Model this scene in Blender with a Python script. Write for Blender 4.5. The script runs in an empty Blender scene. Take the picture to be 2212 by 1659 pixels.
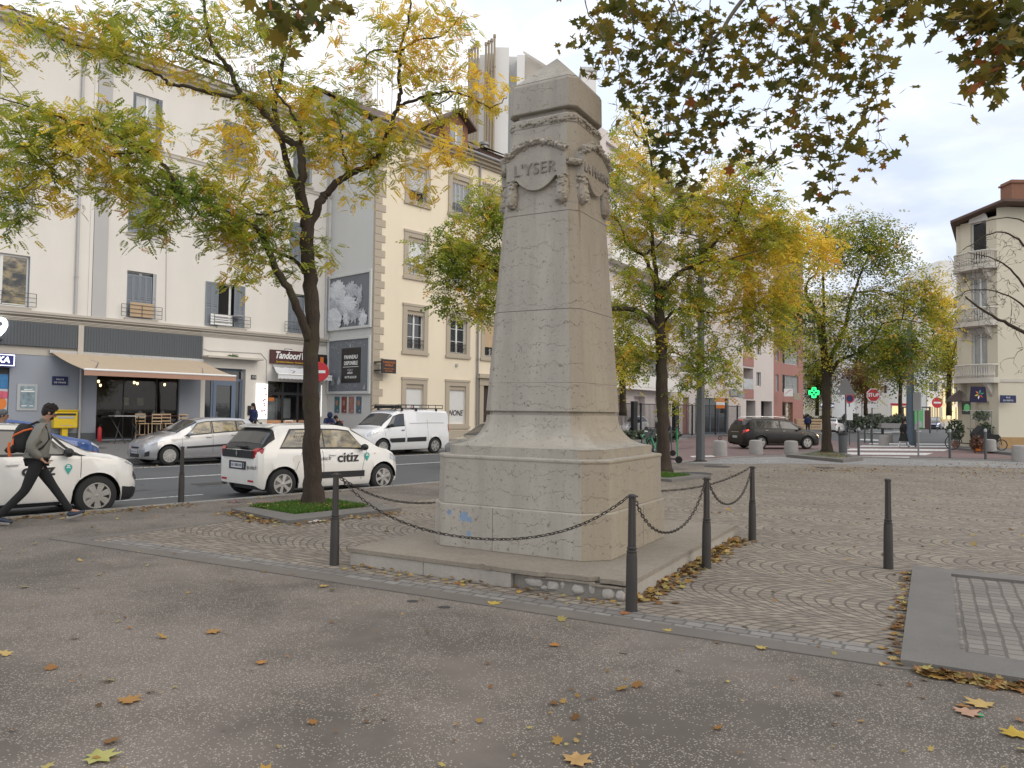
import bpy, math, random
import numpy as np
from mathutils import Vector, Matrix, Euler
random.seed(7)
rng = np.random.default_rng(7)
SC = bpy.context.scene
COL = SC.collection
rad = math.radians
FP, EYE, U0, V0 = 1640.0, 1.70, 1106.0, 829.5
MC = (Matrix.Rotation(rad(90) + math.atan(58.5 / FP), 3, 'X') @ Matrix.Rotation(rad(0.7), 3, 'Z'))
def ray(u, v):
 return MC @ Vector(((u - U0) / FP, -(v - V0) / FP, -1.0))
def G(u, v, z=0.0):
 "point of the horizontal plane z seen at (u, v)"
 d = ray(u, v); k = (z - EYE) / d.z
 return Vector((d.x * k, d.y * k, z))
def AY(u, v, Y):
 d = ray(u, v); k = Y / d.y
 return Vector((d.x * k, Y, EYE + d.z * k))
DS = Vector((0.667, 0.745, 0)).normalized()      # along the street
NS = Vector((-DS.y, DS.x, 0))                     # across the street, away from the square
SANG = math.atan2(DS.y, DS.x)
def FS(u, v, t):
 "(s, z) on the vertical plane at distance t across the street"
 d = ray(u, v); k = t / (d.x * NS.x + d.y * NS.y)
 p = Vector((d.x * k, d.y * k, 0))
 return p.dot(DS), EYE + d.z * k
def ST(s, t, z=0.0):
 p = DS * s + NS * t
 return Vector((p.x, p.y, z))
def lerp(a, b, f): return a + (b - a) * f
def tag(o, label=None, cat=None, group=None, kind=None):
 if label: o['label'] = label
 if cat: o['category'] = cat
 if group: o['group'] = group
 if kind: o['kind'] = kind
 return o
def thing(name, label, cat, loc=(0, 0, 0), rz=0.0, group=None):
 o = bpy.data.objects.new(name, None); COL.objects.link(o)
 o.location = loc; o.rotation_euler = (0, 0, rz)
 return tag(o, label, cat, group)
def children(o):
 return [c for c in bpy.data.objects if c.parent == o]
def copy_tree(o, parent=None):
 c = o.copy(); COL.objects.link(c); c.parent = parent
 for ch in children(o): copy_tree(ch, c)
 return c
def relabel(o, label, group=None):
 o['label'] = label
 if group: o['group'] = group
 return o
def setmat(o, old, new):
 "give a copied thing its own paint"
 for ch in [o] + children(o) + [g for c in children(o) for g in children(c)]:
  if ch.type == 'MESH':
   for i, sl in enumerate(ch.material_slots):
    if sl.material == old:
     sl.link = 'OBJECT'; sl.material = new
class MB:
 def __init__(s): s.v = []; s.f = []; s.m = []; s.x = Matrix.Identity(4)
 def add(s, vs, fs, mi=0):
  n = len(s.v)
  s.v += [tuple(s.x @ Vector(p)) for p in vs]
  for f in fs: s.f.append(tuple(n + i for i in f)); s.m.append(mi)
  return s
 def box(s, x0, x1, y0, y1, z0, z1, mi=0):
  vs = [(x, y, z) for z in (z0, z1) for y in (y0, y1) for x in (x0, x1)]
  return s.add(vs, [(0, 2, 3, 1), (4, 5, 7, 6), (0, 1, 5, 4), (2, 6, 7, 3), (0, 4, 6, 2), (1, 3, 7, 5)], mi)
 def cbox(s, c, sz, R=None, mi=0):
  h = [a / 2 for a in sz]; vs = []
  for z in (-1, 1):
   for y in (-1, 1):
    for x in (-1, 1):
     p = Vector((x * h[0], y * h[1], z * h[2]))
     if R is not None: p = R @ p
     vs.append(p + Vector(c))
  return s.add(vs, [(0, 2, 3, 1), (4, 5, 7, 6), (0, 1, 5, 4), (2, 6, 7, 3), (0, 4, 6, 2), (1, 3, 7, 5)], mi)
 def quad(s, a, b, c, d, mi=0): return s.add([a, b, c, d], [(0, 1, 2, 3)], mi)
 def poly(s, pts, z0, z1, mi=0, side=None):
  "prism of a plan polygon"
  n = len(pts)
  vs = [(p[0], p[1], z0) for p in pts] + [(p[0], p[1], z1) for p in pts]
  fs = [tuple(range(n - 1, -1, -1)), tuple(range(n, 2 * n))]
  s.add(vs, fs, mi)
  s.add(vs, [(i, (i + 1) % n, (i + 1) % n + n, i + n) for i in range(n)], mi if side is None else side)
  return s
 def prof(s, pts, y0, y1, mi=0):
  "prism of an x-z outline between two y"
  n = len(pts)
  vs = [(p[0], y0, p[1]) for p in pts] + [(p[0], y1, p[1]) for p in pts]
  fs = [tuple(range(n)), tuple(range(2 * n - 1, n - 1, -1))] + [((i + 1) % n, i, i + n, (i + 1) % n + n) for i in range(n)]
  return s.add(vs, fs, mi)
 def tube(s, pts, r, n=8, mi=0, cap=True):
  pts = [Vector(p) for p in pts]
  if not hasattr(r, '__len__'): r = [r] * len(pts)
  vs = []; up = None
  for i, p in enumerate(pts):
   t = (pts[min(i + 1, len(pts) - 1)] - pts[max(i - 1, 0)])
   t = t.normalized() if t.length > 1e-9 else Vector((0, 0, 1))
   if up is None:
    up = Vector((1, 0, 0)) if abs(t.x) < .8 else Vector((0, 1, 0))
   a = (up - t * up.dot(t))
   a = a.normalized() if a.length > 1e-6 else t.orthogonal().normalized()
   up = a; b = t.cross(a)
   for k in range(n):
    w = 2 * math.pi * k / n
    vs.append(p + (a * math.cos(w) + b * math.sin(w)) * r[i])
  fs = []
  for i in range(len(pts) - 1):
   for k in range(n):
    k2 = (k + 1) % n
    fs.append((i * n + k, i * n + k2, (i + 1) * n + k2, (i + 1) * n + k))
  if cap:
   fs.append(tuple(range(n - 1, -1, -1))); fs.append(tuple(range((len(pts) - 1) * n, len(pts) * n)))
  return s.add(vs, fs, mi)
 def lathe(s, prof, n=20, c=(0, 0, 0), axis='z', mi=0):
  vs = []
  for (r, h) in prof:
   for k in range(n):
    w = 2 * math.pi * k / n
    p = (r * math.cos(w), r * math.sin(w), h)
    if axis == 'y': p = (p[0], p[2], p[1])
    if axis == 'x': p = (p[2], p[0], p[1])
    vs.append((p[0] + c[0], p[1] + c[1], p[2] + c[2]))
  fs = []
  for i in range(len(prof) - 1):
   for k in range(n):
    k2 = (k + 1) % n
    q = (i * n + k, i * n + k2, (i + 1) * n + k2, (i + 1) * n + k)
    fs.append(q if axis != 'y' else q[::-1])
  fs.append(tuple(range(n - 1, -1, -1))); fs.append(tuple(range((len(prof) - 1) * n, len(prof) * n)))
  return s.add(vs, fs, mi)
 def ball(s, c, r, n=8, m=6, mi=0, sc=(1, 1, 1)):
  vs = [(c[0], c[1], c[2] - r * sc[2])]
  for i in range(1, m):
   ph = math.pi * i / m
   for k in range(n):
    w = 2 * math.pi * k / n
    vs.append((c[0] + r * sc[0] * math.sin(ph) * math.cos(w), c[1] + r * sc[1] * math.sin(ph) * math.sin(w), c[2] - r * sc[2] * math.cos(ph)))
  vs.append((c[0], c[1], c[2] + r * sc[2])); fs = []
  for k in range(n):
   fs.append((0, 1 + (k + 1) % n, 1 + k))
   fs.append((len(vs) - 1, 1 + (m - 2) * n + k, 1 + (m - 2) * n + (k + 1) % n))
  for i in range(m - 2):
   for k in range(n):
    fs.append((1 + i * n + k, 1 + i * n + (k + 1) % n, 1 + (i + 1) * n + (k + 1) % n, 1 + (i + 1) * n + k))
  return s.add(vs, fs, mi)
 def build(s, name, mats, parent=None, smooth=False, bevel=0.0, sharp=40, seg=1):
  me = bpy.data.meshes.new(name)
  me.from_pydata(s.v, [], s.f); me.validate(); me.update()
  if not isinstance(mats, (list, tuple)): mats = [mats]
  for m in mats: me.materials.append(m)
  if len(me.polygons) == len(s.m): me.polygons.foreach_set('material_index', s.m)
  if smooth:
   me.polygons.foreach_set('use_smooth', [True] * len(me.polygons))
   if sharp < 179: me.set_sharp_from_angle(angle=rad(sharp))
  o = bpy.data.objects.new(name, me); COL.objects.link(o)
  if parent is not None: o.parent = parent
  if bevel:
   b = o.modifiers.new('bevel', 'BEVEL'); b.width = bevel; b.segments = seg; b.limit_method = 'ANGLE'; b.angle_limit = rad(40)
  return o
def mesh_np(name, V, Fq, mat, parent=None, col=None, tri=False):
 "fast mesh from numpy arrays (quads, or triangles)"
 me = bpy.data.meshes.new(name); k = 3 if tri else 4
 me.vertices.add(len(V)); me.vertices.foreach_set('co', V.astype(np.float32).ravel())
 nf = len(Fq); me.loops.add(nf * k); me.loops.foreach_set('vertex_index', Fq.astype(np.int32).ravel())
 me.polygons.add(nf); me.polygons.foreach_set('loop_start', np.arange(0, nf * k, k, dtype=np.int32))
 me.update(calc_edges=True)
 if col is not None:
  at = me.color_attributes.new('tint', 'FLOAT_COLOR', 'POINT')
  at.data.foreach_set('color', np.concatenate([col, np.ones((len(col), 1))], 1).astype(np.float32).ravel())
 me.materials.append(mat)
 o = bpy.data.objects.new(name, me); COL.objects.link(o)
 if parent is not None: o.parent = parent
 return o
def text(name, s, size, mat, parent, loc, rot=(90, 0, 0), ext=.004, shear=0.0, off=0.0, align='CENTER', sx=1.0, space=1.0):
 cu = bpy.data.curves.new(name, 'FONT'); cu.body = s; cu.size = size; cu.extrude = ext
 cu.shear = shear; cu.offset = off; cu.align_x = align; cu.align_y = 'CENTER'; cu.resolution_u = 3; cu.space_character = space
 t = bpy.data.objects.new('tmp', cu); COL.objects.link(t)
 dg = bpy.context.evaluated_depsgraph_get(); dg.update()
 me = bpy.data.meshes.new_from_object(t.evaluated_get(dg)); me.name = name
 bpy.data.objects.remove(t)
 me.materials.clear(); me.materials.append(mat)
 o = bpy.data.objects.new(name, me); COL.objects.link(o)
 o.parent = parent; o.location = loc; o.rotation_euler = [rad(a) for a in rot]; o.scale = (sx, 1, 1)
 return o
def catmull(P, n=4):
 P = [Vector(p) for p in P]; out = []
 for i in range(len(P) - 1):
  p0 = P[max(i - 1, 0)]; p1 = P[i]; p2 = P[i + 1]; p3 = P[min(i + 2, len(P) - 1)]
  for k in range(n):
   t = k / n
   out.append(.5 * ((2 * p1) + (p2 - p0) * t + (2 * p0 - 5 * p1 + 4 * p2 - p3) * t * t + (3 * p1 - p0 - 3 * p2 + p3) * t ** 3))
 out.append(P[-1]); return out
class X:
 "tiny expression helper over math nodes"
 nt = None
 def __init__(s, k): s.k = k
 @staticmethod
 def op(name, *a):
  n = X.nt.nodes.new('ShaderNodeMath'); n.operation = name
  for i, v in enumerate(a):
   if isinstance(v, X): X.nt.links.new(v.k, n.inputs[i])
   else: n.inputs[i].default_value = float(v)
  return X(n.outputs[0])
 def __add__(s, o): return X.op('ADD', s, o)
 def __radd__(s, o): return X.op('ADD', o, s)
 def __sub__(s, o): return X.op('SUBTRACT', s, o)
 def __rsub__(s, o): return X.op('SUBTRACT', o, s)
 def __mul__(s, o): return X.op('MULTIPLY', s, o)
 def __rmul__(s, o): return X.op('MULTIPLY', o, s)
 def __truediv__(s, o): return X.op('DIVIDE', s, o)
 def fract(s): return X.op('FRACT', s)
 def floor(s): return X.op('FLOOR', s)
 def abs(s): return X.op('ABSOLUTE', s)
 def gt(s, o): return X.op('GREATER_THAN', s, o)
 def lt(s, o): return X.op('LESS_THAN', s, o)
 def max(s, o): return X.op('MAXIMUM', s, o)
 def min(s, o): return X.op('MINIMUM', s, o)
def smooth(x, a, b):
 n = X.nt.nodes.new('ShaderNodeMapRange'); n.interpolation_type = 'SMOOTHSTEP'
 X.nt.links.new(x.k, n.inputs['Value']); n.inputs['From Min'].default_value = a; n.inputs['From Max'].default_value = b
 return X(n.outputs['Result'])
def newmat(name):
 m = bpy.data.materials.new(name); m.use_nodes = True
 nt = m.node_tree; X.nt = nt
 b = nt.nodes['Principled BSDF']
 return m, nt, b
def coord(kind='Object'):
 nt = X.nt
 if kind == 'World':
  return nt.nodes.new('ShaderNodeNewGeometry').outputs['Position']
 return nt.nodes.new('ShaderNodeTexCoord').outputs[kind]
def mapping(vec, scale=(1, 1, 1), rot=(0, 0, 0), loc=(0, 0, 0)):
 n = X.nt.nodes.new('ShaderNodeMapping'); X.nt.links.new(vec, n.inputs[0])
 n.inputs['Scale'].default_value = scale; n.inputs['Rotation'].default_value = rot; n.inputs['Location'].default_value = loc
 return n.outputs[0]
def noise(vec, scale, detail=4, rough=.55, dist=0.0):
 n = X.nt.nodes.new('ShaderNodeTexNoise'); X.nt.links.new(vec, n.inputs['Vector'])
 n.inputs['Scale'].default_value = scale; n.inputs['Detail'].default_value = detail
 n.inputs['Roughness'].default_value = rough; n.inputs['Distortion'].default_value = dist
 return X(n.outputs[0])
def voro(vec, scale, feat='F1', rnd=1.0, out='Distance'):
 n = X.nt.nodes.new('ShaderNodeTexVoronoi'); n.feature = feat; X.nt.links.new(vec, n.inputs['Vector'])
 n.inputs['Scale'].default_value = scale; n.inputs['Randomness'].default_value = rnd
 return X(n.outputs[out]) if out == 'Distance' else n.outputs[out]
def xyz(vec):
 n = X.nt.nodes.new('ShaderNodeSeparateXYZ'); X.nt.links.new(vec, n.inputs[0])
 return X(n.outputs[0]), X(n.outputs[1]), X(n.outputs[2])
def comb(x, y, z):
 n = X.nt.nodes.new('ShaderNodeCombineXYZ')
 for i, v in enumerate((x, y, z)):
  if isinstance(v, X): X.nt.links.new(v.k, n.inputs[i])
  else: n.inputs[i].default_value = v
 return n.outputs[0]
def white(vec):
 n = X.nt.nodes.new('ShaderNodeTexWhiteNoise'); X.nt.links.new(vec, n.inputs['Vector'])
 return X(n.outputs['Value'])
def mix(f, a, b, mode='MIX'):
 n = X.nt.nodes.new('ShaderNodeMix'); n.data_type = 'RGBA'; n.blend_type = mode; n.clamp_factor = True
 for i, v in ((0, f), (6, a), (7, b)):
  if isinstance(v, X): X.nt.links.new(v.k, n.inputs[i])
  elif hasattr(v, 'is_linked'): X.nt.links.new(v, n.inputs[i])
  elif i == 0: n.inputs[i].default_value = v
  else: n.inputs[i].default_value = (*v[:3], 1)
 return n.outputs[2]
def gain(col, f):
 "multiply a colour by a grey factor (X)"
 return mix(1.0, col, comb(f, f, f), 'MULTIPLY')
def setb(b, col=None, rough=None, metal=None, spec=None, coat=None):
 for key, v in (('Base Color', col), ('Roughness', rough), ('Metallic', metal), ('Specular IOR Level', spec), ('Coat Weight', coat)):
  if v is None: continue
  i = b.inputs[key]
  if isinstance(v, X): X.nt.links.new(v.k, i)
  elif hasattr(v, 'is_linked'): X.nt.links.new(v, i)
  elif key == 'Base Color': i.default_value = (*v[:3], 1)
  else: i.default_value = v
def bump(b, h, strength=.3, dist=.01):
 n = X.nt.nodes.new('ShaderNodeBump'); X.nt.links.new(h.k, n.inputs['Height'])
 n.inputs['Strength'].default_value = strength; n.inputs['Distance'].default_value = dist
 X.nt.links.new(n.outputs[0], b.inputs['Normal'])
def pm(name, col, rough=.6, metal=0.0, var=.12, scale=4.0, bmp=0.0, bsc=60.0, spec=.5, coat=0.0, fine=.05):
 m, nt, b = newmat(name); c = coord()
 a = noise(c, scale, 5); f = noise(c, scale * 13, 3)
 k = (a - .5) * (2 * var) + (f - .5) * (2 * fine) + 1.0
 setb(b, gain(col, k), rough, metal, spec, coat)
 X.nt.links.new(((a - .5) * .25 + rough).k, b.inputs['Roughness'])
 if bmp: bump(b, noise(c, bsc, 4), bmp, .004)
 return m
def emat(name, col, s):
 m, nt, b = newmat(name); setb(b, col, .5)
 b.inputs['Emission Color'].default_value = (*col, 1); b.inputs['Emission Strength'].default_value = s
 return m
M = {}
MA = Vector((.8725, -.4886, 0)); MBv = Vector((.4886, .8725, 0)); MANG = math.atan2(MA.y, MA.x)
def m_square():
 m, nt, b = newmat('pebbled_asphalt'); c = coord('World')
 big = noise(c, .55, 4, .6); mid = noise(c, 2.3, 4); fine = noise(c, 160, 2)
 cells = white(mapping(voro(c, 92, out='Position'), (1, 1, 1)))
 d = voro(c, 92)
 dens = smooth(big * .6 + mid * .4, .41, .58)
 peb = d.lt(cells * .34 + .14) * cells.gt(.985 - dens * .70)
 base = mix(smooth(noise(mapping(c, loc=(7, 1, 0)), .7, 6, .6), .35, .65), (.098, .082, .067), (.172, .145, .120))
 base = gain(base, fine * .45 + .78)
 tan = smooth(noise(mapping(c, loc=(4, 9, 0)), .9, 3), .64, .78) * .35
 base = mix(tan, base, (.22, .145, .085))
 crack = (voro(mapping(c, (1, 1, 1)), .16, 'DISTANCE_TO_EDGE')).lt(.003) * noise(c, 1.3).gt(.56)
 base = mix(crack * .4, base, (.06, .055, .05))
 col = mix(peb * .52, base, gain((.54, .475, .40), cells * .7 + .45))
 setb(b, col, .82); bump(b, peb * .6 + fine * .5, .5, .004)
 return m
def m_cobble():
 m, nt, b = newmat('fan_cobbles'); c = coord('World'); x, y, z = xyz(c)
 wob = (noise(c, 1.1, 3) - .5) * .10
 p = x * MA.x + y * MA.y + wob; q = x * MBv.x + y * MBv.y + 40.0 + (noise(c, 1.7, 2) - .5) * .08
 W = 1.42; big_ = noise(c, 1.6, 3)
 xi = (q / W).fract() - .5
 cc = (p + 60.0 - xi * xi * 2.3) / .128
 row = cc.floor(); fr = cc.fract()
 ln = q / .105 + white(comb(row, (q / W).floor(), 0)) * .9
 fl = ln.fract(); cell = ln.floor()
 rnd = white(comb(row, cell, 3.0))
 jx = (fr - .5).abs(); jl = (fl - .5).abs()
 joint = smooth(jx, .36, .46).max(smooth(jl, .36, .46)) * (big_ * .8 + .45)
 n2 = noise(c, 45, 3); big = noise(c, .8, 4)
 st = mix(rnd, (.195, .165, .13), (.30, .255, .20))
 st = gain(st, n2 * .5 + .75); st = gain(st, big * .7 + .66)
 col = mix(joint * .85, st, gain((.075, .058, .045), big + .5))
 setb(b, col, .8); bump(b, (1.0 - joint) + n2 * .25, .8, .012)
 return m
def m_rowcobble(ang, name, w=.16, h=.11, col0=(.17, .155, .14), col1=(.25, .235, .215)):
 m, nt, b = newmat(name); c = coord('World'); x, y, z = xyz(c)
 ca, sa = math.cos(ang), math.sin(ang)
 wb = (noise(c, 3.0, 3) - .5) * .05; p = x * ca + y * sa + 50.0 + wb; q = y * ca - x * sa + 50.0 + wb
 row = (q / h).floor(); fr = ((q / h).fract() - .5).abs()
 ln = p / w + white(comb(row, 0, 1)); fl = (ln.fract() - .5).abs()
 rnd = white(comb(row, ln.floor(), 3.0))
 joint = smooth(fr, .36, .45).max(smooth(fl, .40, .47)) * .75
 n2 = noise(c, 50, 3); big = noise(c, .9, 3)
 st = gain(gain(mix(rnd, col0, col1), n2 * .5 + .75), big * .5 + .75)
 setb(b, mix(joint * .85, st, (.07, .06, .048)), .8); bump(b, (1.0 - joint) + n2 * .25, .7, .01)
 return m
def m_granite(name, col, sp=.35, sc=140):
 m, nt, b = newmat(name); c = coord('World')
 a = noise(c, sc, 3, .7); w = noise(c, 1.2, 4); s = noise(c, 7, 4)
 k = (a - .5) * sp * 2 + (w - .5) * .5 + (s - .5) * .25 + 1.0
 setb(b, gain(col, k), .75); bump(b, a, .3, .003)
 return m
def m_road(name, col, mark=.0):
 m, nt, b = newmat(name); c = coord('World')
 a = noise(c, 120, 2, .7); w = noise(c, .35, 4); tr = noise(mapping(c, (.15, 2.2, 1), (0, 0, -SANG)), 1.0, 3)
 crack = voro(mapping(c, (1, 1, 1)), .22, 'DISTANCE_TO_EDGE').lt(.008) * noise(c, .9).gt(.52)
 k = (a - .5) * .6 + (w - .5) * .5 + (tr - .5) * .35 + 1.0
 setb(b, mix(crack * .6, gain(col, k), (.03, .03, .03)), .78); bump(b, a, .4, .004)
 return m
def m_paint(name, col, wear=.5):
 m, nt, b = newmat(name); c = coord('World')
 w = smooth(noise(c, 14, 5, .7), wear - .06, wear + .10)
 setb(b, mix(w, (.10, .10, .10), col), .7); return m
def m_plaster(name, col, var=.07, streak=.10, rough=.85):
 m, nt, b = newmat(name); c = coord()
 a = noise(c, .5, 5, .6); f = noise(c, 40, 3); st = noise(mapping(c, (1.1, 1.1, .22)), 1.0, 5, .6)
 k = (a - .5) * (2 * var) + (f - .5) * .06 + (st - .5) * (2 * streak) + 1.0
 setb(b, gain(col, k), rough); bump(b, f, .15, .003)
 return m
def m_stone():
 m, nt, b = newmat('monument_limestone'); c = coord(); x, y, z = xyz(c)
 a = noise(c, 1.4, 5, .62); f = noise(c, 90, 3, .7); pit = noise(c, 26, 3, .7, .3)
 st = noise(mapping(c, (5, 5, .25)), 1.0, 4, .6)
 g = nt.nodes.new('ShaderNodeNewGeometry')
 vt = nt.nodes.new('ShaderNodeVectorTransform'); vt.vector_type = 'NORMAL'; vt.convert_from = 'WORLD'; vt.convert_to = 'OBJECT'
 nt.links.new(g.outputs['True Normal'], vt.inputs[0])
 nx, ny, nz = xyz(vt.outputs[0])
 warm = smooth(nx, .15, .8) * smooth(st * .5 + a * .5, .12, .5)  # patina on one side, part of its tone is warm light painted in
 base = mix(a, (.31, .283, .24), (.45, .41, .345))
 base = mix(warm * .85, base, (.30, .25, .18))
 base = gain(base, (f - .5) * .4 + (st - .5) * .55 + 1.0)
 pits = smooth(pit, .61, .68); base = mix(pits * .6, base, (.14, .11, .08))
 zz = (z * 4.3 + (noise(mapping(c, (1, 1, .6)), 2.6, 5, .65) - .5) * 2.1).fract()
 cr = smooth((zz - .5).abs(), .016, .003) * smooth(noise(c, 1.9, 3), .42, .56)
 cr2 = voro(mapping(c, (3.2, 3.2, 11)), 1.3, 'DISTANCE_TO_EDGE').lt(.02) * noise(c, 4.3).gt(.66)
 base = mix(cr * .75, base, (.12, .09, .065)); base = mix(cr2 * .25, base, (.16, .13, .10))
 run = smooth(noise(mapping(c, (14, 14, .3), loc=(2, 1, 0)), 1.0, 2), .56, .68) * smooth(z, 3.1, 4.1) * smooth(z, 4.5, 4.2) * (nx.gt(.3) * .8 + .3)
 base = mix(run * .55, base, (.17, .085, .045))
 def blot(cx, cz, r):
  dx = (x - cx + (f - .5) * .02) / r; dz = (z - cz + (noise(c, 22, 3) - .5) * .05) / r
  return smooth((dx * dx + dz * dz), 1.0, .5) * ny.lt(-.7)
 bl = blot(-.74, .56, .035).max(blot(-.55, .53, .065)).max(blot(-.47, .50, .04)).max(blot(-.48, .35, .035))
 base = mix(bl * smooth(f, .35, .55) * .75, base, (.10, .27, .52))
 setb(b, base, .88)
 bump(b, f * .35 + pit * .5 - cr * 1.2 - pits * .8, .55, .012)
 return m
def m_bark(name, c0, c1):
 m, nt, b = newmat(name); c = coord()
 a = noise(mapping(c, (9, 9, 1.6)), 1.6, 5, .7); f = noise(c, 30, 4); mo = smooth(noise(c, 1.3, 3), .5, .7)
 col = mix(a, c0, c1); col = gain(col, f * .6 + .7); col = mix(mo * .25, col, (.11, .12, .04))
 setb(b, col, .9); bump(b, a + f * .4, .9, .03); return m
def m_leaf(name, tr=.45, rough=.55, gainv=1.0):
 m, nt, b = newmat(name)
 at = nt.nodes.new('ShaderNodeVertexColor'); at.layer_name = 'tint'
 setb(b, at.outputs[0], rough, spec=.25)
 t = nt.nodes.new('ShaderNodeBsdfTranslucent'); nt.links.new(at.outputs[0], t.inputs[0])
 mx = nt.nodes.new('ShaderNodeMixShader'); mx.inputs[0].default_value = tr
 out = nt.nodes['Material Output']
 nt.links.new(b.outputs[0], mx.inputs[1]); nt.links.new(t.outputs[0], mx.inputs[2]); nt.links.new(mx.outputs[0], out.inputs[0])
 return m
def m_glass(name, tint=(.55, .6, .6), spec=.06):
 "a clear pane: see-through with a mirror-like sheen"
 m, nt, b = newmat(name); nt.nodes.remove(b)
 tr = nt.nodes.new('ShaderNodeBsdfTransparent'); tr.inputs[0].default_value = (*tint, 1)
 gl = nt.nodes.new('ShaderNodeBsdfGlossy'); gl.inputs['Roughness'].default_value = .02
 fr = nt.nodes.new('ShaderNodeFresnel'); fr.inputs[0].default_value = 1.5
 mx = nt.nodes.new('ShaderNodeMixShader'); out = nt.nodes['Material Output']
 nt.links.new(fr.outputs[0], mx.inputs[0]); nt.links.new(tr.outputs[0], mx.inputs[1]); nt.links.new(gl.outputs[0], mx.inputs[2])
 nt.links.new(mx.outputs[0], out.inputs[0]); return m
def m_carpaint(name, col, metal=0.0, dirt=.06, rough=.28):
 m, nt, b = newmat(name); c = coord(); x, y, z = xyz(c)
 a = noise(c, 3, 4); d = smooth(z, .55, .15) * noise(c, 9, 3)
 col2 = mix(d * dirt * 5, gain(col, (a - .5) * .08 + 1.0), (.18, .15, .12))
 setb(b, col2, rough, metal, .5, 1.0); b.inputs['Coat Roughness'].default_value = .04
 return m
def m_wglass():
 m, nt, b = newmat('window_glass_painted_reflection'); c = coord()
 a = smooth(noise(mapping(c, (1, 1, 1.6)), 2.6, 5, .6, .3), .36, .66)  # warm blotches: reflections of buildings and trees painted into the glass colour
 setb(b, mix(a, (.02, .02, .018), (.34, .27, .14)), .05, spec=.9); return m
M['square'] = m_square(); M['cobble'] = m_cobble()
M['brow'] = m_rowcobble(MANG, 'border_cobbles', .17, .12)
M['plcob'] = m_rowcobble(math.atan2(.872, .49) , 'planter_cobbles', .10, .17)
M['strip'] = m_granite('granite_strip', (.15, .132, .112), .35)
M['kerb'] = m_granite('granite_kerb', (.27, .26, .245), .25)
M['slabg'] = m_granite('grey_granite', (.155, .143, .128), .55)
M['road'] = m_road('road_asphalt', (.095, .098, .10))
M['redroad'] = m_road('red_asphalt', (.19, .125, .115))
M['walk'] = m_road('pavement_asphalt', (.17, .165, .16))
M['lightpave'] = m_rowcobble(.1, 'light_setts', .14, .12, (.25, .245, .24), (.34, .335, .33))
M['mark'] = m_paint('road_paint', (.72, .72, .70), .40)
M['pink'] = m_paint('pink_spray', (.75, .16, .2), .52)
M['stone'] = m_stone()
M['slabs'] = m_granite('limestone_slab', (.36, .33, .285), .25, 40)
M['slabt'] = m_granite('limestone_slab_top', (.25, .215, .17), .4, 30)
M['rubble'] = m_granite('rubble_stone', (.42, .39, .35), .35, 18)
M['mortar'] = m_granite('rubble_mortar', (.22, .20, .175), .4, 50)
M['bark'] = m_bark('ash_bark', (.018, .012, .008), (.075, .052, .034))
M['bark2'] = m_bark('plane_bark', (.07, .06, .045), (.20, .18, .14))
M['leaf'] = m_leaf('leaf', .5); M['pleaf'] = m_leaf('plane_leaf', .42); M['litter'] = m_leaf('dry_leaf', .15, .7)
M['grass'] = m_leaf('grass_blade', .3)
M['soil'] = m_granite('soil', (.06, .075, .03), .5, 40)
M['iron'] = pm('dark_cast_iron', (.055, .05, .046), .5, .3, .2, 6, .25, 90)
M['chain'] = pm('rusty_chain', (.06, .05, .042), .6, .5, .3, 20)
M['pole'] = pm('grey_painted_steel', (.10, .105, .11), .45, .2, .1)
M['bluepole'] = pm('blue_grey_steel', (.11, .15, .19), .45, .2, .1)
M['concrete'] = pm('concrete', (.33, .31, .29), .85, 0, .2, 6, .3, 60)
M['white_wall'] = m_plaster('off_white_render', (.73, .695, .635), .06, .09)
M['grey_wall'] = m_plaster('grey_blue_render', (.30, .325, .37), .06, .05)
M['gable'] = m_plaster('grey_render', (.60, .60, .575), .04, .05)
M['dgrey'] = m_plaster('dark_grey_cladding', (.105, .115, .125), .05, .05)
M['band'] = m_plaster('grey_band', (.47, .46, .45), .05, .05)
M['cornice'] = m_plaster('concrete_cornice', (.50, .46, .40), .08, .08)
M['cream'] = m_plaster('cream_render', (.78, .685, .53), .05, .06)
M['cream_trim'] = m_plaster('brown_stone_trim', (.43, .37, .29), .06, .05)
M['pinkwall'] = m_plaster('pinkish_render', (.62, .56, .53), .06, .06)
M['redwall'] = m_plaster('salmon_render', (.36, .18, .155), .06, .06)
M['yellowwall'] = m_plaster('pale_yellow_render', (.64, .585, .46), .05, .05)
M['yellowtrim'] = m_plaster('balcony_stone', (.56, .52, .45), .08, .1)
M['whitefar'] = m_plaster('far_white_render', (.80, .78, .74), .04, .04)
M['roof'] = pm('clay_tiles', (.12, .075, .058), .85, 0, .35, 5, .4, 30)
M['brick'] = pm('red_brick', (.24, .115, .07), .85, 0, .25, 12, .3, 40)
M['zinc'] = pm('zinc_gutter', (.28, .27, .27), .5, .5, .1)
M['pipe'] = pm('drain_pipe', (.45, .44, .43), .5, .1, .1)
M['flue'] = pm('steel_flue', (.30, .235, .15), .5, .3, .12)
M['shutter'] = pm('blue_grey_shutter', (.21, .235, .265), .55, 0, .08)
M['shutter2'] = pm('light_grey_shutter', (.42, .43, .44), .5, 0, .06)
M['wshut'] = pm('white_roller_shutter', (.75, .75, .73), .5, 0, .05)
M['frame'] = pm('white_window_frame', (.72, .72, .70), .4, 0, .04)
M['wood'] = pm('pale_wood_panel', (.50, .36, .22), .7, 0, .15, 3)
M['dwood'] = pm('dark_wood_door', (.045, .028, .02), .5, 0, .2)
M['blueframe'] = pm('blue_grey_door_frame', (.14, .19, .27), .45, 0, .06)
M['black'] = pm('black_plastic', (.018, .018, .02), .45, 0, .1)
M['dark'] = pm('dark_interior', (.012, .011, .010), .9, 0, .2)
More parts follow.
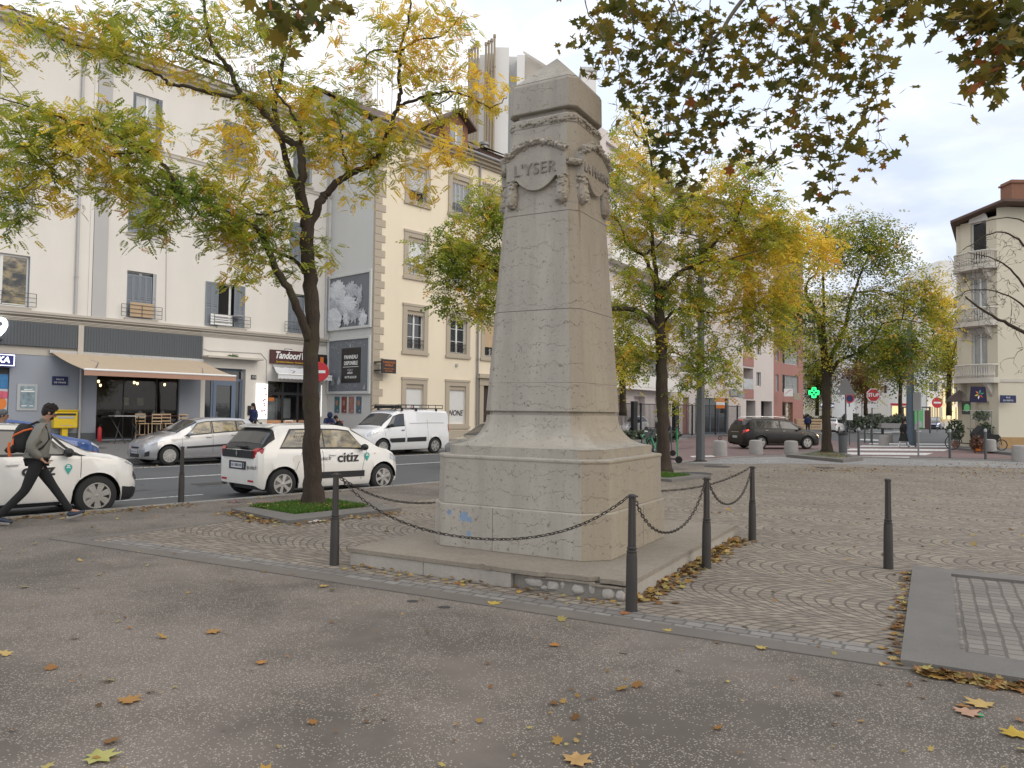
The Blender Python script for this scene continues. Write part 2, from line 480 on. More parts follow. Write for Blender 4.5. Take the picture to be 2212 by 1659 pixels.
M['innerwall'] = pm('dim_inner_wall', (.075, .06, .05), .9, 0, .2)
M['steel'] = pm('brushed_steel', (.5, .5, .5), .3, .9, .06)
M['rim'] = pm('alloy_rim', (.50, .485, .46), .32, .7, .06)
M['tyre'] = pm('tyre_rubber', (.022, .022, .022), .85, 0, .2)
M['glass'] = pm('dark_window_glass', (.025, .03, .034), .06, 0, .3, 1, spec=.9)
M['glassw'] = m_wglass()
M['curtain'] = pm('net_curtain_behind_glass', (.33, .35, .36), .12, 0, .35, 3, spec=.9)
M['clear'] = m_glass('clear_glass'); M['clearwin'] = m_glass('shop_glass', (.8, .82, .82))
M['carglass'] = m_glass('car_glass', (.16, .18, .17))
M['awn'] = pm('beige_awning_cloth', (.50, .40, .29), .85, 0, .05)
M['awn2'] = pm('rust_beige_valance', (.42, .25, .18), .85, 0, .08)
M['awnw'] = pm('white_awning_cloth', (.68, .69, .70), .8, 0, .05)
M['white'] = pm('white_paint', (.80, .80, .78), .4, 0, .03)
M['red'] = pm('red_paint', (.55, .03, .04), .45, 0, .05)
M['yellow'] = pm('post_yellow', (.75, .52, .02), .4, 0, .05)
M['navy'] = pm('navy_enamel', (.012, .02, .09), .35, 0, .05)
M['green'] = pm('green_paint', (.03, .30, .12), .4, 0, .05)
M['maroon'] = pm('maroon_sign', (.07, .018, .018), .4, 0, .1)
M['orange'] = pm('orange_print', (.70, .20, .03), .5, 0, .1)
M['teal'] = pm('teal_print', (.05, .38, .33), .5, 0, .03)
M['ink'] = pm('dark_print', (.03, .025, .025), .5, 0, .03)
M['lpr'] = pm('number_plate', (.62, .64, .66), .4, 0, .05)
M['hazel'] = pm('billboard_sheet', (.17, .185, .205), .6, 0, .15, 2)
M['bframe'] = pm('billboard_frame', (.60, .61, .59), .5, 0, .05)
M['jacket'] = pm('grey_green_quilted_jacket', (.19, .185, .16), .9, 0, .1, 8, .3, 40)
M['trouser'] = pm('black_trousers', (.012, .012, .013), .9, 0, .2, 8)
M['skin'] = pm('skin', (.38, .21, .14), .6, 0, .06)
M['hair'] = pm('dark_hair', (.012, .008, .006), .8, 0, .3, 60, .5, 90)
M['bagor'] = pm('orange_piping', (.62, .12, .02), .6, 0, .05)
M['bag'] = pm('black_backpack', (.014, .014, .014), .8, 0, .2, 10, .3, 60)
M['shoe'] = pm('dark_blue_shoe', (.02, .03, .05), .6, 0, .2, 10)
M['sole'] = pm('shoe_sole', (.30, .28, .26), .7, 0, .1)
M['navycloth'] = pm('navy_coat', (.02, .03, .09), .9, 0, .15, 8)
M['tail'] = pm('tail_lamp', (.42, .02, .03), .15, 0, .1, spec=.8)
M['head'] = pm('head_lamp', (.55, .57, .60), .12, .3, .25, 12, spec=.9)
M['lit'] = emat('lit_white', (1, 1, 1), .75); M['litwarm'] = emat('lit_warm', (1, .72, .38), 4.0)
M['litred'] = emat('lit_red', (1, .06, .03), 3.0); M['litgreen'] = emat('lit_green', (.03, 1, .25), 1.6)
M['litblue'] = emat('lit_headlight', (.72, .72, 1), 5.0); M['litshop'] = emat('shop_light', (1, .75, .35), 1.0)
M['litgrn2'] = emat('lit_green_panel', (.08, .30, .10), .3); M['litblk'] = emat('lit_letter', (.9, .93, 1), 1.8)
M['litnavy'] = emat('lit_navy', (.01, .015, .10), .6)
P_WHITE = m_carpaint('white_car_paint', (.78, .76, .715)); P_SILVER = m_carpaint('silver_car_paint', (.46, .46, .47), .55, .1, .3)
P_WHITE2 = m_carpaint('plain_white_car_paint', (.80, .80, .80)); P_BLUE = m_carpaint('blue_car_paint', (.02, .07, .24), .2)
P_DARK = pm('dark_grey_car_paint', (.02, .018, .016), .32, .2, .1); P_BLACK = m_carpaint('black_car_paint', (.012, .013, .016), .2)
P_GREY = m_carpaint('grey_car_paint', (.12, .13, .14), .4); P_SUV = m_carpaint('blue_grey_car_paint', (.07, .09, .15), .4)
RZ = -0.10
def sheet(name, pts, z, mat, thick=None):
 mb = MB()
 if thick is None:
  mb.add([(p[0], p[1], z) for p in pts], [tuple(range(len(pts)))])
 else:
  mb.poly([(p[0], p[1]) for p in pts], z - thick, z)
 o = mb.build(name, mat); return tag(o, kind='structure')
def ccw(pts):
 a = sum(pts[i][0] * pts[(i + 1) % len(pts)][1] - pts[(i + 1) % len(pts)][0] * pts[i][1] for i in range(len(pts)))
 return pts if a > 0 else pts[::-1]
sheet('ground', [(-400, -200), (400, -200), (400, 600), (-400, 600)], RZ - .02, M['walk'])
sheet('road', ccw([ST(-60, 13), ST(24.5, 13), (12, 25), (60, 25), (60, 200), (-20, 200), ST(60, 25.4), ST(-60, 25.4)]), RZ, M['road'])
KT = 13.2
edge = [ST(-45, KT), ST(24.0, KT), G(1600, 987), G(1700, 984), G(1900, 988), G(2212, 996), G(2600, 1004)]
tag(MB().poly([(p.x, p.y) for p in ccw(edge + [Vector((60, -25, 0)), Vector((-60, -25, 0))])], RZ - .3, 0).build('square_pavement', M['square']), kind='structure')
def strip(name, line, w0, w1, z0, z1, mat, joint=0):
 "band along a polyline, between the side distances w0 and w1 (left of travel is positive)"
 mb = MB(); L = [Vector((p[0], p[1], 0)) for p in line]; rows = []
 for i, p in enumerate(L):
  a = (L[i] - L[i - 1]).normalized() if i else (L[1] - L[0]).normalized()
  b = (L[i + 1] - L[i]).normalized() if i < len(L) - 1 else a
  t = (a + b).normalized(); n = Vector((-t.y, t.x, 0)); k = 1 / max(.5, t.dot(a))
  rows.append((p + n * w0 * k, p + n * w1 * k))
 for i in range(len(rows) - 1):
  q = [rows[i][0], rows[i + 1][0], rows[i + 1][1], rows[i][1]]
  mb.add([(v.x, v.y, z0) for v in q] + [(v.x, v.y, z1) for v in q],
               [(4, 5, 6, 7), (0, 1, 5, 4), (1, 2, 6, 5), (2, 3, 7, 6), (3, 0, 4, 7)])
 return tag(mb.build(name, mat), kind='structure')
strip('kerb', edge, 0.0, .16, RZ - .1, .014, M['kerb'])
strip('gutter', edge[:2], .16, .42, RZ - .1, RZ + .012, M['kerb'])
bP, bQ = G(140, 1169), G(2330, 1503)
bd = (bQ - bP).normalized(); bn = Vector((-bd.y, bd.x, 0))
lP, lQ = bP, G(506, 1122); ld = (lQ - lP).normalized()
far = [G(1446, 1018), G(1583, 1001), G(1700, 1001), G(1900, 1004), G(2212, 1011), G(2600, 1020)]
sheet('cobbles', ccw([bP, bQ, Vector((14, bQ.y - 1, 0))] + far[::-1] + [lQ]), .004, M['cobble'])
strip('border_strip', [bP - bd * .3, bQ], -.02, .20, 0, .010, M['strip'])
strip('border_row', [bP + bd * .5, bQ], .20, .44, 0, .008, M['brow'])
strip('border_strip', [lP, lQ, far[0]], -.16, .02, 0, .009, M['strip'])
sheet('light_paving', ccw([G(1480, 1001), G(1583, 990), G(1700, 986), G(1900, 990.5), G(2212, 998.5), G(2600, 1006), G(2600, 1020), G(2212, 1012), G(1900, 1005), G(1700, 1001.5), G(1583, 1003)]), .008, M['lightpave'])
R4 = RZ + .004
sheet('red_road', ccw([G(1436, 948, RZ), G(1560, 942, RZ), G(1780, 950, RZ), G(1909, 959, RZ), G(2075, 970, RZ), G(2190, 986, RZ), G(2212, 993, RZ), G(2000, 987, RZ), G(1650, 983, RZ), G(1500, 996, RZ), G(1436, 1006, RZ)]), R4, M['redroad'])
def mark(name, pts, z=RZ + .008, mat='mark'):
 return sheet(name, ccw([G(u, v, z) for u, v in pts]), z, M[mat])
for (x0, x1, x2, x3, v0, v1) in ((1880, 2062, 2060, 1876, 957, 959.5), (1862, 2062, 2058, 1852, 962, 965), (1836, 2050, 2040, 1826, 969, 972.5), (1828, 2016, 2000, 1800, 977, 981.5), (1790, 1966, 1962, 1770, 985, 987.5)):
 mark('crossing_stripe', [(x0, v0), (x1, v0 + 1.5), (x2, v1 + 1.5), (x3, v1)])
mark('road_marking', [(1440, 1004), (1510, 997), (1525, 999), (1450, 1007.5)])
mark('road_marking', [(1490, 985), (1540, 984), (1545, 986.5), (1495, 987.5)])
mark('road_marking', [(1850, 935), (1990, 931), (1990, 932), (1850, 936)])
mark('road_marking', [(1860, 948), (1905, 950), (1900, 952.5), (1855, 950.5)])
for s0, s1 in ((2, 11.9), (12.6, 29), (30, 36), (-14, -9)):
 sheet('lane_line', ccw([ST(s0, 19.35), ST(s1, 19.35), ST(s1, 19.49), ST(s0, 19.49)]), RZ + .004, M['mark'])
sheet('parking_line', ccw([ST(-10, 23.0), ST(32, 23.0), ST(32, 23.12), ST(-10, 23.12)]), RZ + .004, M['mark'])
sheet('parking_line', ccw([ST(5.6, 15.2), ST(7.5, 15.2), ST(7.5, 15.28), ST(5.6, 15.28)]), RZ + .004, M['mark'])
for s0 in (9.4, 12.9):
 mb = MB(); w = rng.normal(0, .1, 14)
 sheet('road_marking', ccw([ST(s0, 17.3), ST(s0 + .9, 17.5), ST(s0 + .9, 17.62), ST(s0, 17.42)]), RZ + .004, M['mark'])
def tz(t): return .03 + .27 * min(1, max(0, (t - 25.4) / 7.6))
fp = [ST(-60, 25.4, .03), ST(46, 25.4, .03), ST(46, 33, .30), ST(-60, 33, .30), ST(46, 60, .30), ST(-60, 60, .30)]
fv = MB().add(fp + [Vector((p.x, p.y, RZ - .2)) for p in fp], [(0, 1, 2, 3), (3, 2, 4, 5), (6, 7, 1, 0)]); tag(fv.build('far_pavement', M['walk']), kind='structure')
strip('far_kerb', [ST(-60, 25.4), ST(46, 25.4)], -.16, 0, RZ - .1, .04, M['kerb'])
tag(MB().poly([(p.x, p.y) for p in ccw([G(1330, 925), G(1440, 946), G(1560, 939.5), G(1780, 938), G(1860, 925), G(1990, 921), G(1990, 914), G(1330, 905)])], RZ - .2, .02).build('corner_pavement', M['walk']), kind='structure')
tag(MB().poly([(p.x, p.y) for p in ccw([G(2060, 967), G(2140, 975), G(2260, 985), G(2600, 990), G(2600, 940), G(2300, 925), G(2072, 930)])], RZ - .2, .02).build('shop_pavement', M['walk']), kind='structure')
for (u, v, r) in ((914, 1339, .05), (956, 1341, .07), (952, 1345, .045)):
 pass
def disc(name, p, r, z, mat, n=18, sq=1.0):
 return tag(MB().add([(p.x + r * math.cos(2 * math.pi * k / n), p.y + r * sq * math.sin(2 * math.pi * k / n), z) for k in range(n)], [tuple(range(n))]).build(name, mat), kind='structure')
M['tar'] = m_road('tar_patch', (.05, .047, .045))
for (u, v, r) in ((891, 1299, .045), (963, 1336, .09), (905, 1334, .06), (1784, 932, .4)):
 pass
disc('tar_patch', G(891, 1299), .05, .004, M['tar'], 18, .8); disc('tar_patch', G(960, 1312), .055, .004, M['tar'], 18, .7)
disc('tar_patch', G(1783, 1011) , .3, .014, M['tar'])
disc('manhole', G(1550, 1008), .42, .014, M['tar']); disc('manhole', G(1500, 1023), .5, .012, M['tar'])
tag(MB().poly([(p.x, p.y) for p in ccw([ST(8.3 + a, 17.0 + b) for a, b in ((0, 0), (.6, 0), (.8, .5), (0, .5))])], RZ, RZ + .006).build('manhole', M['tar']), kind='structure')
for (u, v) in ((508, 1084), (696, 1087), (568, 1086), (1478, 1014), (1445, 996)):
 p = G(u, v); mb = MB()
 for k in range(4):
  a = rng.uniform(0, 3.14); c, s_ = math.cos(a) * .16, math.sin(a) * .16; q = p + Vector((rng.normal(0, .05), rng.normal(0, .05), 0))
  n = Vector((-s_, c, 0)).normalized() * .016
  mb.add([(q.x - c - n.x, q.y - s_ - n.y, .012 + .001 * k), (q.x + c - n.x, q.y + s_ - n.y, .012 + .001 * k), (q.x + c + n.x, q.y + s_ + n.y, .012 + .001 * k), (q.x - c + n.x, q.y - s_ + n.y, .012 + .001 * k)], [(0, 1, 2, 3)])
 tag(mb.build('road_marking', M['pink']), kind='structure')
def pit(label, O, I, h, name='tree_pit', grass=True, slope=.0, soil='soil'):
 "O, I: outer and inner quadrilaterals (ground points, same order)"
 base = sum(O, Vector()) / 4; t = thing(name, label, 'tree pit', base)
 mb = MB(); n = 4
 vs = [(p.x - base.x, p.y - base.y, 0) for p in O] + [(p.x - base.x, p.y - base.y, h) for p in O] + [(p.x - base.x, p.y - base.y, h + slope) for p in I] + [(p.x - base.x, p.y - base.y, 0) for p in I]
 fs = []
 for i in range(4):
  j = (i + 1) % 4
  fs += [(i, j, j + 4, i + 4), (i + 4, j + 4, j + 8, i + 8), (i + 8, j + 8, j + 12, i + 12)]
 mb.add(vs, fs); mb.build('kerb_frame', M['slabg'], t)
 mb = MB(); mb.add([(p.x - base.x, p.y - base.y, h - .012) for p in I], [(0, 1, 2, 3)]); mb.build('soil', M[soil], t)
 return t
O1 = ccw([G(499, 1106), G(621, 1133.5), G(867, 1105), G(867, 1105) + G(499, 1106) - G(621, 1133.5)])
I1 = ccw([G(538, 1095, .05), G(637, 1112, .05), G(801, 1096, .05), G(701, 1079, .05)])
def rot_to(I, O):
 return sorted([I[k:] + I[:k] for k in range(4)], key=lambda L: sum((a - b).length for a, b in zip(L, O)))[0]
I1 = rot_to([Vector((p.x, p.y, 0)) for p in I1], O1)
pit('grey granite kerb frame filled with grass round the nearest street tree', O1, I1, .06)
e1 = G(867, 1105) - G(621, 1133.5); e2 = G(499, 1106) - G(621, 1133.5)
f2 = G(1451, 1042)
O2 = ccw([f2, f2 + e1 * .95, f2 + e1 * .95 + e2, f2 + e2]); c2 = sum(O2, Vector()) / 4
pit('granite kerb frame with grass round the tree right behind the monument', O2, [c2 + (p - c2) * .62 for p in O2], .07)
O3 = ccw([G(1821, 1000), G(1864, 995), G(1785, 973), G(1698, 988)]); c3 = sum(O3, Vector()) / 4
pit('pale kerb frame heaped with leaves round the third tree by the crossing', O3, [c3 + (p - c3) * .7 for p in O3], .12)
h = .055
Op = ccw([G(1945, 1440), G(1972, 1231), G(2420, 1238), G(2490, 1530)])
Ip = ccw([G(2058, 1412, h), G(2053, 1236, h), G(2380, 1242, h), G(2430, 1480, h)])
Op = ccw([G(1945, 1440), G(1972, 1231), G(1972, 1231) + (G(2212, 1482) - G(1945, 1440)) * 2.6, G(1945, 1440) + (G(2212, 1482) - G(1945, 1440)) * 2.6])
cP = sum(Op, Vector()) / 4
Ip = []
for p in Op:
 dx = (Op[1] - Op[0]).normalized(); dy = (Op[3] - Op[0]).normalized()
 Ip.append(p + dx * (.36 if (p - cP).dot(dx) < 0 else -.36) + dy * (.36 if (p - cP).dot(dy) < 0 else -.36))
M['plcob2'] = m_rowcobble(math.atan2((Op[1] - Op[0]).y, (Op[1] - Op[0]).x) , 'pit_cobbles', .13, .12, (.17, .15, .13), (.25, .22, .19))
M['pitsoil'] = M['plcob2']
tp = pit('wide granite kerb frame around paved cobbles, right foreground', Op, Ip, .05, slope=.015, soil='pitsoil')
def grass(name, quad, n, h, label):
 P = [];
 a, b, d = quad[0], quad[1], quad[3]
 V = []; Fc = []; Cc = []
 for i in range(n):
  p = a + (b - a) * random.random() * .97 + (d - a) * random.random() * .97
  hh = h * random.uniform(.4, 1.2); w = .006 + .006 * random.random(); an = random.uniform(0, 6.28)
  dx, dy = math.cos(an), math.sin(an); lx, ly = random.uniform(-.5, .5) * hh, random.uniform(-.5, .5) * hh
  k = len(V)
  V += [(p.x - dx * w, p.y - dy * w, .045), (p.x + dx * w, p.y + dy * w, .045), (p.x + lx + dx * w * .3, p.y + ly + dy * w * .3, .045 + hh), (p.x + lx - dx * w * .3, p.y + ly - dy * w * .3, .045 + hh)]
  Fc.append((k, k + 1, k + 2, k + 3)); g = random.random()
  Cc += [(.06 + .07 * g, .13 + .10 * g, .02 + .02 * g)] * 4
 o = mesh_np(name, np.array(V), np.array(Fc), M['grass'], None, np.array(Cc)); return tag(o, kind='stuff')
grass('grass', I1, 9000, .06, '')
grass('grass', [c2 + (p - c2) * .62 for p in O2], 4000, .07, '')
def octo(w, c, sx=1.0, sy=1.0):
 h = w / 2
 return [(-h + c, -h), (h - c, -h), (h, -h + c), (h, h - c), (h - c, h), (-h + c, h), (-h, h - c), (-h, -h + c)]
def oloft(mb, rings):
 vs = []; n = 8
 for (z, w, c) in rings: vs += [(x, y, z) for x, y in octo(w, c)]
 fs = [tuple(range(n - 1, -1, -1))]
 for i in range(len(rings) - 1):
  fs += [(i * n + k, i * n + (k + 1) % n, (i + 1) * n + (k + 1) % n, (i + 1) * n + k) for k in range(n)]
 fs.append(tuple(range((len(rings) - 1) * n, len(rings) * n)))
 return mb.add(vs, fs)
SCR = Vector((1.045, 6.79, 0))                      # nearest corner of the base slab
K0 = SCR - MA * .56 + MBv * .64
MC0 = K0 - MA * 1.1 + MBv * 1.1 + Vector((.055, 0, 0))
mon = thing('war_monument', 'tall pale limestone obelisk memorial on a stepped base, carved tablets near its pointed top', 'monument', (MC0.x, MC0.y, 0), MANG)
def toloc(P):
 d = P - MC0; return (d.dot(MA), d.dot(MBv))
x1, y0 = toloc(SCR); x0 = x1 - 3.2; y1 = y0 + 4.12
SQ = (x0, x1, y0, y1); SH = .185; gx = x1 - 1.18
mb = MB()
cuts = [x0, x0 + .98, gx]
for a, b_ in zip(cuts[:-1], cuts[1:]): mb.box(a + .003, b_ - .003, y0, y0 + .12, -.02, SH - .045)
cy = [y0 + .16, y0 + 1.3, y0 + 2.5, y1]
for a, b_ in zip(cy[:-1], cy[1:]): mb.box(x1 - .12, x1, a + .003, b_ - .003, -.02, SH - .045)
mb.box(x0, x0 + .12, y0 + .124, y1, -.02, SH - .045); mb.box(x0 + .124, x1 - .124, y1 - .12, y1, -.02, SH - .045)
mb.build('step_facing', M['slabs'], mon, bevel=.004)
mb = MB()
top = [(x0 - .015, y0 - .015)]
rr = random.Random(4)
for k in range(9): top.append((x0 + .2 + k * .2, y0 - .015 + rr.uniform(-.002, .002)))
top += [(x0 + 1.62, y0 - .01), (x0 + 1.66, y0 + .05), (x0 + 1.74, y0 - .005), (gx, y0 - .012), (gx + .3, y0 - .01), (gx + .36, y0 + .03), (gx + .5, y0 + .035), (gx + .62, y0 + .06), (gx + .78, y0 + .05), (gx + .86, y0 + .13), (gx + .9, y0 + .05), (gx + 1.02, y0 + .07), (x1 - .06, y0 + .06), (x1 + .01, y0 + .16), (x1 + .012, y1), (x0 - .015, y1)]
mb.poly(top, SH - .04, SH)
mb.build('step_top', M['slabt'], mon, bevel=.004)
mb = MB(); mb.box(x0 + .13, x1 - .13, y0 + .13, y1 - .13, -.02, SH - .046); mb.box(gx + .006, x1 - .05, y0 + .05, y0 + .129, -.02, .125)
mb.build('rubble_core', M['mortar'], mon)
for (px, pz, r, sx, sz) in ((.22, .075, .055, 1.9, .8), (.42, .065, .05, 1.3, .9), (.52, .085, .025, 1, 1.6), (.68, .06, .06, 1.15, .8), (.82, .085, .04, .8, 1.1), (.98, .06, .065, 1, .9), (1.09, .055, .05, .9, 1), (.33, .03, .03, 1.4, .7)):
 mb = MB(); mb.ball((gx + px, y0 + .055, pz), r, 10, 7, 0, (sx, .55, sz))
 vv = [Vector(v) for v in mb.v]; mb.v = [tuple(v + Vector((math.sin(v.x * 90) * .004, math.sin(v.z * 120) * .004, math.cos(v.x * 70 + v.z * 60) * .005))) for v in vv]
 mb.build('rubble_stone', M['rubble'], mon, smooth=True)
mb = MB()
for (a, b_, zz) in ((.36, .86, .139), (.1, .5, .132), (.8, 1.12, .128)):
 mb.poly([(gx + a, y0 + .02), (gx + b_, y0 + .03), (gx + b_ - .05, y0 + .13), (gx + a + .03, y0 + .13)], zz - .012, zz)
mb.build('broken_slab', M['slabt'], mon)
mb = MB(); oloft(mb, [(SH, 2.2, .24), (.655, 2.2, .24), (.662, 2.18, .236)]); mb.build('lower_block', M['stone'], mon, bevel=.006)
M['letter0'] = m_granite('mortar_joint', (.12, .10, .085), .2)
mb = MB()
for (xx, yy, w, d) in ((-.18, -1.1, .005, .004), (.5, 5, 0, 0)):
 if w: mb.box(xx - w * .6, xx + w * .6, yy - .001, yy + .01, SH, .65)
mb.build('joint_line', M['letter0'], mon)
mb = MB(); mb.box(1.09, 1.101, .097, .103, SH, .65); mb.build('joint_line', M['letter0'], mon)
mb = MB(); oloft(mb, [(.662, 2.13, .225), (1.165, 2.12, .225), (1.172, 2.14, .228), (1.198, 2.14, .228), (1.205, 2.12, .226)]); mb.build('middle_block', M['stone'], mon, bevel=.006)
mb = MB(); rings = [(1.205, 1.93, .2), (1.305, 1.93, .2)]
for k in range(11):
 f = k / 10.0; a = f * math.pi / 2
 rings.append((1.31 + .335 * (1 - math.cos(a)) ** 1.0 * 1.0, 1.90 - .64 * math.sin(a), .198 - .075 * math.sin(a)))
rings += [(1.655, 1.255, .12)]
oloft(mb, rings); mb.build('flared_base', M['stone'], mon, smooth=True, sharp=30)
mb = MB(); oloft(mb, [(1.655, 1.20, .118), (1.70, 1.20, .118)]); mb.build('recess', M['stone'], mon)
def shw(z): return lerp(1.27, .845, (z - 1.70) / 3.45)
def shc(z): return lerp(.125, .085, (z - 1.70) / 3.45)
mb = MB(); zj = [1.70, 2.02, 2.85, 3.98, 5.02]
for a, b_ in zip(zj[:-1], zj[1:]):
 oloft(mb, [(a + .0, shw(a) - .008, shc(a)), (a + .006, shw(a), shc(a)), (b_ - .006, shw(b_ - .006), shc(b_)), (b_, shw(b_) - .008, shc(b_))])
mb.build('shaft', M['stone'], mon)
for z in (2.85, 3.98):
 mb = MB(); oloft(mb, [(z - .005, shw(z) - .003, shc(z)), (z + .005, shw(z) - .003, shc(z))]); mb.build('joint_line', M['letter0'], mon)
mb = MB(); oloft(mb, [(5.02, .845, .085), (5.035, .865, .085), (5.12, .865, .085), (5.14, .84, .085)]); oloft(mb, [(5.14, .76, .08), (5.215, .76, .08)])
mb.build('neck', M['stone'], mon)
def lumps(mb, pts, r, n, lr):
 for k in range(n):
  f = rng.uniform(0, len(pts) - 1.001); i = int(f); p = Vector(pts[i]).lerp(Vector(pts[i + 1]), f - i)
  d = Vector(rng.normal(0, 1, 3)).normalized() * r
  q = lr * rng.uniform(.6, 1.3); mb.ball(tuple(p + d * .92), q, 5, 4, 0, (1, 1, .8))
mb = MB();
oc = octo(.845, .1); ring = [(x, y, 5.075) for x, y in oc] + [(oc[0][0], oc[0][1], 5.075)]
fine = []
for i in range(8):
 for k in range(8): fine.append(Vector(ring[i]).lerp(Vector(ring[i + 1]), k / 8))
fine.append(fine[0]); lumps(mb, fine, .036, 520, .019)
mb.build('laurel_band', M['stone'], mon, smooth=True, sharp=60)
mb = MB(); oloft(mb, [(5.20, .885, .085), (5.215, .895, .085), (5.53, .885, .085), (5.57, .85, .08)])
hw = .45
mb.add([(x, y, 5.57) for x, y in octo(.85, .08)] + [(0, 0, 6.01)], [(k, (k + 1) % 8, 8) for k in range(8)])
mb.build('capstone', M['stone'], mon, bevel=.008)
for face in range(4):
 R = Matrix.Rotation(math.pi / 2 * face, 4, 'Z')
 yf = -.535
 mb = MB(); mb.x = R
 out = [(-.385, 4.385), (-.385, 4.66)]
 for k in range(1, 12):
  f = k / 12; out.append((-.385 + .77 * f, 4.66 + .135 * math.sin(math.pi * f)))
 out += [(.385, 4.66), (.385, 4.385), (.25, 4.385)]
 for k in range(1, 12):
  f = k / 12; out.append((.25 - .50 * f, 4.385 - .14 * math.sin(math.pi * f) ** .8))
 out += [(-.25, 4.385)]
 mb.prof(out, yf, -.40); tab = mb.build('tablet', M['stone'], mon)
 mb = MB(); mb.x = R
 pts = [(-.385 + .77 * k / 14, yf + .0, 4.67 + .135 * math.sin(math.pi * k / 14)) for k in range(15)]
 mb.tube(pts, .038, 6); lumps(mb, pts, .045, 150, .023)
 mb.build('laurel_garland', M['stone'], mon, smooth=True, sharp=60)
 for sx in (-1, 1):
  mb = MB(); mb.x = R; ax = sx * .325
  pts = [(ax, -.475, 4.395), (ax, -.48, 4.33), (ax, -.485, 4.25), (ax, -.495, 4.17), (ax, -.50, 4.10), (ax, -.50, 4.06)]
  mb.tube(pts, [.05, .064, .072, .078, .07, .02], 10); lumps(mb, pts[:-1], .068, 100, .025)
  mb.build('pendant', M['stone'], mon, smooth=True, sharp=60)
 mb = MB(); mb.x = R
 a = (.40, -.505, 4.535); b_ = (.505, -.40, 4.535)
 mb.tube([a, b_], .036, 8); lumps(mb, [a, b_], .036, 60, .014)
 mb.build('rope_band', M['stone'], mon, smooth=True, sharp=60)
M['letter'] = m_granite('carved_letter', (.24, .21, .175), .2)
o = text('lettering', "L'YSER", .19, M['letter'], mon, (-.01, -.536, 4.49), (90, 0, 0), .014, sx=.95, space=1.08)
o = text('lettering', "LA MARNE", .15, M['letter'], mon, (.536, 0, 4.49), (90, 0, 90), .014, sx=1.0, space=1.05)
def bollard(P, label, ring=True, h=1.0, cat='bollard'):
 t = thing('bollard', label, cat, (P.x, P.y, 0), 0, 'dark cast-iron bollards')
 mb = MB(); mb.lathe([(.052, -.05), (.052, 0), (.047, .45), (.043, .50)], 18); mb.build('lower_post', M['iron'], t, smooth=True)
 mb = MB(); mb.lathe([(.042, .50), (.045, .505), (.045, .515), (.038, .52), (.038, .53), (.042, .535), (.042, .545), (.036, .55)], 18); mb.build('collar', M['iron'], t, smooth=True)
 mb = MB(); n = 24; prof = [(.036, .55), (.031, h - .03)]
 vs = []
 for r, z in prof:
  for k in range(n):
   w = 2 * math.pi * k / n; q = r * (1.0 if k % 4 < 2 else .86); vs.append((q * math.cos(w), q * math.sin(w), z))
 mb.add(vs, [(k, (k + 1) % n, (k + 1) % n + n, k + n) for k in range(n)]); mb.build('fluted_post', M['iron'], t)
 mb = MB(); mb.lathe([(.034, h - .03), (.036, h - .02), (.034, h - .008), (.02, h)], 18)
 if ring:
  for k in range(2):
   mb.x = Matrix.Rotation(rad(90 * k + 20), 4, 'Z')
   mb.tube([(-.055, 0, h - .022), (.055, 0, h - .022)], .008, 6)
 mb.build('cap', M['iron'], t, smooth=True); return t
B = {'a': G(722, 1221), 'b': G(1364, 1321), 'c': G(1526, 1228), 'd': G(1625, 1168), 'r': G(1919, 1229)}
B['e'] = B['a'] + (B['d'] - B['b'])
bollard(B['a'], 'dark iron bollard left of the monument step, chains leading off both ways')
bollard(B['b'], 'tallest-looking iron bollard at the broken front corner of the monument step')
bollard(B['c'], 'iron bollard halfway along the right side of the monument step, leaves at its foot')
bollard(B['d'], 'iron bollard at the rear right corner of the monument step')
bollard(B['e'], 'iron bollard hidden behind the monument base')
bollard(B['r'], 'lone dark iron bollard without chain by the cobbled tree pit', False)
k = G(391, 1086); bollard(k, 'slim grey bollard standing on the kerb between the two shared white cars', False, 1.0)
def chain(P, Q, sag, label):
 base = (P + Q) / 2; t = Vector((0, 0, 0)); zt = .965
 d = Q - P; L = d.length; e = d.normalized(); n = 60
 a = P + e * .05 + Vector((0, 0, zt)); b = Q - e * .05 + Vector((0, 0, zt)); L2 = (b - a).length
 pts = []
 for i in range(241):
  f = i / 240; k = 2.2
  y = (math.cosh(k * (2 * f - 1)) - math.cosh(k)) / (math.cosh(k) - 1)
  pts.append(a.lerp(b, f) + Vector((0, 0, sag * y)))
 cum = [0]
 for i in range(1, len(pts)): cum.append(cum[-1] + (pts[i] - pts[i - 1]).length)
 step = .047; N = int(cum[-1] / step); mb = MB()
 for j in range(N):
  s0 = (j + .5) * cum[-1] / N; i = max(1, min(len(pts) - 1, next(q for q, c in enumerate(cum) if c >= s0)))
  p = pts[i]; tg = (pts[i] - pts[i - 1]).normalized()
  sd = tg.cross(Vector((0, 0, 1))).normalized(); up = sd.cross(tg)
  w = (sd * .7 + up * .7) if j % 2 else (sd * .7 - up * .7)
  hl, hw = .032, .0115
  loop = [p + tg * x + w * y for x, y in ((-hl * .6, -hw), (hl * .6, -hw), (hl, 0), (hl * .6, hw), (-hl * .6, hw), (-hl, 0), (-hl * .6, -hw))]
  mb.tube([q - base for q in loop], .0048, 4, cap=False)
 o = mb.build('chain', M['chain'], None, smooth=True); o.location = base
 return tag(o, label, 'chain', 'chains between the monument bollards')
chain(B['a'], B['b'], .50, 'long sagging iron chain across the front of the monument')
chain(B['b'], B['c'], .42, 'short drooping chain from the corner bollard along the right side')
chain(B['c'], B['d'], .36, 'short drooping chain between the two rear bollards at right')
chain(B['d'], B['e'], .40, 'chain running from the rear right bollard behind the monument')
chain(B['e'], B['a'], .47, 'chain from the left bollard going back behind the monument')
I4 = Matrix.Identity(4)
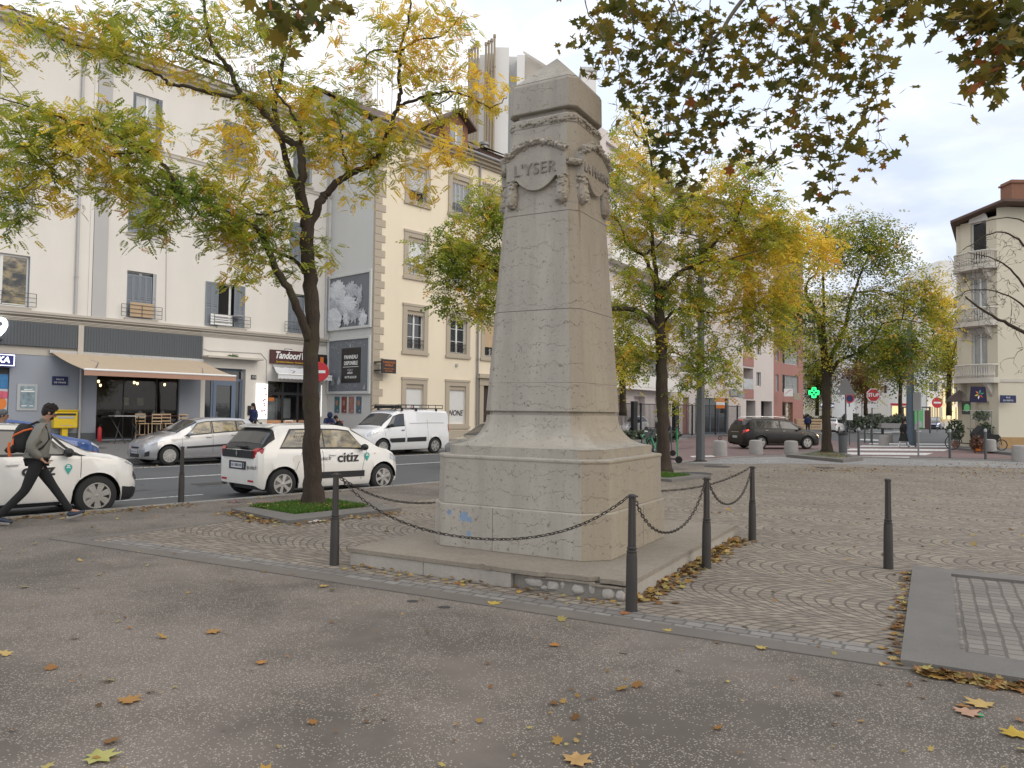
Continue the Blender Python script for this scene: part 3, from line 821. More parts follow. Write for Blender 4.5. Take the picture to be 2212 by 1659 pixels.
def wallh(mb, x0, x1, z0, z1, holes, y=0.0, dep=.22, mi=0, mr=None):
 "wall face with openings and their reveals"
 mr = mi if mr is None else mr
 xs = sorted({x0, x1} | {a for h in holes for a in h[:2] if x0 < a < x1}); zs = sorted({z0, z1} | {a for h in holes for a in h[2:4] if z0 < a < z1})
 for i in range(len(xs) - 1):
  for j in range(len(zs) - 1):
   cx, cz = (xs[i] + xs[i + 1]) / 2, (zs[j] + zs[j + 1]) / 2
   if any(h[0] < cx < h[1] and h[2] < cz < h[3] for h in holes): continue
   mb.quad((xs[i], y, zs[j]), (xs[i + 1], y, zs[j]), (xs[i + 1], y, zs[j + 1]), (xs[i], y, zs[j + 1]), mi)
 for (a, b, c, d) in [h[:4] for h in holes]:
  mb.quad((a, y, c), (b, y, c), (b, y + dep, c), (a, y + dep, c), mr); mb.quad((a, y, d), (a, y + dep, d), (b, y + dep, d), (b, y, d), mr)
  mb.quad((a, y, c), (a, y + dep, c), (a, y + dep, d), (a, y, d), mr); mb.quad((b, y, c), (b, y, d), (b, y + dep, d), (b, y + dep, c), mr)
def slats(mb, x0, x1, z0, z1, y, n, th=.012, gap=.5, tilt=.02):
 for k in range(n):
  za = z0 + (z1 - z0) * k / n; zb = za + (z1 - z0) / n * (1 - gap * .4)
  mb.add([(x0, y, za), (x1, y, za), (x1, y + tilt, zb), (x0, y + tilt, zb)], [(0, 1, 2, 3)])
def louvre(parent, X, x0, x1, z0, z1, y, mat, leaves=2, n=26):
 mb = MB(); mb.x = X; w = (x1 - x0) / leaves
 for i in range(leaves):
  a, b = x0 + i * w + .004, x0 + (i + 1) * w - .004
  f = min(.05, w * .18)
  mb.box(a, a + f, y, y + .035, z0, z1); mb.box(b - f, b, y, y + .035, z0, z1)
  mb.box(a + f, b - f, y, y + .035, z0, z0 + .07); mb.box(a + f, b - f, y, y + .035, z1 - .07, z1)
  zm = z0 + (z1 - z0) * .45; mb.box(a + f, b - f, y, y + .035, zm, zm + .05)
  mb.box(a + f, b - f, y + .033, y + .037, z0 + .07, z1 - .07)
  nn = int(n); h = (z1 - z0 - .14) / nn
  for k in range(nn):
   za = z0 + .07 + k * h
   if zm - h < za < zm + .05: continue
   mb.add([(a + f, y + .003, za), (b - f, y + .003, za), (b - f, y + .03, za + h * .85), (a + f, y + .03, za + h * .85)], [(0, 1, 2, 3)])
 return mb.build('shutter', mat, parent)
def casement(parent, X, x0, x1, z0, z1, y, leaves=2, bars=0, glass='glass', frame='frame', fw=.055, gw=.05, transom=None):
 mb = MB(); mb.x = X
 mb.box(x0, x0 + fw, y, y + .06, z0, z1); mb.box(x1 - fw, x1, y, y + .06, z0, z1)
 mb.box(x0 + fw, x1 - fw, y, y + .06, z0, z0 + fw * 1.3); mb.box(x0 + fw, x1 - fw, y, y + .06, z1 - fw, z1)
 for i in range(1, leaves):
  c = x0 + (x1 - x0) * i / leaves; mb.box(c - gw, c + gw, y - .008, y + .052, z0 + fw * 1.3, z1 - fw)
 for k in range(1, bars + 1):
  zz = z0 + (z1 - z0) * k / (bars + 1)
  mb.box(x0 + fw, x1 - fw, y + .012, y + .048, zz - .014, zz + .014)
 if transom: mb.box(x0 + fw, x1 - fw, y - .004, y + .056, transom - .03, transom + .03)
 w = mb.build('window', M[frame], parent)
 mb = MB(); mb.x = X; mb.quad((x0, y + .035, z0), (x1, y + .035, z0), (x1, y + .035, z1), (x0, y + .035, z1)); mb.build('pane', M[glass], w)
 return w
def railing(parent, X, x0, x1, z0, z1, y, mat='pole', nh=3, ret=.0, name='railing'):
 mb = MB(); mb.x = X
 for k in range(nh):
  zz = lerp(z0, z1, k / max(1, nh - 1)); mb.tube([(x0, y, zz), (x1, y, zz)], .012, 5)
 for xx in (x0, x1, (x0 + x1) / 2): mb.tube([(xx, y, z0), (xx, y, z1)], .013, 5)
 return mb.build(name, M[mat], parent)
def scroll_rail(parent, X, x0, x1, z0, z1, y):
 mb = MB(); mb.x = X
 for zz in (z0, z1, z1 - .05): mb.tube([(x0, y, zz), (x1, y, zz)], .012, 4)
 n = 6; w = (x1 - x0) / n
 for i in range(n):
  c = x0 + (i + .5) * w
  for r, cz in ((w * .42, (z0 + z1) / 2 - .03), (w * .24, (z0 + z1) / 2 + .02)):
   mb.tube([(c + r * math.cos(a), y, cz + r * 1.5 * math.sin(a)) for a in [k * math.pi / 5 for k in range(11)]], .008, 4, cap=False)
  mb.tube([(x0 + i * w, y, z0), (x0 + i * w, y, z1)], .01, 4)
 return mb.build('railing', M['iron'], parent)
T1 = 33.0
b1 = thing('apartment_block', 'long off-white four-storey block with grey shopfront cladding and blue-grey shutters, left', 'building', ST(0, T1), SANG)
wins = {'f1': [(7.35, 9.17), (12.72, 13.93), (16.72, 18.03), (20.3, 21.35)], 'f2': [(7.5, 9.2), (12.68, 13.9), (16.72, 17.97), (20.3, 21.35)], 'f3': [(6.6, 8.0), (12.75, 13.97), (16.72, 18.05), (20.4, 21.5)]}
zr = {'f1': (5.42, 7.38), 'f2': (9.0, 10.94), 'f3': (12.92, 14.95)}
holes = [(a, b, zr[f][0], zr[f][1]) for f in wins for a, b in wins[f]]
holes += [(2.0, 3.4, z0, z1) for z0, z1 in zr.values()]
EX = 22.70
mb = MB(); wallh(mb, -6, EX, 5.30, 16.25, holes, 0, .26)
mb.quad((-6, 0, 0), (-6, 12, 0), (-6, 12, 16.25), (-6, 0, 16.25)); mb.quad((EX, 12, 0), (EX, 0, 0), (EX, 0, 16.25), (EX, 12, 16.25))
mb.build('upper_wall', M['white_wall'], b1)
mb = MB(); mb.box(-6.3, EX + .1, -.42, 12, 16.25, 16.42); mb.box(-6.3, EX + .05, -.30, .3, 16.12, 16.25); mb.build('eaves', M['cornice'], b1)
mb = MB(); mb.prof([(-6.3, 16.42), (EX + .1, 16.42), (EX + .1, 16.5), (-6.3, 16.5)], -.44, -.30); mb.add([(-6.3, -.44, 16.43), (EX + .1, -.44, 16.43), (EX + .1, 6, 18.2), (-6.3, 6, 18.2), (-6.3, 12.3, 16.43), (EX + .1, 12.3, 16.43)], [(0, 1, 2, 3), (3, 2, 5, 4)])
mb.build('roof', M['roof'], b1)
mb = MB(); mb.box(-6, EX, -.16, 0, 5.12, 5.30); mb.box(-6, EX, -.22, 0, 5.20, 5.28);
for k in range(3): mb.box(-6, EX, -.10 + .025 * k, 0, 5.0 - k * .05, 5.035 - k * .05)
mb.build('cornice', M['cornice'], b1)
mb = MB(); mb.box(11.95, EX, -.05, 0, 12.56, 12.70); mb.box(12.0, EX, -.07, 0, 12.70, 12.735); mb.build('string_course', M['cornice'], b1)
mb = MB(); mb.box(11.38, 11.92, -.06, 0, 5.31, 16.1); mb.build('pilaster', M['band'], b1)
mb = MB(); mb.box(11.24, 11.36, -.03, 0, 5.31, 16.1); mb.build('pilaster_edge', M['white_wall'], b1)
def drain(x, z0, z1, mat='pipe', r=.055, y=-.07):
 mb = MB(); mb.tube([(x, y, z0), (x, y, z1)], r, 10)
 zz = z0 + 1.5
 while zz < z1: mb.tube([(x, y, zz), (x, y, zz + .06)], r + .02, 10); zz += 2.9
 return mb
drain(10.78, 5.3, 16.1).build('downpipe', M['pipe'], b1, smooth=True)
drain(11.05, .05, 3.9, r=.05).build('downpipe', M['pipe'], b1, smooth=True)
drain(22.45, 5.3, 16.1, r=.05).build('downpipe', M['pipe'], b1, smooth=True)
mb = MB(); mb.tube([(14.35, -.02, 5.4), (14.3, -.02, 8.6), (14.36, -.02, 12.4)], .012, 4); mb.tube([(16.0, -.01, 4.35), (16.3, -.02, 4.25), (18.9, -.02, 4.3), (19.2, -.02, 4.0), (19.22, -.02, 2.0)], .02, 5)
mb.build('cable', M['pipe'], b1)
gh = [(7.2, 8.62, .0, 3.1), (11.68, 15.05, .35, 3.25), (16.2, 18.15, .03, 3.5), (19.3, 22.2, .03, 3.0)]
mb = MB(); wallh(mb, -6, 16.0, 0, 3.62, gh[:2], 0, .2); mb.build('shop_wall', M['grey_wall'], b1)
mb = MB(); wallh(mb, 16.0, EX, 0, 5.12, gh[2:], 0, .35); mb.build('shop_wall', M['white_wall'], b1)
mb = MB(); mb.box(-6, 10.86, -.14, .05, 3.95, 4.86); mb.box(11.1, 15.98, -.12, .05, 3.8, 4.86)
for x in np.arange(-5.9, 10.8, .105): mb.box(x, x + .05, -.155, -.14, 3.96, 4.85)
for x in np.arange(11.15, 15.95, .105): mb.box(x, x + .05, -.135, -.12, 3.81, 4.85)
mb.build('cladding', M['dgrey'], b1)
mb = MB(); mb.box(10.88, 11.08, -.17, .05, 3.62, 4.9); mb.box(-6, 16.0, -.02, .05, 3.62, 3.96); mb.box(-6, 16.0, .0, .05, 3.96, 5.12); mb.box(15.98, 16.06, -.03, .0, 3.5, 5.0); mb.build('concrete_pier', M['cornice'], b1)
mb = MB(); mb.box(9.83, 11.66, -.015, 0, .04, .62); mb.build('plinth', M['dgrey'], b1)
mb = MB(); mb.box(16.05, 18.75, -.55, 0, 3.92, 4.02); mb.box(17.4, 17.55, -.4, -.28, 4.02, 4.16); mb.build('door_canopy', M['cornice'], b1, bevel=.01)
mb = MB()
for k in range(60):
 p = (17.2 + rng.normal(0, .12), -.5 + rng.normal(0, .03), 4.03 + abs(rng.normal(0, .03))); mb.ball(p, .03, 4, 3)
mb.build('moss_tuft', pm('moss', (.08, .14, .03), .9), b1)
for f in wins:
 z0, z1 = zr[f]
 for i, (a, b) in enumerate(wins[f]):
  mb = MB(); mb.box(a - .07, b + .07, -.09, 0, z0 - .13, z0 - .02); mb.build('window_sill', M['cornice'], b1)
  if i == 0:
   casement(b1, I4, a, b, z0, z1, .12, 2, 0, 'glassw' if f == 'f1' else 'curtain', fw=.08)
   mb = MB(); mb.box(b - .02, b + .0, .002, .12, z0, z1); mb.build('shutter', M['shutter'], b1)
  elif f == 'f3' and i == 1:
   casement(b1, I4, a, b, z0, z1, .12, 2, 0, 'curtain')
   louvre(b1, I4, b - .16, b - .01, z0, z1, .02, M['shutter'], 1); louvre(b1, I4, a + .01, a + .14, z0, z1, .02, M['shutter'], 1)
  elif f == 'f1' and i == 2:
   w_ = casement(b1, I4, a, b, z0, z1, .2, 2, 0, 'dark')
   louvre(b1, I4, a - .62, a - .02, z0 - .02, z1, -.05, M['shutter'], 2); louvre(b1, I4, a + .78, b - .02, z0, z1, .02, M['shutter'], 2)
  else:
   casement(b1, I4, a, b, z0, z1, .17, 2, 0, 'glass')
   louvre(b1, I4, a + .01, b - .17, z0, z1 - (.14 if f == 'f1' else .02), .03, M['shutter'], 4)
   louvre(b1, I4, b - .15, b - .0, z0, z1, .0, M['shutter2'], 1, 20)
  if f == 'f1': railing(b1, I4, a - .25, b + .2, z0 + .02, z0 + .52, -.17, 'pole', 4)
mb = MB(); mb.box(12.82, 13.78, -.15, -.13, 5.46, 6.05); mb.build('wooden_screen', M['wood'], b1)
mb = MB()
for k in range(4): mb.box(16.3, 17.35, -.16, -.14, 5.44 + k * .13, 5.54 + k * .13)
mb.build('white_slat_screen', M['white'], b1)
mb = MB(); mb.lathe([(.02, 0), (.24, .03), (.26, .08), (.2, .1)], 14, (17.55, -.28, 5.86)); mb.build('drying_bowl', M['shutter2'], b1)
for (x0, x1, z0, z1) in [h for h in holes if h[0] == 2.0]: casement(b1, I4, x0, x1, z0, z1, .15, 2)
mb = MB(); mb.box(7.2, 8.62, .08, .12, 0, 3.1); mb.build('shop_front', M['black'], b1)
mb = MB(); mb.quad((7.2, .07, .4), (8.6, .07, .4), (8.6, .07, 2.3), (7.2, .07, 2.3)); wf = mb.build('printed_panel', pm('pale_print', (.50, .53, .56), .4, 0, .5, 3), b1)
mb = MB()
for (px, pz, r) in ((8.3, 1.75, .28), (7.7, 1.95, .2), (8.45, 1.15, .22), (7.9, .9, .25)): mb.lathe([(r, 0), (r * .95, .02), (r * .3, .03), (.01, .01)], 18, (px, .065, pz), 'y')
mb.build('fruit_print', M['orange'], wf)
mb = MB(); mb.quad((7.2, .06, 2.3), (8.6, .06, 2.3), (8.6, .06, 2.85), (7.2, .06, 2.85)); mb.build('blue_print', pm('blue_print', (.03, .17, .38), .4, 0, .6, 4), b1)
mb = MB(); mb.quad((7.2, .055, 1.85), (8.6, .055, 1.95), (8.6, .055, 2.2), (7.2, .055, 2.3)); mb.build('pink_print', pm('pink_print', (.55, .10, .16), .4, 0, .6, 5), b1)
mb = MB(); mb.box(8.88, 9.55, -.04, 0, 1.5, 2.5); wf = mb.build('notice_case', M['shutter2'], b1)
mb = MB(); mb.box(8.98, 9.47, -.046, -.04, 1.58, 2.42); mb.build('notice_sheet', pm('notice_print', (.22, .30, .34), .4, 0, .9, 6), wf)
mb = MB(); mb.box(9.0, 9.45, -.05, -.046, 2.2, 2.25); mb.box(9.1, 9.38, -.05, -.046, 2.28, 2.31); mb.box(9.02, 9.2, -.05, -.046, 1.66, 1.69); mb.box(9.3, 9.42, -.05, -.046, 1.66, 1.69); mb.build('notice_lines', M['white'], wf)
mb = MB(); mb.box(18.42, 18.68, -.03, 0, 3.05, 3.25); o = mb.build('number_plate', M['ink'], b1); text('number', '152', .16, M['white'], o, (18.55, -.033, 3.15), ext=.001)
mb = MB(); mb.box(18.28, 18.45, -.06, 0, 1.35, 1.8); mb.build('intercom', M['black'], b1, bevel=.01)
cf = []
mb = MB(); mb.box(11.66, 15.07, 3.2, 3.25, 0, 3.3); mb.quad((11.66, .2, .02), (15.07, .2, .02), (15.07, 3.2, .02), (11.66, 3.2, .02)); mb.quad((11.66, .2, 3.28), (15.07, .2, 3.28), (15.07, 3.2, 3.28), (11.66, 3.2, 3.28)); mb.quad((11.66, .2, 0), (11.66, 3.2, 0), (11.66, 3.2, 3.3), (11.66, .2, 3.3)); mb.quad((15.07, .2, 0), (15.07, 3.2, 0), (15.07, 3.2, 3.3), (15.07, .2, 3.3))
mb.build('cafe_room', M['innerwall'], b1)
mb = MB(); y = .13
for x in (11.68, 12.75, 14.1, 15.0): mb.box(x, x + .05, y, y + .05, .35, 3.25)
mb.box(11.73, 15.0, y, y + .05, .35, .42); mb.box(11.73, 15.0, y, y + .05, 3.18, 3.25)
sf = mb.build('shop_window', M['black'], b1)
mb = MB(); mb.quad((11.7, y + .02, .4), (15.03, y + .02, .4), (15.03, y + .02, 3.2), (11.7, y + .02, 3.2)); mb.build('pane', M['clearwin'], sf)
for (x, yy, z) in ((11.95, .6, 2.72), (13.33, .5, 2.72), (13.7, 1.1, 2.70), (14.7, .7, 2.68), (12.6, 2.2, 2.6)):
 mb = MB(); mb.tube([(x, yy, z + .09), (x, yy, 3.25)], .006, 4); mb.lathe([(.03, .05), (.035, .09)], 8, (x, yy, z)); o = mb.build('pendant_lamp', M['black'], b1)
 mb = MB(); mb.ball((x, yy, z), .05, 8, 6, 0, (1, 1, 1.4)); mb.build('bulb', M['litwarm'], o)
mb = MB()
for x in (12.35, 13.9, 14.55): mb.box(x, x + .28, 3.15, 3.19, 1.75, 2.1)
mb.build('wall_picture', pm('lit_picture', (.6, .62, .4), .5, 0, .5, 8), b1)
for x in (12.7, 13.6, 14.2, 14.55):
 mb = MB(); mb.lathe([(.02, .22), (.05, .2), (.12, .09), (.16, 0)], 12, (x, .5, 1.32)); mb.build('glass_lamp', M['curtain'], b1, smooth=True)
mb = MB(); mb.box(12.0, 14.9, .35, .75, 1.24, 1.30); mb.build('window_counter', M['dwood'], b1)
mb = MB(); y = .28
for x in (16.25, 16.62, 17.72, 18.02): mb.box(x, x + .1, y, y + .08, .03, 2.92)
mb.box(16.25, 18.12, y - .01, y + .09, 2.92, 3.04); mb.box(16.35, 18.02, y, y + .08, .03, .18); mb.box(16.72, 17.72, y - .02, y + .06, 2.72, 2.92); mb.box(16.72, 16.86, y - .03, y - .01, .1, 2.8); mb.box(17.6, 17.72, y - .03, y - .01, .1, 2.8)
mb.box(16.25, 18.12, y, y + .08, 3.4, 3.5)
dr = mb.build('front_door', M['blueframe'], b1)
mb = MB(); mb.quad((16.3, y + .04, .1), (18.1, y + .04, .1), (18.1, y + .04, 3.45), (16.3, y + .04, 3.45)); mb.build('pane', M['glass'], dr)
mb = MB(); mb.tube([(16.9, y - .06, 1.0), (16.9, y - .06, 1.5)], .014, 6); mb.build('handle', M['steel'], dr)
mb = MB(); y = .25
for x, w_ in ((19.3, .07), (20.2, .13), (21.05, .13), (22.1, .1)): mb.box(x, x + w_, y, y + .08, .03, 3.0)
mb.box(19.37, 22.1, y - .01, y + .07, 2.35, 2.48); mb.box(19.37, 22.1, y, y + .08, .03, .25)
sf = mb.build('shop_window', M['black'], b1)
mb = MB(); mb.quad((19.33, y + .03, .1), (22.15, y + .03, .1), (22.15, y + .03, 2.95), (19.33, y + .03, 2.95)); mb.build('pane', M['clearwin'], sf)
mb = MB(); mb.box(19.2, 22.25, 3.0, 3.05, 0, 3.0); mb.quad((19.3, .3, .03), (22.2, .3, .03), (22.2, 3, .03), (19.3, 3, .03)); mb.quad((19.3, .3, 3), (22.2, .3, 3), (22.2, 3, 3), (19.3, 3, 3)); mb.quad((19.3, .3, 0), (19.3, 3, 0), (19.3, 3, 3), (19.3, .3, 3)); mb.quad((22.2, .3, 0), (22.2, 3, 0), (22.2, 3, 3), (22.2, .3, 3)); mb.build('shop_room', M['innerwall'], b1)
mb = MB(); mb.box(19.45, 20.2, .6, .62, .9, 2.2); mb.box(20.5, 21.0, .7, .72, 1.2, 2.2); mb.build('inner_panel', M['curtain'], b1)
for (a, b) in ((19.37, 20.2), (20.33, 21.05), (21.18, 22.1)):
 mb = MB(); mb.box(a, b, y - .012, y - .004, .75, 1.12); o = mb.build('food_print', pm('food_print', (.55, .30, .16), .5, 0, .9, 3.5), b1)
 mb = MB()
 for k in range(5):
  r = rng.uniform(.07, .13); mb.lathe([(r, 0), (r * .9, .008), (r * .4, .012), (.005, .012)], 12, (lerp(a + .12, b - .12, k / 4), y - .014, .9 + rng.normal(0, .04)), 'y')
 mb.build('dish_print', M['orange'], o)
mb = MB(); mb.box(19.5, 19.8, y - .01, y - .002, 2.05, 2.22); mb.build('orange_sticker', M['orange'], b1)
mb = MB(); mb.box(22.3, 22.34, -.02, 0, 1.3, 2.9); mb.build('light_strip', M['lit'], b1)
def sgn(name, label, x0, x1, z0, z1, y0, y1, mat, cat='sign', T=T1, bevel=.0):
 c = ((x0 + x1) / 2, y0, z0); P = ST(c[0], T + c[1], c[2]); t = thing(name, label, cat, P, SANG)
 mb = MB(); mb.box(x0 - c[0], x1 - c[0], 0, y1 - y0, 0, z1 - z0); mb.build('panel', M[mat], t, bevel=bevel); return t
t = sgn('shop_sign', 'round-numeral white lit 9 on the dark cladding at the far left edge', 7.9, 8.3, 4.1, 4.15, -.24, -.16, 'black')
text('numeral', '9', 1.1, M['litblk'], t, (-.0, -.05, .38), ext=.03, off=.03, shear=.15)
t = sgn('shop_sign', 'blue framed lit sign ending in a white A, left edge', 7.2, 8.72, 3.12, 3.6, -.30, -.14, 'litnavy')
mb = MB();
for q in ((-.73, .73, .03, .055), (-.73, .73, .425, .45), (.70, .73, .05, .43)): mb.box(q[0], q[1], -.02, -.003, q[2], q[3])
mb.build('lit_border', M['litblk'], t); text('letter', 'KA', .30, M['litblk'], t, (.36, -.012, .24), ext=.008, off=.01, shear=.2)
t = sgn('street_plate', 'small navy street-name plate on the grey wall above the yellow letter box', 10.05, 10.6, 2.5, 2.84, -.03, 0, 'navy', 'street sign')
text('writing', 'ROUTE', .085, M['white'], t, (0, -.004, .22), ext=.001); text('writing', 'DE VIENNE', .085, M['white'], t, (0, -.004, .10), ext=.001)
def awning(label, x0, x1, xa, xb, zt, zb, proj, mat, val, scallop, T=T1, vh=.22, barm='white'):
 t = thing('awning', label, 'awning', ST((x0 + x1) / 2, T, zb), SANG); cx = (x0 + x1) / 2
 mb = MB(); n = 24
 for i in range(n):
  f, g = i / n, (i + 1) / n
  for j in range(6):
   h, k = j / 6, (j + 1) / 6
   def P(ff, hh): return (lerp(lerp(x0, x1, ff), lerp(xa, xb, ff), hh) - cx, -.08 - proj * hh, lerp(zt, zb, hh) - zb - .06 * math.sin(math.pi * hh) + .012 * math.sin(ff * 37))
   mb.quad(P(f, h), P(g, h), P(g, k), P(f, k))
 mb.build('cloth', M[mat], t, smooth=True)
 mb = MB(); mb.tube([(xa - cx, -.08 - proj, 0), (xb - cx, -.08 - proj, 0)], .045, 8); mb.build('front_bar', M[barm], t, smooth=True)
 mb = MB(); n = 60 if scallop else 1
 for i in range(n):
  f, g = i / n, (i + 1) / n
  q = lambda ff: -vh + (.05 * abs(math.sin(ff * math.pi * 14)) - .05 if scallop else 0)
  a, b = lerp(xa, xb, f) - cx, lerp(xa, xb, g) - cx; yy = -.09 - proj
  mb.quad((a, yy, -.02), (b, yy, -.02), (b, yy - .01, q(g)), (a, yy - .01, q(f)))
 mb.build('valance', M[val], t)
 mb = MB(); mb.box(x0 - cx - .05, x1 - cx + .05, -.14, -.0, zt - zb - .05, zt - zb + .07); mb.build('cassette', M['steel'], t)
 for s_ in (.15, .85):
  mb = MB(); xx = lerp(x0, x1, s_) - cx; mb.tube([(xx, -.1, zt - zb - .08), (xx + .5, -proj * .5, (zt - zb) * .45), (xx, -.08 - proj, -.02)], .025, 6); mb.build('folding_arm', M['steel'], t)
 return t
def pxs(u, v, t): return FS(u, v, t)[0], FS(u, v, t)[1]
a0, z_a = pxs(182, 797, T1 - 2.1); a1, z_b = pxs(510, 813, T1 - 2.1)
awning('wide beige cloth awning with rusty valance over the cafe window', 9.95, 15.98, a0, a1, 3.78, (z_a + z_b) / 2, 2.0, 'awn', 'awn2', False)
c0, z_c = pxs(608, 808, T1 - .9); c1, z_d = pxs(716, 813, T1 - .9)
awning('short white awning with scalloped edge over the tandoori shop', 19.55, 22.45, c0 - .2, c1, 3.72, (z_c + z_d) / 2, .85, 'awnw', 'awnw', True, vh=.20)
t = sgn('shop_sign', 'maroon restaurant name board lettered Tandoori over the white awning', 19.35, 22.0, 3.86, 4.52, -.12, 0, 'maroon')
text('writing', 'Tandoori', .46, M['white'], t, (-.42, -.01, .40), ext=.004, shear=.32, sx=.80, off=.014); text('writing', 'World', .46, M['white'], t, (.78, -.01, .40), ext=.004, shear=.32, sx=.75, off=.014)
text('writing', 'Specialites Indiennes - Restauration rapide', .115, M['yellow'], t, (-.05, -.01, .09), ext=.002, sx=1.0)
mb = MB(); mb.box(-.62, -.30, -.22, -.02, .69, .73); mb.tube([(-.46, -.1, .66), (-.46, .1, .66)], .01, 4); o = mb.build('lamp', M['black'], t)
mb = MB(); mb.box(-.60, -.32, -.20, -.04, .675, .689); mb.build('lamp_glow', M['lit'], o)
t = sgn('shop_sign', 'dark square sign with an orange figure and clock disc beside the restaurant board', 22.05, 22.6, 3.82, 4.45, -.1, 0, 'ink')
mb = MB(); mb.lathe([(.24, 0), (.24, .03)], 20, (.02, -.03, .32), 'y'); mb.build('disc', M['black'], t); mb = MB(); mb.box(-.2, .0, -.036, -.031, .12, .5); mb.build('print', M['orange'], t)
t = sgn('menu_board', 'tall white lit menu board beside the tandoori shop window', 18.68, 19.26, 1.18, 2.86, -.09, 0, 'lit', 'sign')
mb = MB()
for k in range(46):
 x = rng.uniform(-.25, .05); z = 1.58 - 1.45 * (k / 46); w_ = rng.uniform(.06, .2); mb.box(x, x + w_, -.004, -.001, z, z + .012)
mb.build('menu_print', M['ink'], t)
mb = MB()
for k in range(9):
 x = rng.uniform(-.05, .2); z = rng.uniform(.1, 1.5); mb.box(x, x + .08, -.006, -.002, z, z + .06)
mb.build('picture_print', M['red'], t)
t = sgn('sign_disc', 'red no-entry disc partly hidden behind the nearest tree trunk', 0, .01, 0, .01, 0, .01, 'pole', 'road sign')
t.location = AY(688, 862, 24.0) * 1.0; t.location.z = RZ
for ch in children(t): bpy.data.objects.remove(ch)
nz = AY(686, 803, 24.0).z - RZ
mb = MB(); mb.tube([(0, .03, 0), (0, .03, nz + .3)], .03, 8); mb.build('post', M['pole'], t)
mb = MB(); mb.lathe([(.30, 0), (.31, .01), (.30, .02)], 28, (0, -.02, nz), 'y'); mb.build('disc', M['red'], t)
mb = MB(); mb.box(-.2, .2, -.03, -.022, nz - .045, nz + .045); mb.build('bar', M['white'], t)
t.rotation_euler.z = 0.1
T2 = 29.34
b2 = thing('town_house', 'cream four-storey house with brown quoins, framed windows and a grey advertising gable', 'building', ST(EX, T2), SANG)
def fr2(x, z=0): return x - EX
W2 = [(24.78, 25.92), (27.76, 28.98), (30.4, 31.6), (34.0, 35.2), (37.4, 38.6)]; Z2 = [(.98, 3.0), (4.75, 6.72), (8.55, 10.45), (12.35, 14.15)]
holes = [(a - EX, b - EX, z0, z1) for a, b in W2 for z0, z1 in Z2]
holes = [h for h in holes if not (abs(h[0] - (30.4 - EX)) < .1 and h[2] < 1.5)] + [(30.3 - EX, 31.7 - EX, 0, 3.1)]
L2 = 19.0; H2 = 15.55
mb = MB(); wallh(mb, 0, L2, .03, H2, holes, 0, .22); mb.quad((L2, 0, 0), (L2, 10, 0), (L2, 10, H2), (L2, 0, H2)); mb.build('wall', M['cream'], b2)
mb = MB(); mb.quad((0, 10, .03), (0, 0.0, .03), (0, 0.0, H2), (0, 10, H2)); mb.add([(0, 0, H2), (0, 10, H2), (0, 5, 18.6)], [(0, 2, 1)]); mb.build('gable_wall', M['gable'], b2)
mb = MB();
z = .1; k = 0
while z < H2 - .4:
 w_ = .62 if k % 2 == 0 else .40; mb.box(-.012, w_, -.035, .12, z, z + .355); z += .375; k += 1
mb.build('quoins', M['cream_trim'], b2, bevel=.006)
mb = MB(); mb.box(-.02, L2, -.05, 0, .03, .62); mb.build('plinth', M['cream_trim'], b2)
mb = MB(); mb.box(-.3, L2, -.5, -.0, H2 + .0, H2 + .12); mb.box(0, L2, -.3, 0, H2 - .16, H2); mb.box(0, L2, -.14, 0, H2 - .28, H2 - .16); mb.build('cornice', M['cream_trim'], b2)
mb = MB(); mb.tube([(-.3, -.55, H2 + .17), (L2, -.55, H2 + .17)], .085, 10); mb.build('gutter', M['zinc'], b2, smooth=True)
mb = MB(); mb.add([(-.35, -.5, H2 + .14), (L2, -.5, H2 + .14), (L2, 5, 18.8), (-.35, 5, 18.8), (-.35, 10.5, H2 + .1), (L2, 10.5, H2 + .1)], [(0, 1, 2, 3), (3, 2, 5, 4)]); mb.build('roof', M['roof'], b2)
for xx in (29.82, 36): drain(xx - EX, .1, H2 - .2, 'zinc', .055, -.1).build('downpipe', M['zinc'], b2, smooth=True)
mb = MB(); mb.box(28.2 - EX, 28.34 - EX, -.1, 0, 4.05, 4.2); mb.build('lamp_box', M['shutter2'], b2)
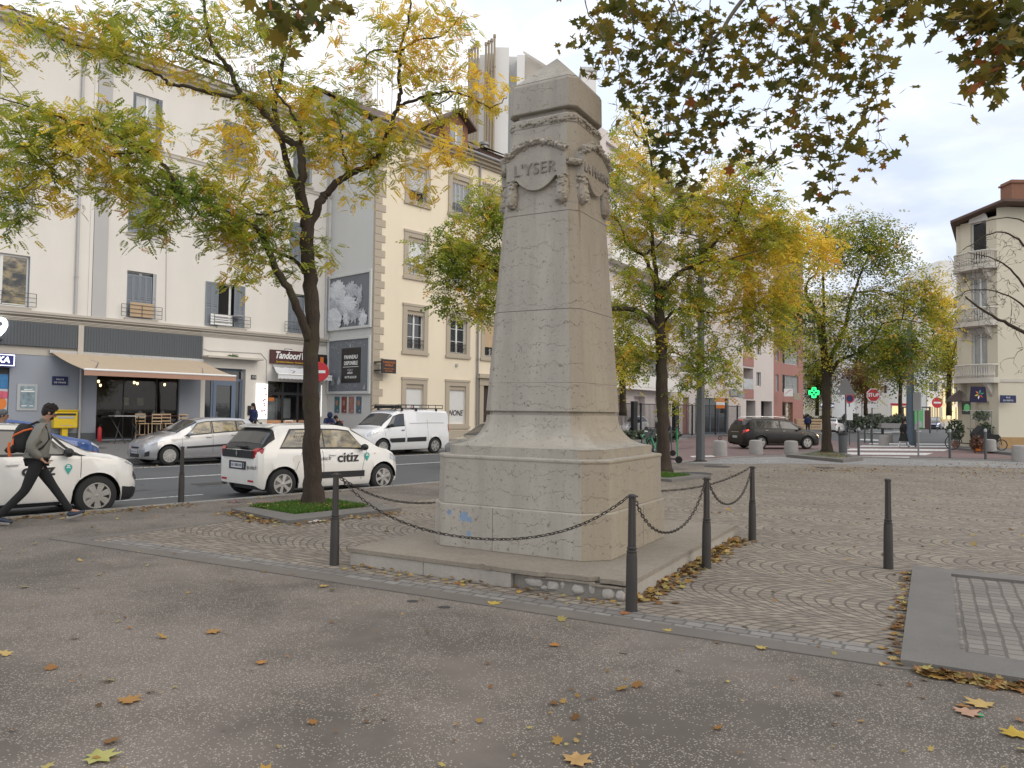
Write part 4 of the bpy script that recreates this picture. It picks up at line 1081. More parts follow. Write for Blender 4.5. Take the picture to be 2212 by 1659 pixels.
for i, (a, b) in enumerate(W2):
 for j, (z0, z1) in enumerate(Z2):
  a_, b_ = a - EX, b - EX
  if i == 2 and j == 0: continue
  mb = MB()
  mb.box(a_ - .27, a_, -.06, 0, z0 - .12, z1 + .22); mb.box(b_, b_ + .27, -.06, 0, z0 - .12, z1 + .22)
  mb.box(a_, b_, -.06, 0, z1, z1 + .22); mb.box(a_ - .30, b_ + .30, -.09, 0, z1 + .222, z1 + .34); mb.box(a_ - .32, b_ + .32, -.10, 0, z0 - .26, z0 - .122)
  mb.box(a_, b_, -.058, 0, z0 - .12, z0)
  mb.build('window_surround', M['cream_trim'], b2)
  mb = MB(); n = 9; pts = [(a_, z1), (b_, z1)]
  for k in range(n * 2 + 1):
   pts.append((lerp(b_, a_, k / (n * 2)), z1 - (.26 if k % 2 else .17)))
  mb.prof(pts, .02, .045); mb.build('lambrequin', M['cream_trim'], b2)
  if j == 0:
   mb = MB(); n = 22
   for k in range(n): zz = lerp(z0, z1, k / n); mb.add([(a_, .10, zz), (b_, .10, zz), (b_, .085, zz + (z1 - z0) / n), (a_, .085, zz + (z1 - z0) / n)], [(0, 1, 2, 3)])
   mb.build('roller_shutter', M['wshut'], b2)
  else:
   casement(b2, I4, a_, b_, z0, z1, .14, 2, 2, 'glass')
   if (i, j) == (0, 3):
    mb = MB(); n = 17
    for k in range(n): zz = lerp(z0 + .45, z1 - .16, k / n); mb.add([(a_ + .02, .06, zz), (b_ - .02, .06, zz), (b_ - .02, .10, zz + .062), (a_ + .02, .10, zz + .062)], [(0, 1, 2, 3)])
    mb.build('venetian_blind', M['white'], b2)
   elif (i, j) in ((1, 3), (1, 2), (0, 2), (3, 3), (3, 1), (4, 2)):
    louvre(b2, I4, a_ + .01, b_ - .01, z0 + .02, z1 - .1, .05, M['shutter2'] if j == 3 else M['wshut'], 4, 24)
   elif i >= 2:
    mb = MB(); mb.box(a_, b_, .06, .09, z0 + .5, z1 - .1); mb.build('roller_blind', M['wood'], b2)
   scroll_rail(b2, I4, a_ + .0, b_ - .0, z0 + .02, z0 + .5, .0)
mb = MB(); X0 = 30.3 - EX; X1 = 31.7 - EX
mb.box(X0 - .3, X0, -.12, 0, 0, 3.1); mb.box(X1, X1 + .3, -.12, 0, 0, 3.1); mb.box(X0 - .35, X1 + .35, -.15, 0, 3.1, 3.5); mb.box(X0 - .5, X1 + .5, -.3, 0, 3.5, 3.62); mb.box(X0 - .42, X1 + .42, -.22, 0, 3.62, 3.74)
mb.build('door_surround', M['cream_trim'], b2)
mb = MB(); mb.box(X0, X1, .12, .17, 0, 3.1); mb.box(X0 + .1, X0 + .6, .1, .12, .3, 1.2); mb.box(X0 + .1, X0 + .6, .1, .12, 1.4, 2.2); mb.box(X0 + .8, X1 - .1, .1, .12, .3, 1.2); mb.box(X0 + .8, X1 - .1, .1, .12, 1.4, 2.2); mb.build('front_door', M['dwood'], b2)
text('graffiti', 'NONE', .42, M['ink'], b2, (28.35 - EX, .075, 1.55), ext=.001, shear=.25, sx=.85, off=.006)
text('graffiti', 'Jn', .6, pm('pink_graffiti', (.6, .12, .18), .6), b2, (25.3 - EX, .075, 1.7), ext=.001, shear=.3)
mb = MB(); dx0, dx1 = 27.1 - EX, 28.8 - EX
mb.box(dx0, dx0 + .35, -.1, 3.6, 15.75, 17.1); mb.box(dx1 - .35, dx1, -.1, 3.6, 15.75, 17.1); mb.prof([(dx0, 17.1), (dx1, 17.1), ((dx0 + dx1) / 2, 17.75)], -.1, 3.6)
dm = mb.build('dormer', M['brick'], b2)
casement(b2, I4, dx0 + .35, dx1 - .35, 15.8, 17.1, -.04, 2, 0, 'curtain')
mb = MB(); xm = (dx0 + dx1) / 2
for s_, xe in ((-1, dx0 - .3), (1, dx1 + .3)):
 mb.add([(xm, -.5, 17.92), (xe, -.5, 17.05), (xe, 4.5, 17.05), (xm, 4.5, 17.92), (xm, -.5, 17.80), (xe, -.5, 16.93), (xe, 4.5, 16.93), (xm, 4.5, 17.80)], [(0, 1, 2, 3), (7, 6, 5, 4), (0, 4, 5, 1), (1, 5, 6, 2)])
mb.build('dormer_roof', M['roof'], dm)
mb = MB(); mb.lathe([(.22, 15.9), (.22, 17.0), (.30, 17.02), (.30, 17.15), (.12, 17.2)], 14, (31.1 - EX, .9, 0)); mb.build('vent_cowl', M['zinc'], b2, smooth=True)
mb = MB(); mb.add([(30.3 - EX, .2, 16.6), (34 - EX, .2, 16.6), (34 - EX, 3, 17.9), (30.3 - EX, 3, 17.9)], [(0, 1, 2, 3)]); mb.box(30.4 - EX, 33.9 - EX, .5, 3, 15.7, 16.6); mb.build('rear_dormer', M['roof'], b2)
mb = MB(); mb.box(25.2 - EX, 25.9 - EX, 4.6, 5.4, 17.5, 19.6); mb.tube([(25.5 - EX, 5, 19.6), (25.5 - EX, 5, 20.6)], .1, 8); mb.build('chimney', M['whitefar'], b2)
for x in (24.2, 25.0, 26.0):
 mb = MB(); mb.tube([(x - EX, 3, 17.5), (x - EX, 3, 21.5)], .025, 5)
 for k in range(5): mb.tube([(x - EX - .4, 3, 20 + k * .25), (x - EX + .4, 3, 20 + k * .25)], .012, 4)
 mb.build('aerial', M['zinc'], b2)
def gpan(label, t0, t1, z0, z1, name='billboard'):
 P = ST(EX, t1, z0); t = thing(name, label, 'billboard', P, SANG - math.pi / 2); return t
w_, h_ = 3.55, 2.82
for (zz, lab) in ((5.66, 'upper framed billboard with torn white paper hanging off its grey sheet'), (2.45, 'lower framed billboard with a black PANNEAU DISPONIBLE notice on grey')):
 t = gpan(lab, 29.42, 32.97, zz, zz + h_)
 mb = MB(); f = .13
 mb.box(0, w_, -.14, -.02, 0, f); mb.box(0, w_, -.14, -.02, h_ - f, h_); mb.box(0, f, -.14, -.02, f, h_ - f); mb.box(w_ - f, w_, -.14, -.02, f, h_ - f); mb.build('frame', M['bframe'], t, bevel=.01)
 mb = MB(); mb.box(f, w_ - f, -.07, -.02, f, h_ - f); mb.build('sheet', M['hazel'], t)
 if zz > 5:
  rr = random.Random(3)
  def scrap(cx, cz, rx, rz, n, name, mat, y, jag=.28):
   mb = MB(); pts = []; jag *= .5; n *= 2; rx *= 1.12
   for k in range(n):
    a = 2 * math.pi * k / n; q = 1 + rr.uniform(-jag, jag)
    pts.append((max(.0, min(w_ - .16, cx + rx * q * math.cos(a))), max(.02, min(h_ - .16, cz + rz * q * math.sin(a)))))
   vs = [(p[0], y + rr.uniform(-.03, .0), p[1]) for p in pts] + [(cx, y - .05, cz)]
   mb.add(vs, [(k, (k + 1) % n, n) for k in range(n)]); return mb.build(name, mat, t)
  pap = pm('torn_poster', (.62, .64, .66), .8, 0, .3, 3); pap2 = pm('torn_poster_grey', (.42, .44, .47), .8, 0, .5, 4)
  scrap(.75, 2.0, .62, .55, 26, 'torn_paper', pap, -.08); scrap(.95, 1.25, .95, .55, 34, 'torn_paper', pap2, -.09, .35)
  scrap(.55, .55, .62, .62, 22, 'torn_paper', pap, -.13, .15); scrap(1.5, 1.3, .8, .42, 34, 'torn_paper', pap, -.10, .5)
  scrap(1.9, 1.95, .5, .42, 30, 'torn_paper', pap2, -.085, .6); scrap(2.2, .75, .6, .4, 34, 'torn_paper', pap2, -.09, .7)
  scrap(2.9, .5, .3, .42, 20, 'torn_paper', pap, -.085, .6); scrap(2.6, 1.6, .22, .5, 24, 'torn_paper', pap2, -.085, .7); scrap(1.55, .6, .25, .4, 20, 'torn_paper', pap, -.08, .6)
  mb = MB(); mb.box(1.62, 1.70, -.11, -.10, 1.98, 2.06); mb.build('red_scrap', M['red'], t)
 else:
  mb = MB(); mb.box(1.22, 2.78, -.085, -.07, .55, 2.28); pn = mb.build('notice', M['ink'], t)
  text('writing', 'PANNEAU', .26, M['white'], t, (2.0, -.088, 1.82), ext=.002, off=.008, sx=.92); text('writing', 'DISPONIBLE', .26, M['white'], t, (2.0, -.088, 1.52), ext=.002, off=.008, sx=.80)
  mb = MB(); mb.box(1.36, 2.64, -.09, -.086, 1.33, 1.355); mb.build('rule', M['white'], pn)
  text('writing', 'espace', .17, M['curtain'], t, (1.95, -.088, 1.20), ext=.002, off=.003); text('writing', 'urbain', .17, M['white'], t, (1.95, -.088, 1.05), ext=.002, off=.003)
  text('writing', '04 79 610 610', .17, M['white'], t, (2.0, -.088, .82), ext=.002, off=.004, sx=.95)
  mb = MB(); rr = random.Random(8)
  for k in range(150):
   x = rr.choice([rr.uniform(.25, 1.15), rr.uniform(.3, 3.2), rr.uniform(1.3, 2.6)]); z = rr.choice([rr.uniform(.2, .5), rr.uniform(2.3, 2.6), rr.uniform(.3, 2.6)]); s_ = rr.uniform(.01, .045)
   if 1.2 < x < 2.8 and .52 < z < 2.3: continue
   mb.add([(x, -.076, z), (x + s_, -.076, z + s_ * rr.uniform(-.4, .4)), (x + s_ * .7, -.076, z + s_ * 1.3), (x - s_ * .2, -.076, z + s_)], [(0, 1, 2, 3)])
  for (x, z, s_) in ((.35, .5, .28), (.85, .55, .3), (1.85, 2.35, .14), (3.0, .25, .18)):
   mb.add([(x, -.078, z), (x + s_ * .5, -.078, z - s_ * .3), (x + s_, -.078, z + s_ * .2), (x + s_ * .6, -.078, z + s_ * 1.3), (x + s_ * .3, -.078, z + s_ * .6)], [(0, 1, 2, 3, 4)])
  mb.build('paper_scraps', M['shutter2'], t)
mb = MB()
for k in range(4):
 pass
for k, lab in enumerate(('leftmost of four small posters under the billboards', 'second from left of four small posters under the billboards, with red figures', 'third from left of four small posters under the billboards', 'rightmost of four small posters under the billboards, next to the quoins')):
 P = ST(EX, 32.35 - k * .60, 1.5); t = thing('poster', lab, 'poster', P, SANG - math.pi / 2, 'four narrow posters below the billboards')
 mb = MB(); mb.box(0, .40, -.03, -.005, 0, .82); mb.build('board', pm('poster_print', [(.05, .14, .16), (.22, .06, .05), (.34, .17, .14), (.10, .14, .18)][k], .4, 0, 1.0, 9), t)
 mb = MB(); mb.box(-.01, .41, -.035, -.031, -.01, .01); mb.box(-.01, .41, -.035, -.031, .81, .83); mb.box(.22, .34, -.035, -.031, .10, .16); mb.build('print', M['shutter2'], t)
 mb = MB(); mb.ball((.2, -.03, .5), .12, 8, 6, 0, (1, .05, 1.2)); mb.build('figure_print', M['skin'], t)
t = sgn('hanging_sign', 'small dark projecting sign with orange letters on the quoined corner', 22.86, 23.74, 3.45, 4.12, -.5, -.44, 'ink', 'sign', T2)
for zz, s_, tx in ((.52, .14, 'TANDOORI'), (.38, .14, 'WORLD'), (.22, .09, 'Restaurant Indien'), (.10, .09, '04 72 00 00')): text('writing', tx, s_, M['orange'], t, (0, -.004, zz), ext=.001)
mb = MB(); mb.box(-.55, -.4, .0, .5, .1, .16); mb.box(-.55, -.4, 0, .5, .5, .56); mb.build('bracket', M['black'], t)
def wbox(t, name, mat, u0, u1, v0, Y, dep, z0=None, v1=None, **k):
 a, b = AY(u0, v0, Y), AY(u1, v0, Y); zb = 0 if v1 is None else AY(u0, v1, Y).z
 mb = MB(); mb.box(a.x - t.location.x, b.x - t.location.x, a.y - t.location.y, a.y + dep - t.location.y, zb if z0 is None else z0, a.z); return mb.build(name, mat, t, **k)
t = thing('white_tower_block', 'white high-rise behind the obelisk top with two clusters of metal flue pipes', 'building', (AY(1180, 890, 60).x, 60, 0))
wbox(t, 'wall', M['whitefar'], 1010, 1300, 330, 60, 12)
wbox(t, 'wall_fin', M['whitefar'], 1070, 1100, 102, 59.2, 6); wbox(t, 'wall_fin', M['whitefar'], 1036, 1047, 118, 59.6, 5); wbox(t, 'wall_bay', M['gable'], 1100, 1117, 122, 60, 6); wbox(t, 'wall_bay', M['gable'], 1012, 1036, 125, 60, 5); wbox(t, 'wall_bay', M['gable'], 1047, 1070, 115, 60.2, 5)
wbox(t, 'wall_fin', M['whitefar'], 1117, 1134, 118, 59.0, 7)
p0, p1, p2, p3 = AY(1134, 115, 60), AY(1185, 150, 60), AY(1185, 330, 60), AY(1134, 330, 60)
mb = MB(); L_ = t.location
mb.add([(p.x - L_.x, p.y - L_.y + dy, p.z) for dy in (0, 6) for p in (p0, p1, p2, p3)], [(0, 3, 2, 1), (4, 5, 6, 7), (0, 1, 5, 4), (1, 2, 6, 5), (3, 0, 4, 7)]); mb.build('stair_tower', M['cornice'], t)
mb = MB(); q0, q1 = AY(1131, 113, 59.8), AY(1190, 150, 59.8)
mb.tube([(q0.x - L_.x, -.3, q0.z), (q1.x - L_.x, -.3, q1.z)], .12, 4); mb.build('roof_edge', M['whitefar'], t)
for (u0, n, v0) in ((1014, 4, 106), (1050, 4, 92)):
 for k in range(n):
  a = AY(u0 + k * 6.2, v0 - k * 4 - (5 if k == 3 else 0), 58.6); mb = MB(); mb.tube([(a.x - L_.x, a.y - L_.y, 6), (a.x - L_.x, a.y - L_.y, a.z)], .085, 8)
  mb.tube([(a.x - L_.x, a.y - L_.y, a.z - .25), (a.x - L_.x, a.y - L_.y, a.z)], .12, 8); mb.tube([(a.x - L_.x, a.y - L_.y, a.z - 2.6), (a.x - L_.x, a.y - L_.y, a.z - 2.5)], .12, 8); mb.build('flue_pipe', M['flue'], t, smooth=True)
o = wbox(t, 'chimney', M['whitefar'], 1257, 1288, 154, 60, 1.6); wbox(t, 'chimney_cap', M['gable'], 1254, 1291, 144, 59.9, 1.8, v1=152)
PITCH = 2.86
def facade(t, name, mat, A, Bp, z0, z1, holes, dep=.3, mr=None):
 "wall between ground points A and B (outside is on the right of A->B)"
 d = (Bp - A); L = d.length; an = math.atan2(d.y, d.x)
 X = Matrix.Translation(A - Vector(t.location)) @ Matrix.Rotation(an, 4, 'Z')
 mb = MB(); mb.x = X; wallh(mb, 0, L, z0, z1, holes, 0, dep); mb.build(name, mat, t); return X, L
def solid(t, name, mat, pts, z0, z1):
 mb = MB(); o_ = t.location; mb.poly([(p.x - o_.x, p.y - o_.y) for p in ccw(pts)], z0, z1); return mb.build(name, mat, t)
def gp(u, Y): p = AY(u, 890, Y); return Vector((p.x, p.y, 0))
A0, A1, A2, A3 = gp(1290, 50), gp(1452, 61.5), gp(1604, 66), gp(1735, 78)
t = thing('balcony_block', 'tall off-white apartment block with glazed balcony bands just right of the obelisk', 'building', A0)
Xa, La = facade(t, 'wall', M['pinkwall'], A0, A1, 0, 20.8, [(1.0, La_ - .8, 3.9 + PITCH * k, 3.9 + PITCH * k + 1.9) for La_ in [(A1 - A0).length] for k in range(6)] + [(2, 4, 0, 2.9), (6, 8, 0, 2.9), (10, 12, 0, 2.9)], 1.2)
for k in range(6):
 z = 3.9 + PITCH * k
 casement(t, Xa, 1.0, La - .8, z, z + 1.9, .5, 6, 0, 'curtain', 'shutter2', .06, .03)
 mb = MB(); mb.x = Xa; mb.box(.6, La - .3, -.7, 0, z - .55, z - .35); mb.box(.6, La - .3, -.72, -.64, z - .35, z + .5); mb.build('balcony', M['whitefar'], t)
for (a, b) in ((2, 4), (6, 8), (10, 12)):
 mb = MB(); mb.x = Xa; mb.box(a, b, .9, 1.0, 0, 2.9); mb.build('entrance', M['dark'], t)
solid(t, 'rear_wall', M['pinkwall'], [A0 + Vector((.1, .5, 0)), A1 + Vector((0, 1.3, 0)), A1 + Vector((-4, 14, 0)), A0 + Vector((-4, 14, 0))], 0, 20.79)
for k in (4, 6):
 mb = MB(); mb.x = Xa
t = thing('pink_apartment_block', 'pinkish apartment block with salmon balcony bands and shopfronts behind the dark car', 'building', A1)
Xb, Lb = facade(t, 'wall', M['pinkwall'], A1, A2, 0, 19.6, [(.9, 2.3, 5.0 + PITCH * k, 6.2 + PITCH * k) for k in range(5)] + [(1.2, 1.9, 0, 3.0), (2.6, 6.6, 0, 3.0)], .3)
for k in range(5): casement(t, Xb, .9, 2.3, 5.0 + PITCH * k, 6.2 + PITCH * k, .15, 2, 0, 'glass')
mb = MB(); mb.x = Xb; mb.box(1.2, 1.9, .2, .25, 0, 3.0); mb.build('side_door', M['redwall'], t)
casement(t, Xb, 2.6, 6.6, 0, 3.0, .2, 4, 1, 'glass', 'blueframe', .08, .04)
rec = [(.15, 2.35, 3.95 + PITCH * k, 5.75 + PITCH * k) for k in range(5)]; win_ = [(3.1, 4.2, 4.2 + PITCH * k, 5.5 + PITCH * k) for k in range(5)]
Lc = (A3 - A2).length; R0 = Lc * .47
Xc, Lc = facade(t, 'wall', M['pinkwall'], A2, A2.lerp(A3, .47), 0, 19.6, rec + win_ + [(.8, 2.9, 0, 2.9), (4.2, R0 - .4, 0, 2.9)], 1.0)
for k in range(5):
 z = 3.95 + PITCH * k
 mb = MB(); mb.x = Xc; mb.box(.15, 2.35, -.04, .04, z - .05, z + .85); mb.build('balcony_rail', M['curtain'] if k == 0 else M['wood'], t)
 mb = MB(); mb.x = Xc; mb.box(.1, 2.4, -.05, 0, z - .9, z - .1); mb.build('salmon_band', M['redwall'], t)
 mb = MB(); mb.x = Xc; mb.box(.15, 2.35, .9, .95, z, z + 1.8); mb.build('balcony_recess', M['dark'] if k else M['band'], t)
 casement(t, Xc, 3.1, 4.2, 4.2 + PITCH * k, 5.5 + PITCH * k, .15, 2, 0, 'glass')
for a, b in ((.8, 2.9), (4.2, R0 - .4)):
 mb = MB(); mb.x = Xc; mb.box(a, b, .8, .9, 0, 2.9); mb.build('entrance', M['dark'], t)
Xd, Ld = facade(t, 'salmon_wall', M['redwall'], A2.lerp(A3, .47), A3, 0, 19.6, [(2.2, 6.8, 3.8 + PITCH * k, 5.55 + PITCH * k) for k in range(5)] + [(.5, 1.3, 3.9 + PITCH * k, 5.5 + PITCH * k) for k in range(5)] + [(2.3, 5.2, 0, 2.9)], .3)
for k in range(5):
 casement(t, Xd, 2.2, 6.8, 3.8 + PITCH * k, 5.55 + PITCH * k, .1, 4, 1, 'curtain', 'shutter2', .06, .04); casement(t, Xd, .5, 1.3, 3.9 + PITCH * k, 5.5 + PITCH * k, .1, 1, 0, 'curtain', 'shutter2')
casement(t, Xd, 2.3, 5.2, 0, 2.9, .2, 2, 0, 'glassw', 'redwall')
solid(t, 'rear_wall', M['pinkwall'], [A1 + Vector((.2, 1.2, 0)), A2 + Vector((0, 1.3, 0)), A3 + Vector((-1.2, .6, 0)), A3 + Vector((-9, 14, 0)), A1 + Vector((-4, 14, 0))], 0, 19.59)
mb = MB(); o_ = t.location; mb.poly([(p.x - o_.x, p.y - o_.y) for p in ccw([A1 + Vector((-.5, -.5, 0)), A2 + Vector((.3, -.5, 0)), A3 + Vector((.6, 0, 0)), A3 + Vector((-9, 14, 0)), A1 + Vector((-4, 14, 0))])], 19.6, 19.9); mb.build('roof', M['roof'], t)
def psign(name, label, cat, u0, v0, u1, v1, Y, mat, dep=.1, **k):
 a, b = AY(u0, v1, Y), AY(u1, v0, Y); t = thing(name, label, cat, a, 0)
 mb = MB(); mb.box(0, b.x - a.x, 0, dep, 0, b.z - a.z); mb.build('panel', M[mat] if isinstance(mat, str) else mat, t); t['w'] = b.x - a.x; t['h'] = b.z - a.z; return t
t = psign('shop_sign', 'grey framed shop sign over the entrance behind the dark car', 'sign', 1575, 841, 1596, 858, 63.0, 'shutter'); mb = MB(); mb.box(.12, .65, -.03, -.004, .12, .55); mb.build('inner_panel', M['shutter2'], t)
psign('shop_sign', 'pale flat shop sign next to the framed one above the shopfront', 'sign', 1597, 844, 1608, 860, 63.2, 'shutter2')
t = psign('shop_sign', 'white board with red strokes on the salmon building above its shop window', 'sign', 1694, 840, 1713, 856, 71.5, 'white'); mb = MB(); mb.tube([(.1, -.01, .2), (.4, -.01, .5), (.7, -.01, .6)], .02, 4); mb.build('red_stroke', M['red'], t)
psign('shop_sign', 'beige rounded shop panel right of the white board on the salmon building', 'sign', 1714, 849, 1729, 864, 73, 'cream_trim')
P = AY(1758, 848, 74); t = thing('pharmacy_cross', 'glowing green pharmacy cross projecting from the salmon building', 'sign', (P.x, P.y, P.z))
a = .48; c_ = [(-a / 2.6, -a), (a / 2.6, -a), (a / 2.6, -a / 2.6), (a, -a / 2.6), (a, a / 2.6), (a / 2.6, a / 2.6), (a / 2.6, a), (-a / 2.6, a), (-a / 2.6, a / 2.6), (-a, a / 2.6), (-a, -a / 2.6), (-a / 2.6, -a / 2.6)]
mb = MB(); mb.prof(c_, 0, .15); mb.build('case', M['black'], t)
mb = MB(); n = 12
for i in range(n):
 p, q = c_[i], c_[(i + 1) % n]; mb.tube([(p[0], -.03, p[1]), (q[0], -.03, q[1])], .045, 5)
for i in range(n):
 p, q = c_[i], c_[(i + 1) % n]; mb.tube([(p[0] * .72, -.03, p[1] * .72), (q[0] * .72, -.03, q[1] * .72)], .03, 5)
mb.build('tube_light', M['litgreen'], t); text('letter', 'V', .42, M['litgreen'], t, (0, -.04, 0), ext=.01, off=.02)
mb = MB(); mb.tube([(-.5, .1, .3), (-1.1, .1, .3)], .03, 5); mb.tube([(-.5, .1, -.3), (-1.1, .1, -.3)], .03, 5); mb.build('bracket', M['zinc'], t)
t = thing('far_apartment_block', 'cream-white bay-windowed apartment block far down the side street', 'building', gp(1960, 112))
def fbl(u0, u1, Y, top, mat, cols, lit=True, rows=5, first=4.2, name='wall'):
 A, B_ = gp(u0, Y), gp(u1, Y); L = (B_ - A).length; hs = []
 for c in range(cols):
  for r in range(rows):
   x = L * (c + .5) / cols; hs.append((x - .65, x + .65, first + r * 3.0 + .9, first + r * 3.0 + 2.3))
 X, _ = facade(t, name, mat, A, B_, 0, top, hs, .25)
 for (a, b, c, d) in hs: casement(t, X, a, b, c, d, .12, 2, 0, 'glass', 'frame', .07, .05)
 solid(t, 'rear_wall', mat, [A + Vector((0, .3, 0)), B_ + Vector((0, .3, 0)), B_ + Vector((0, 9, 0)), A + Vector((0, 9, 0))], 0, top - .01)
 return X, L
fbl(1960, 2003, 112, 21, M['whitefar'], 1); fbl(2003, 2032, 106, 21, M['whitefar'], 1); X_, L_f = fbl(2032, 2110, 108, 24, M['whitefar'], 3)
fbl(1850, 1960, 118, 19, M['whitefar'], 4); fbl(1740, 1850, 128, 22, M['yellowwall'], 4)
for (u0, u1, v0, v1, Y, nm, mt) in ((1925, 2000, 872, 876, 111, 'shop_fascia', 'red'), (1925, 1990, 878, 905, 111.4, 'shop_front', 'litshop'), (2008, 2030, 878, 905, 105.4, 'shop_front', 'litshop'), (2034, 2075, 880, 905, 107.4, 'shop_front', 'litshop'), (2036, 2062, 840, 872, 107.5, 'lit_stairwell', 'litshop')):
 a, b = AY(u0, v1, Y), AY(u1, v0, Y); mb = MB(); o_ = t.location; mb.box(a.x - o_.x, b.x - o_.x, a.y - o_.y, a.y - o_.y + .2, a.z, b.z); fo = mb.build(nm, M[mt], t)
 mb = MB()
 for k in range(5):
  x = lerp(a.x, b.x, k / 4) - o_.x; mb.box(x - .12, x + .12, a.y - o_.y - .08, a.y - o_.y - .01, a.z, b.z)
 if nm != 'shop_fascia': mb.build('mullions', M['yellowwall'], t)
C0, C1, C2_ = gp(2078, 43.0), gp(2157, 41.0), gp(2600, 41.5)
t = thing('corner_house', 'pale yellow corner house with three stone balconies and an overhanging roof, right edge', 'building', C0); FL = 3.12
def zv(v, Y, u=2115): return AY(u, v, Y).z
ze = zv(476, 42); z1b = zv(828, 42)
hs = [(.62, 1.55, z1b + 1.02 - .9 + k * FL, z1b + 1.02 + 1.75 + k * FL) for k in range(3)] + [(.8, 1.62, 0, 2.55)]
Xr, Lr = facade(t, 'wall', M['yellowwall'], C0, C1, 0, ze, hs, .25)
for k, h_ in enumerate(hs[:3]):
 casement(t, Xr, *h_, .15, 2 if k < 2 else 1, 0, 'curtain' if k < 2 else 'glass', 'frame')
 if k == 2:
  mb = MB(); mb.x = Xr; c = (h_[0] + h_[1]) / 2; r = (h_[1] - h_[0]) / 2 + .1
  mb.prof([(c + r * math.cos(a), h_[3] + r * math.sin(a)) for a in [math.pi * q / 10 for q in range(11)]], -.03, .02); mb.build('arch_panel', M['white'], t)
 else:
  mb = MB(); mb.x = Xr; mb.box(h_[0] - .12, h_[1] + .1, -.05, 0, h_[3], h_[3] + .35); mb.build('lintel', M['band'], t)
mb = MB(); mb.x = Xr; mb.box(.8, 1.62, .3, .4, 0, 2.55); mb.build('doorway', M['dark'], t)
for k in range(3):
 zb = z1b + k * FL; mb = MB(); mb.x = Xr; arc = [(-.25, .02)]
 n = 12
 for i in range(n + 1):
  a = math.pi * i / n; arc.append((1.0 - 1.22 * math.cos(a), -.18 - .62 * math.sin(a) ** .8))
 arc.append((2.22, .02))
 mb.poly(arc[::1], zb, zb + .22); mb.poly([(x, y * .9 + .0) for x, y in arc], zb + .22, zb + .30); mb.build('balcony_slab', M['yellowtrim'], t)
 mb = MB(); mb.x = Xr; ins = [(1.0 + (x - 1.0) * .93, y * .93) for x, y in arc]
 mb.tube([(x, y, zb + .98) for x, y in ins], .06, 6, cap=False)
 for i in range(1, len(ins) - 2):
  p, q = ins[i], ins[i + 1]
  for f in (0, .5):
   x, y = lerp(p[0], q[0], f), lerp(p[1], q[1], f); mb.lathe([(.03, .3), (.065, .42), (.035, .62), (.03, .75), (.045, .95)], 6, (x, y, zb))
 mb.build('balustrade', M['yellowtrim'], t)
 for x in (.2, 1.75):
  mb = MB(); mb.x = Xr; mb.add([(x - .1, 0, zb), (x + .1, 0, zb), (x + .1, -.55, zb), (x - .1, -.55, zb), (x - .1, 0, zb - .75), (x + .1, 0, zb - .75)], [(0, 1, 2, 3), (0, 3, 4), (1, 5, 2), (3, 2, 5, 4)]); mb.build('bracket', M['yellowtrim'], t)
Xs, Ls = facade(t, 'side_wall', M['yellowwall'], C1, C2_, 0, ze + .5, [(4, 5.2, 4.5 + FL * k, 6.3 + FL * k) for k in range(3)], .25)
for k in range(3): casement(t, Xs, 4, 5.2, 4.5 + FL * k, 6.3 + FL * k, .15, 2, 0, 'curtain')
mb = MB(); mb.x = Xs; mb.box(0.02, Ls, -.05, 0, z1b + .05, z1b + .22); mb.build('string_course', M['yellowtrim'], t)
mb = MB(); mb.x = Xs; mb.box(0.02, Ls, -.03, 0, 0, .62); mb.build('plinth', pm('tan_plinth', (.40, .25, .11), .8), t)
solid(t, 'rear_wall', M['yellowwall'], [C0 + Vector((.05, .5, 0)), C1 + Vector((0, .5, 0)), C2_ + Vector((0, .5, 0)), C2_ + Vector((0, 9, 0)), C0 + Vector((6.6, 9, 0))], 0, ze)
o_ = t.location; mb = MB(); P4 = [C0 + Vector((-.75, -.3, 0)), C1 + Vector((-.2, -.95, 0)), C2_ + Vector((1, -.9, 0)), C2_ + Vector((1, 10, 0)), C0 + Vector((5.9, 10, 0))]
zz = [ze, ze + .55, ze + .55, ze + .5, ze + .2]; ap = (C1 + C2_) / 2 + Vector((0, 5, 0))
mb.add([(p.x - o_.x, p.y - o_.y, z) for p, z in zip(P4, zz)] + [(p.x - o_.x, p.y - o_.y, z + .14) for p, z in zip(P4, zz)] + [(ap.x - o_.x, ap.y - o_.y, ze + 2.4)],
       [(4, 3, 2, 1, 0)] + [(i, (i + 1) % 5, (i + 1) % 5 + 5, i + 5) for i in range(5)] + [(i + 5, (i + 1) % 5 + 5, 10) for i in range(5)])
mb.build('roof', M['roof'], t)
a, b = AY(2186, 470, 43), AY(2216, 388, 43); mb = MB(); mb.box(a.x - o_.x, b.x - o_.x, a.y - o_.y, a.y - o_.y + 1.0, a.z, b.z); mb.box(a.x - o_.x - .08, b.x - o_.x + .08, a.y - o_.y - .08, a.y - o_.y + 1.08, b.z - .2, b.z - .1); mb.build('chimney', M['brick'], t)
mb = MB(); c = AY(2147, 463, 40.2);
mb = MB(); mb.x = Xr
P = AY(2088, 881, 41.6); s_ = thing('shop_sign', 'small square sign with a green leaf print on the corner house wall', 'sign', P); mb = MB(); mb.box(-.22, .22, 0, .06, -.36, .36); mb.build('panel', M['black'], s_); mb = MB(); mb.ball((0, -.02, 0), .17, 10, 6, 0, (1, .1, 1.3)); mb.build('leaf_print', M['litgrn2'], s_)
a, b = AY(2096, 869, 40.4), AY(2131, 835, 40.4); s_ = thing('shop_banner', 'dark purple banner with a coloured leaf star hung under the lowest balcony', 'banner', (a.x, a.y, a.z)); W_, H_ = b.x - a.x, b.z - a.z
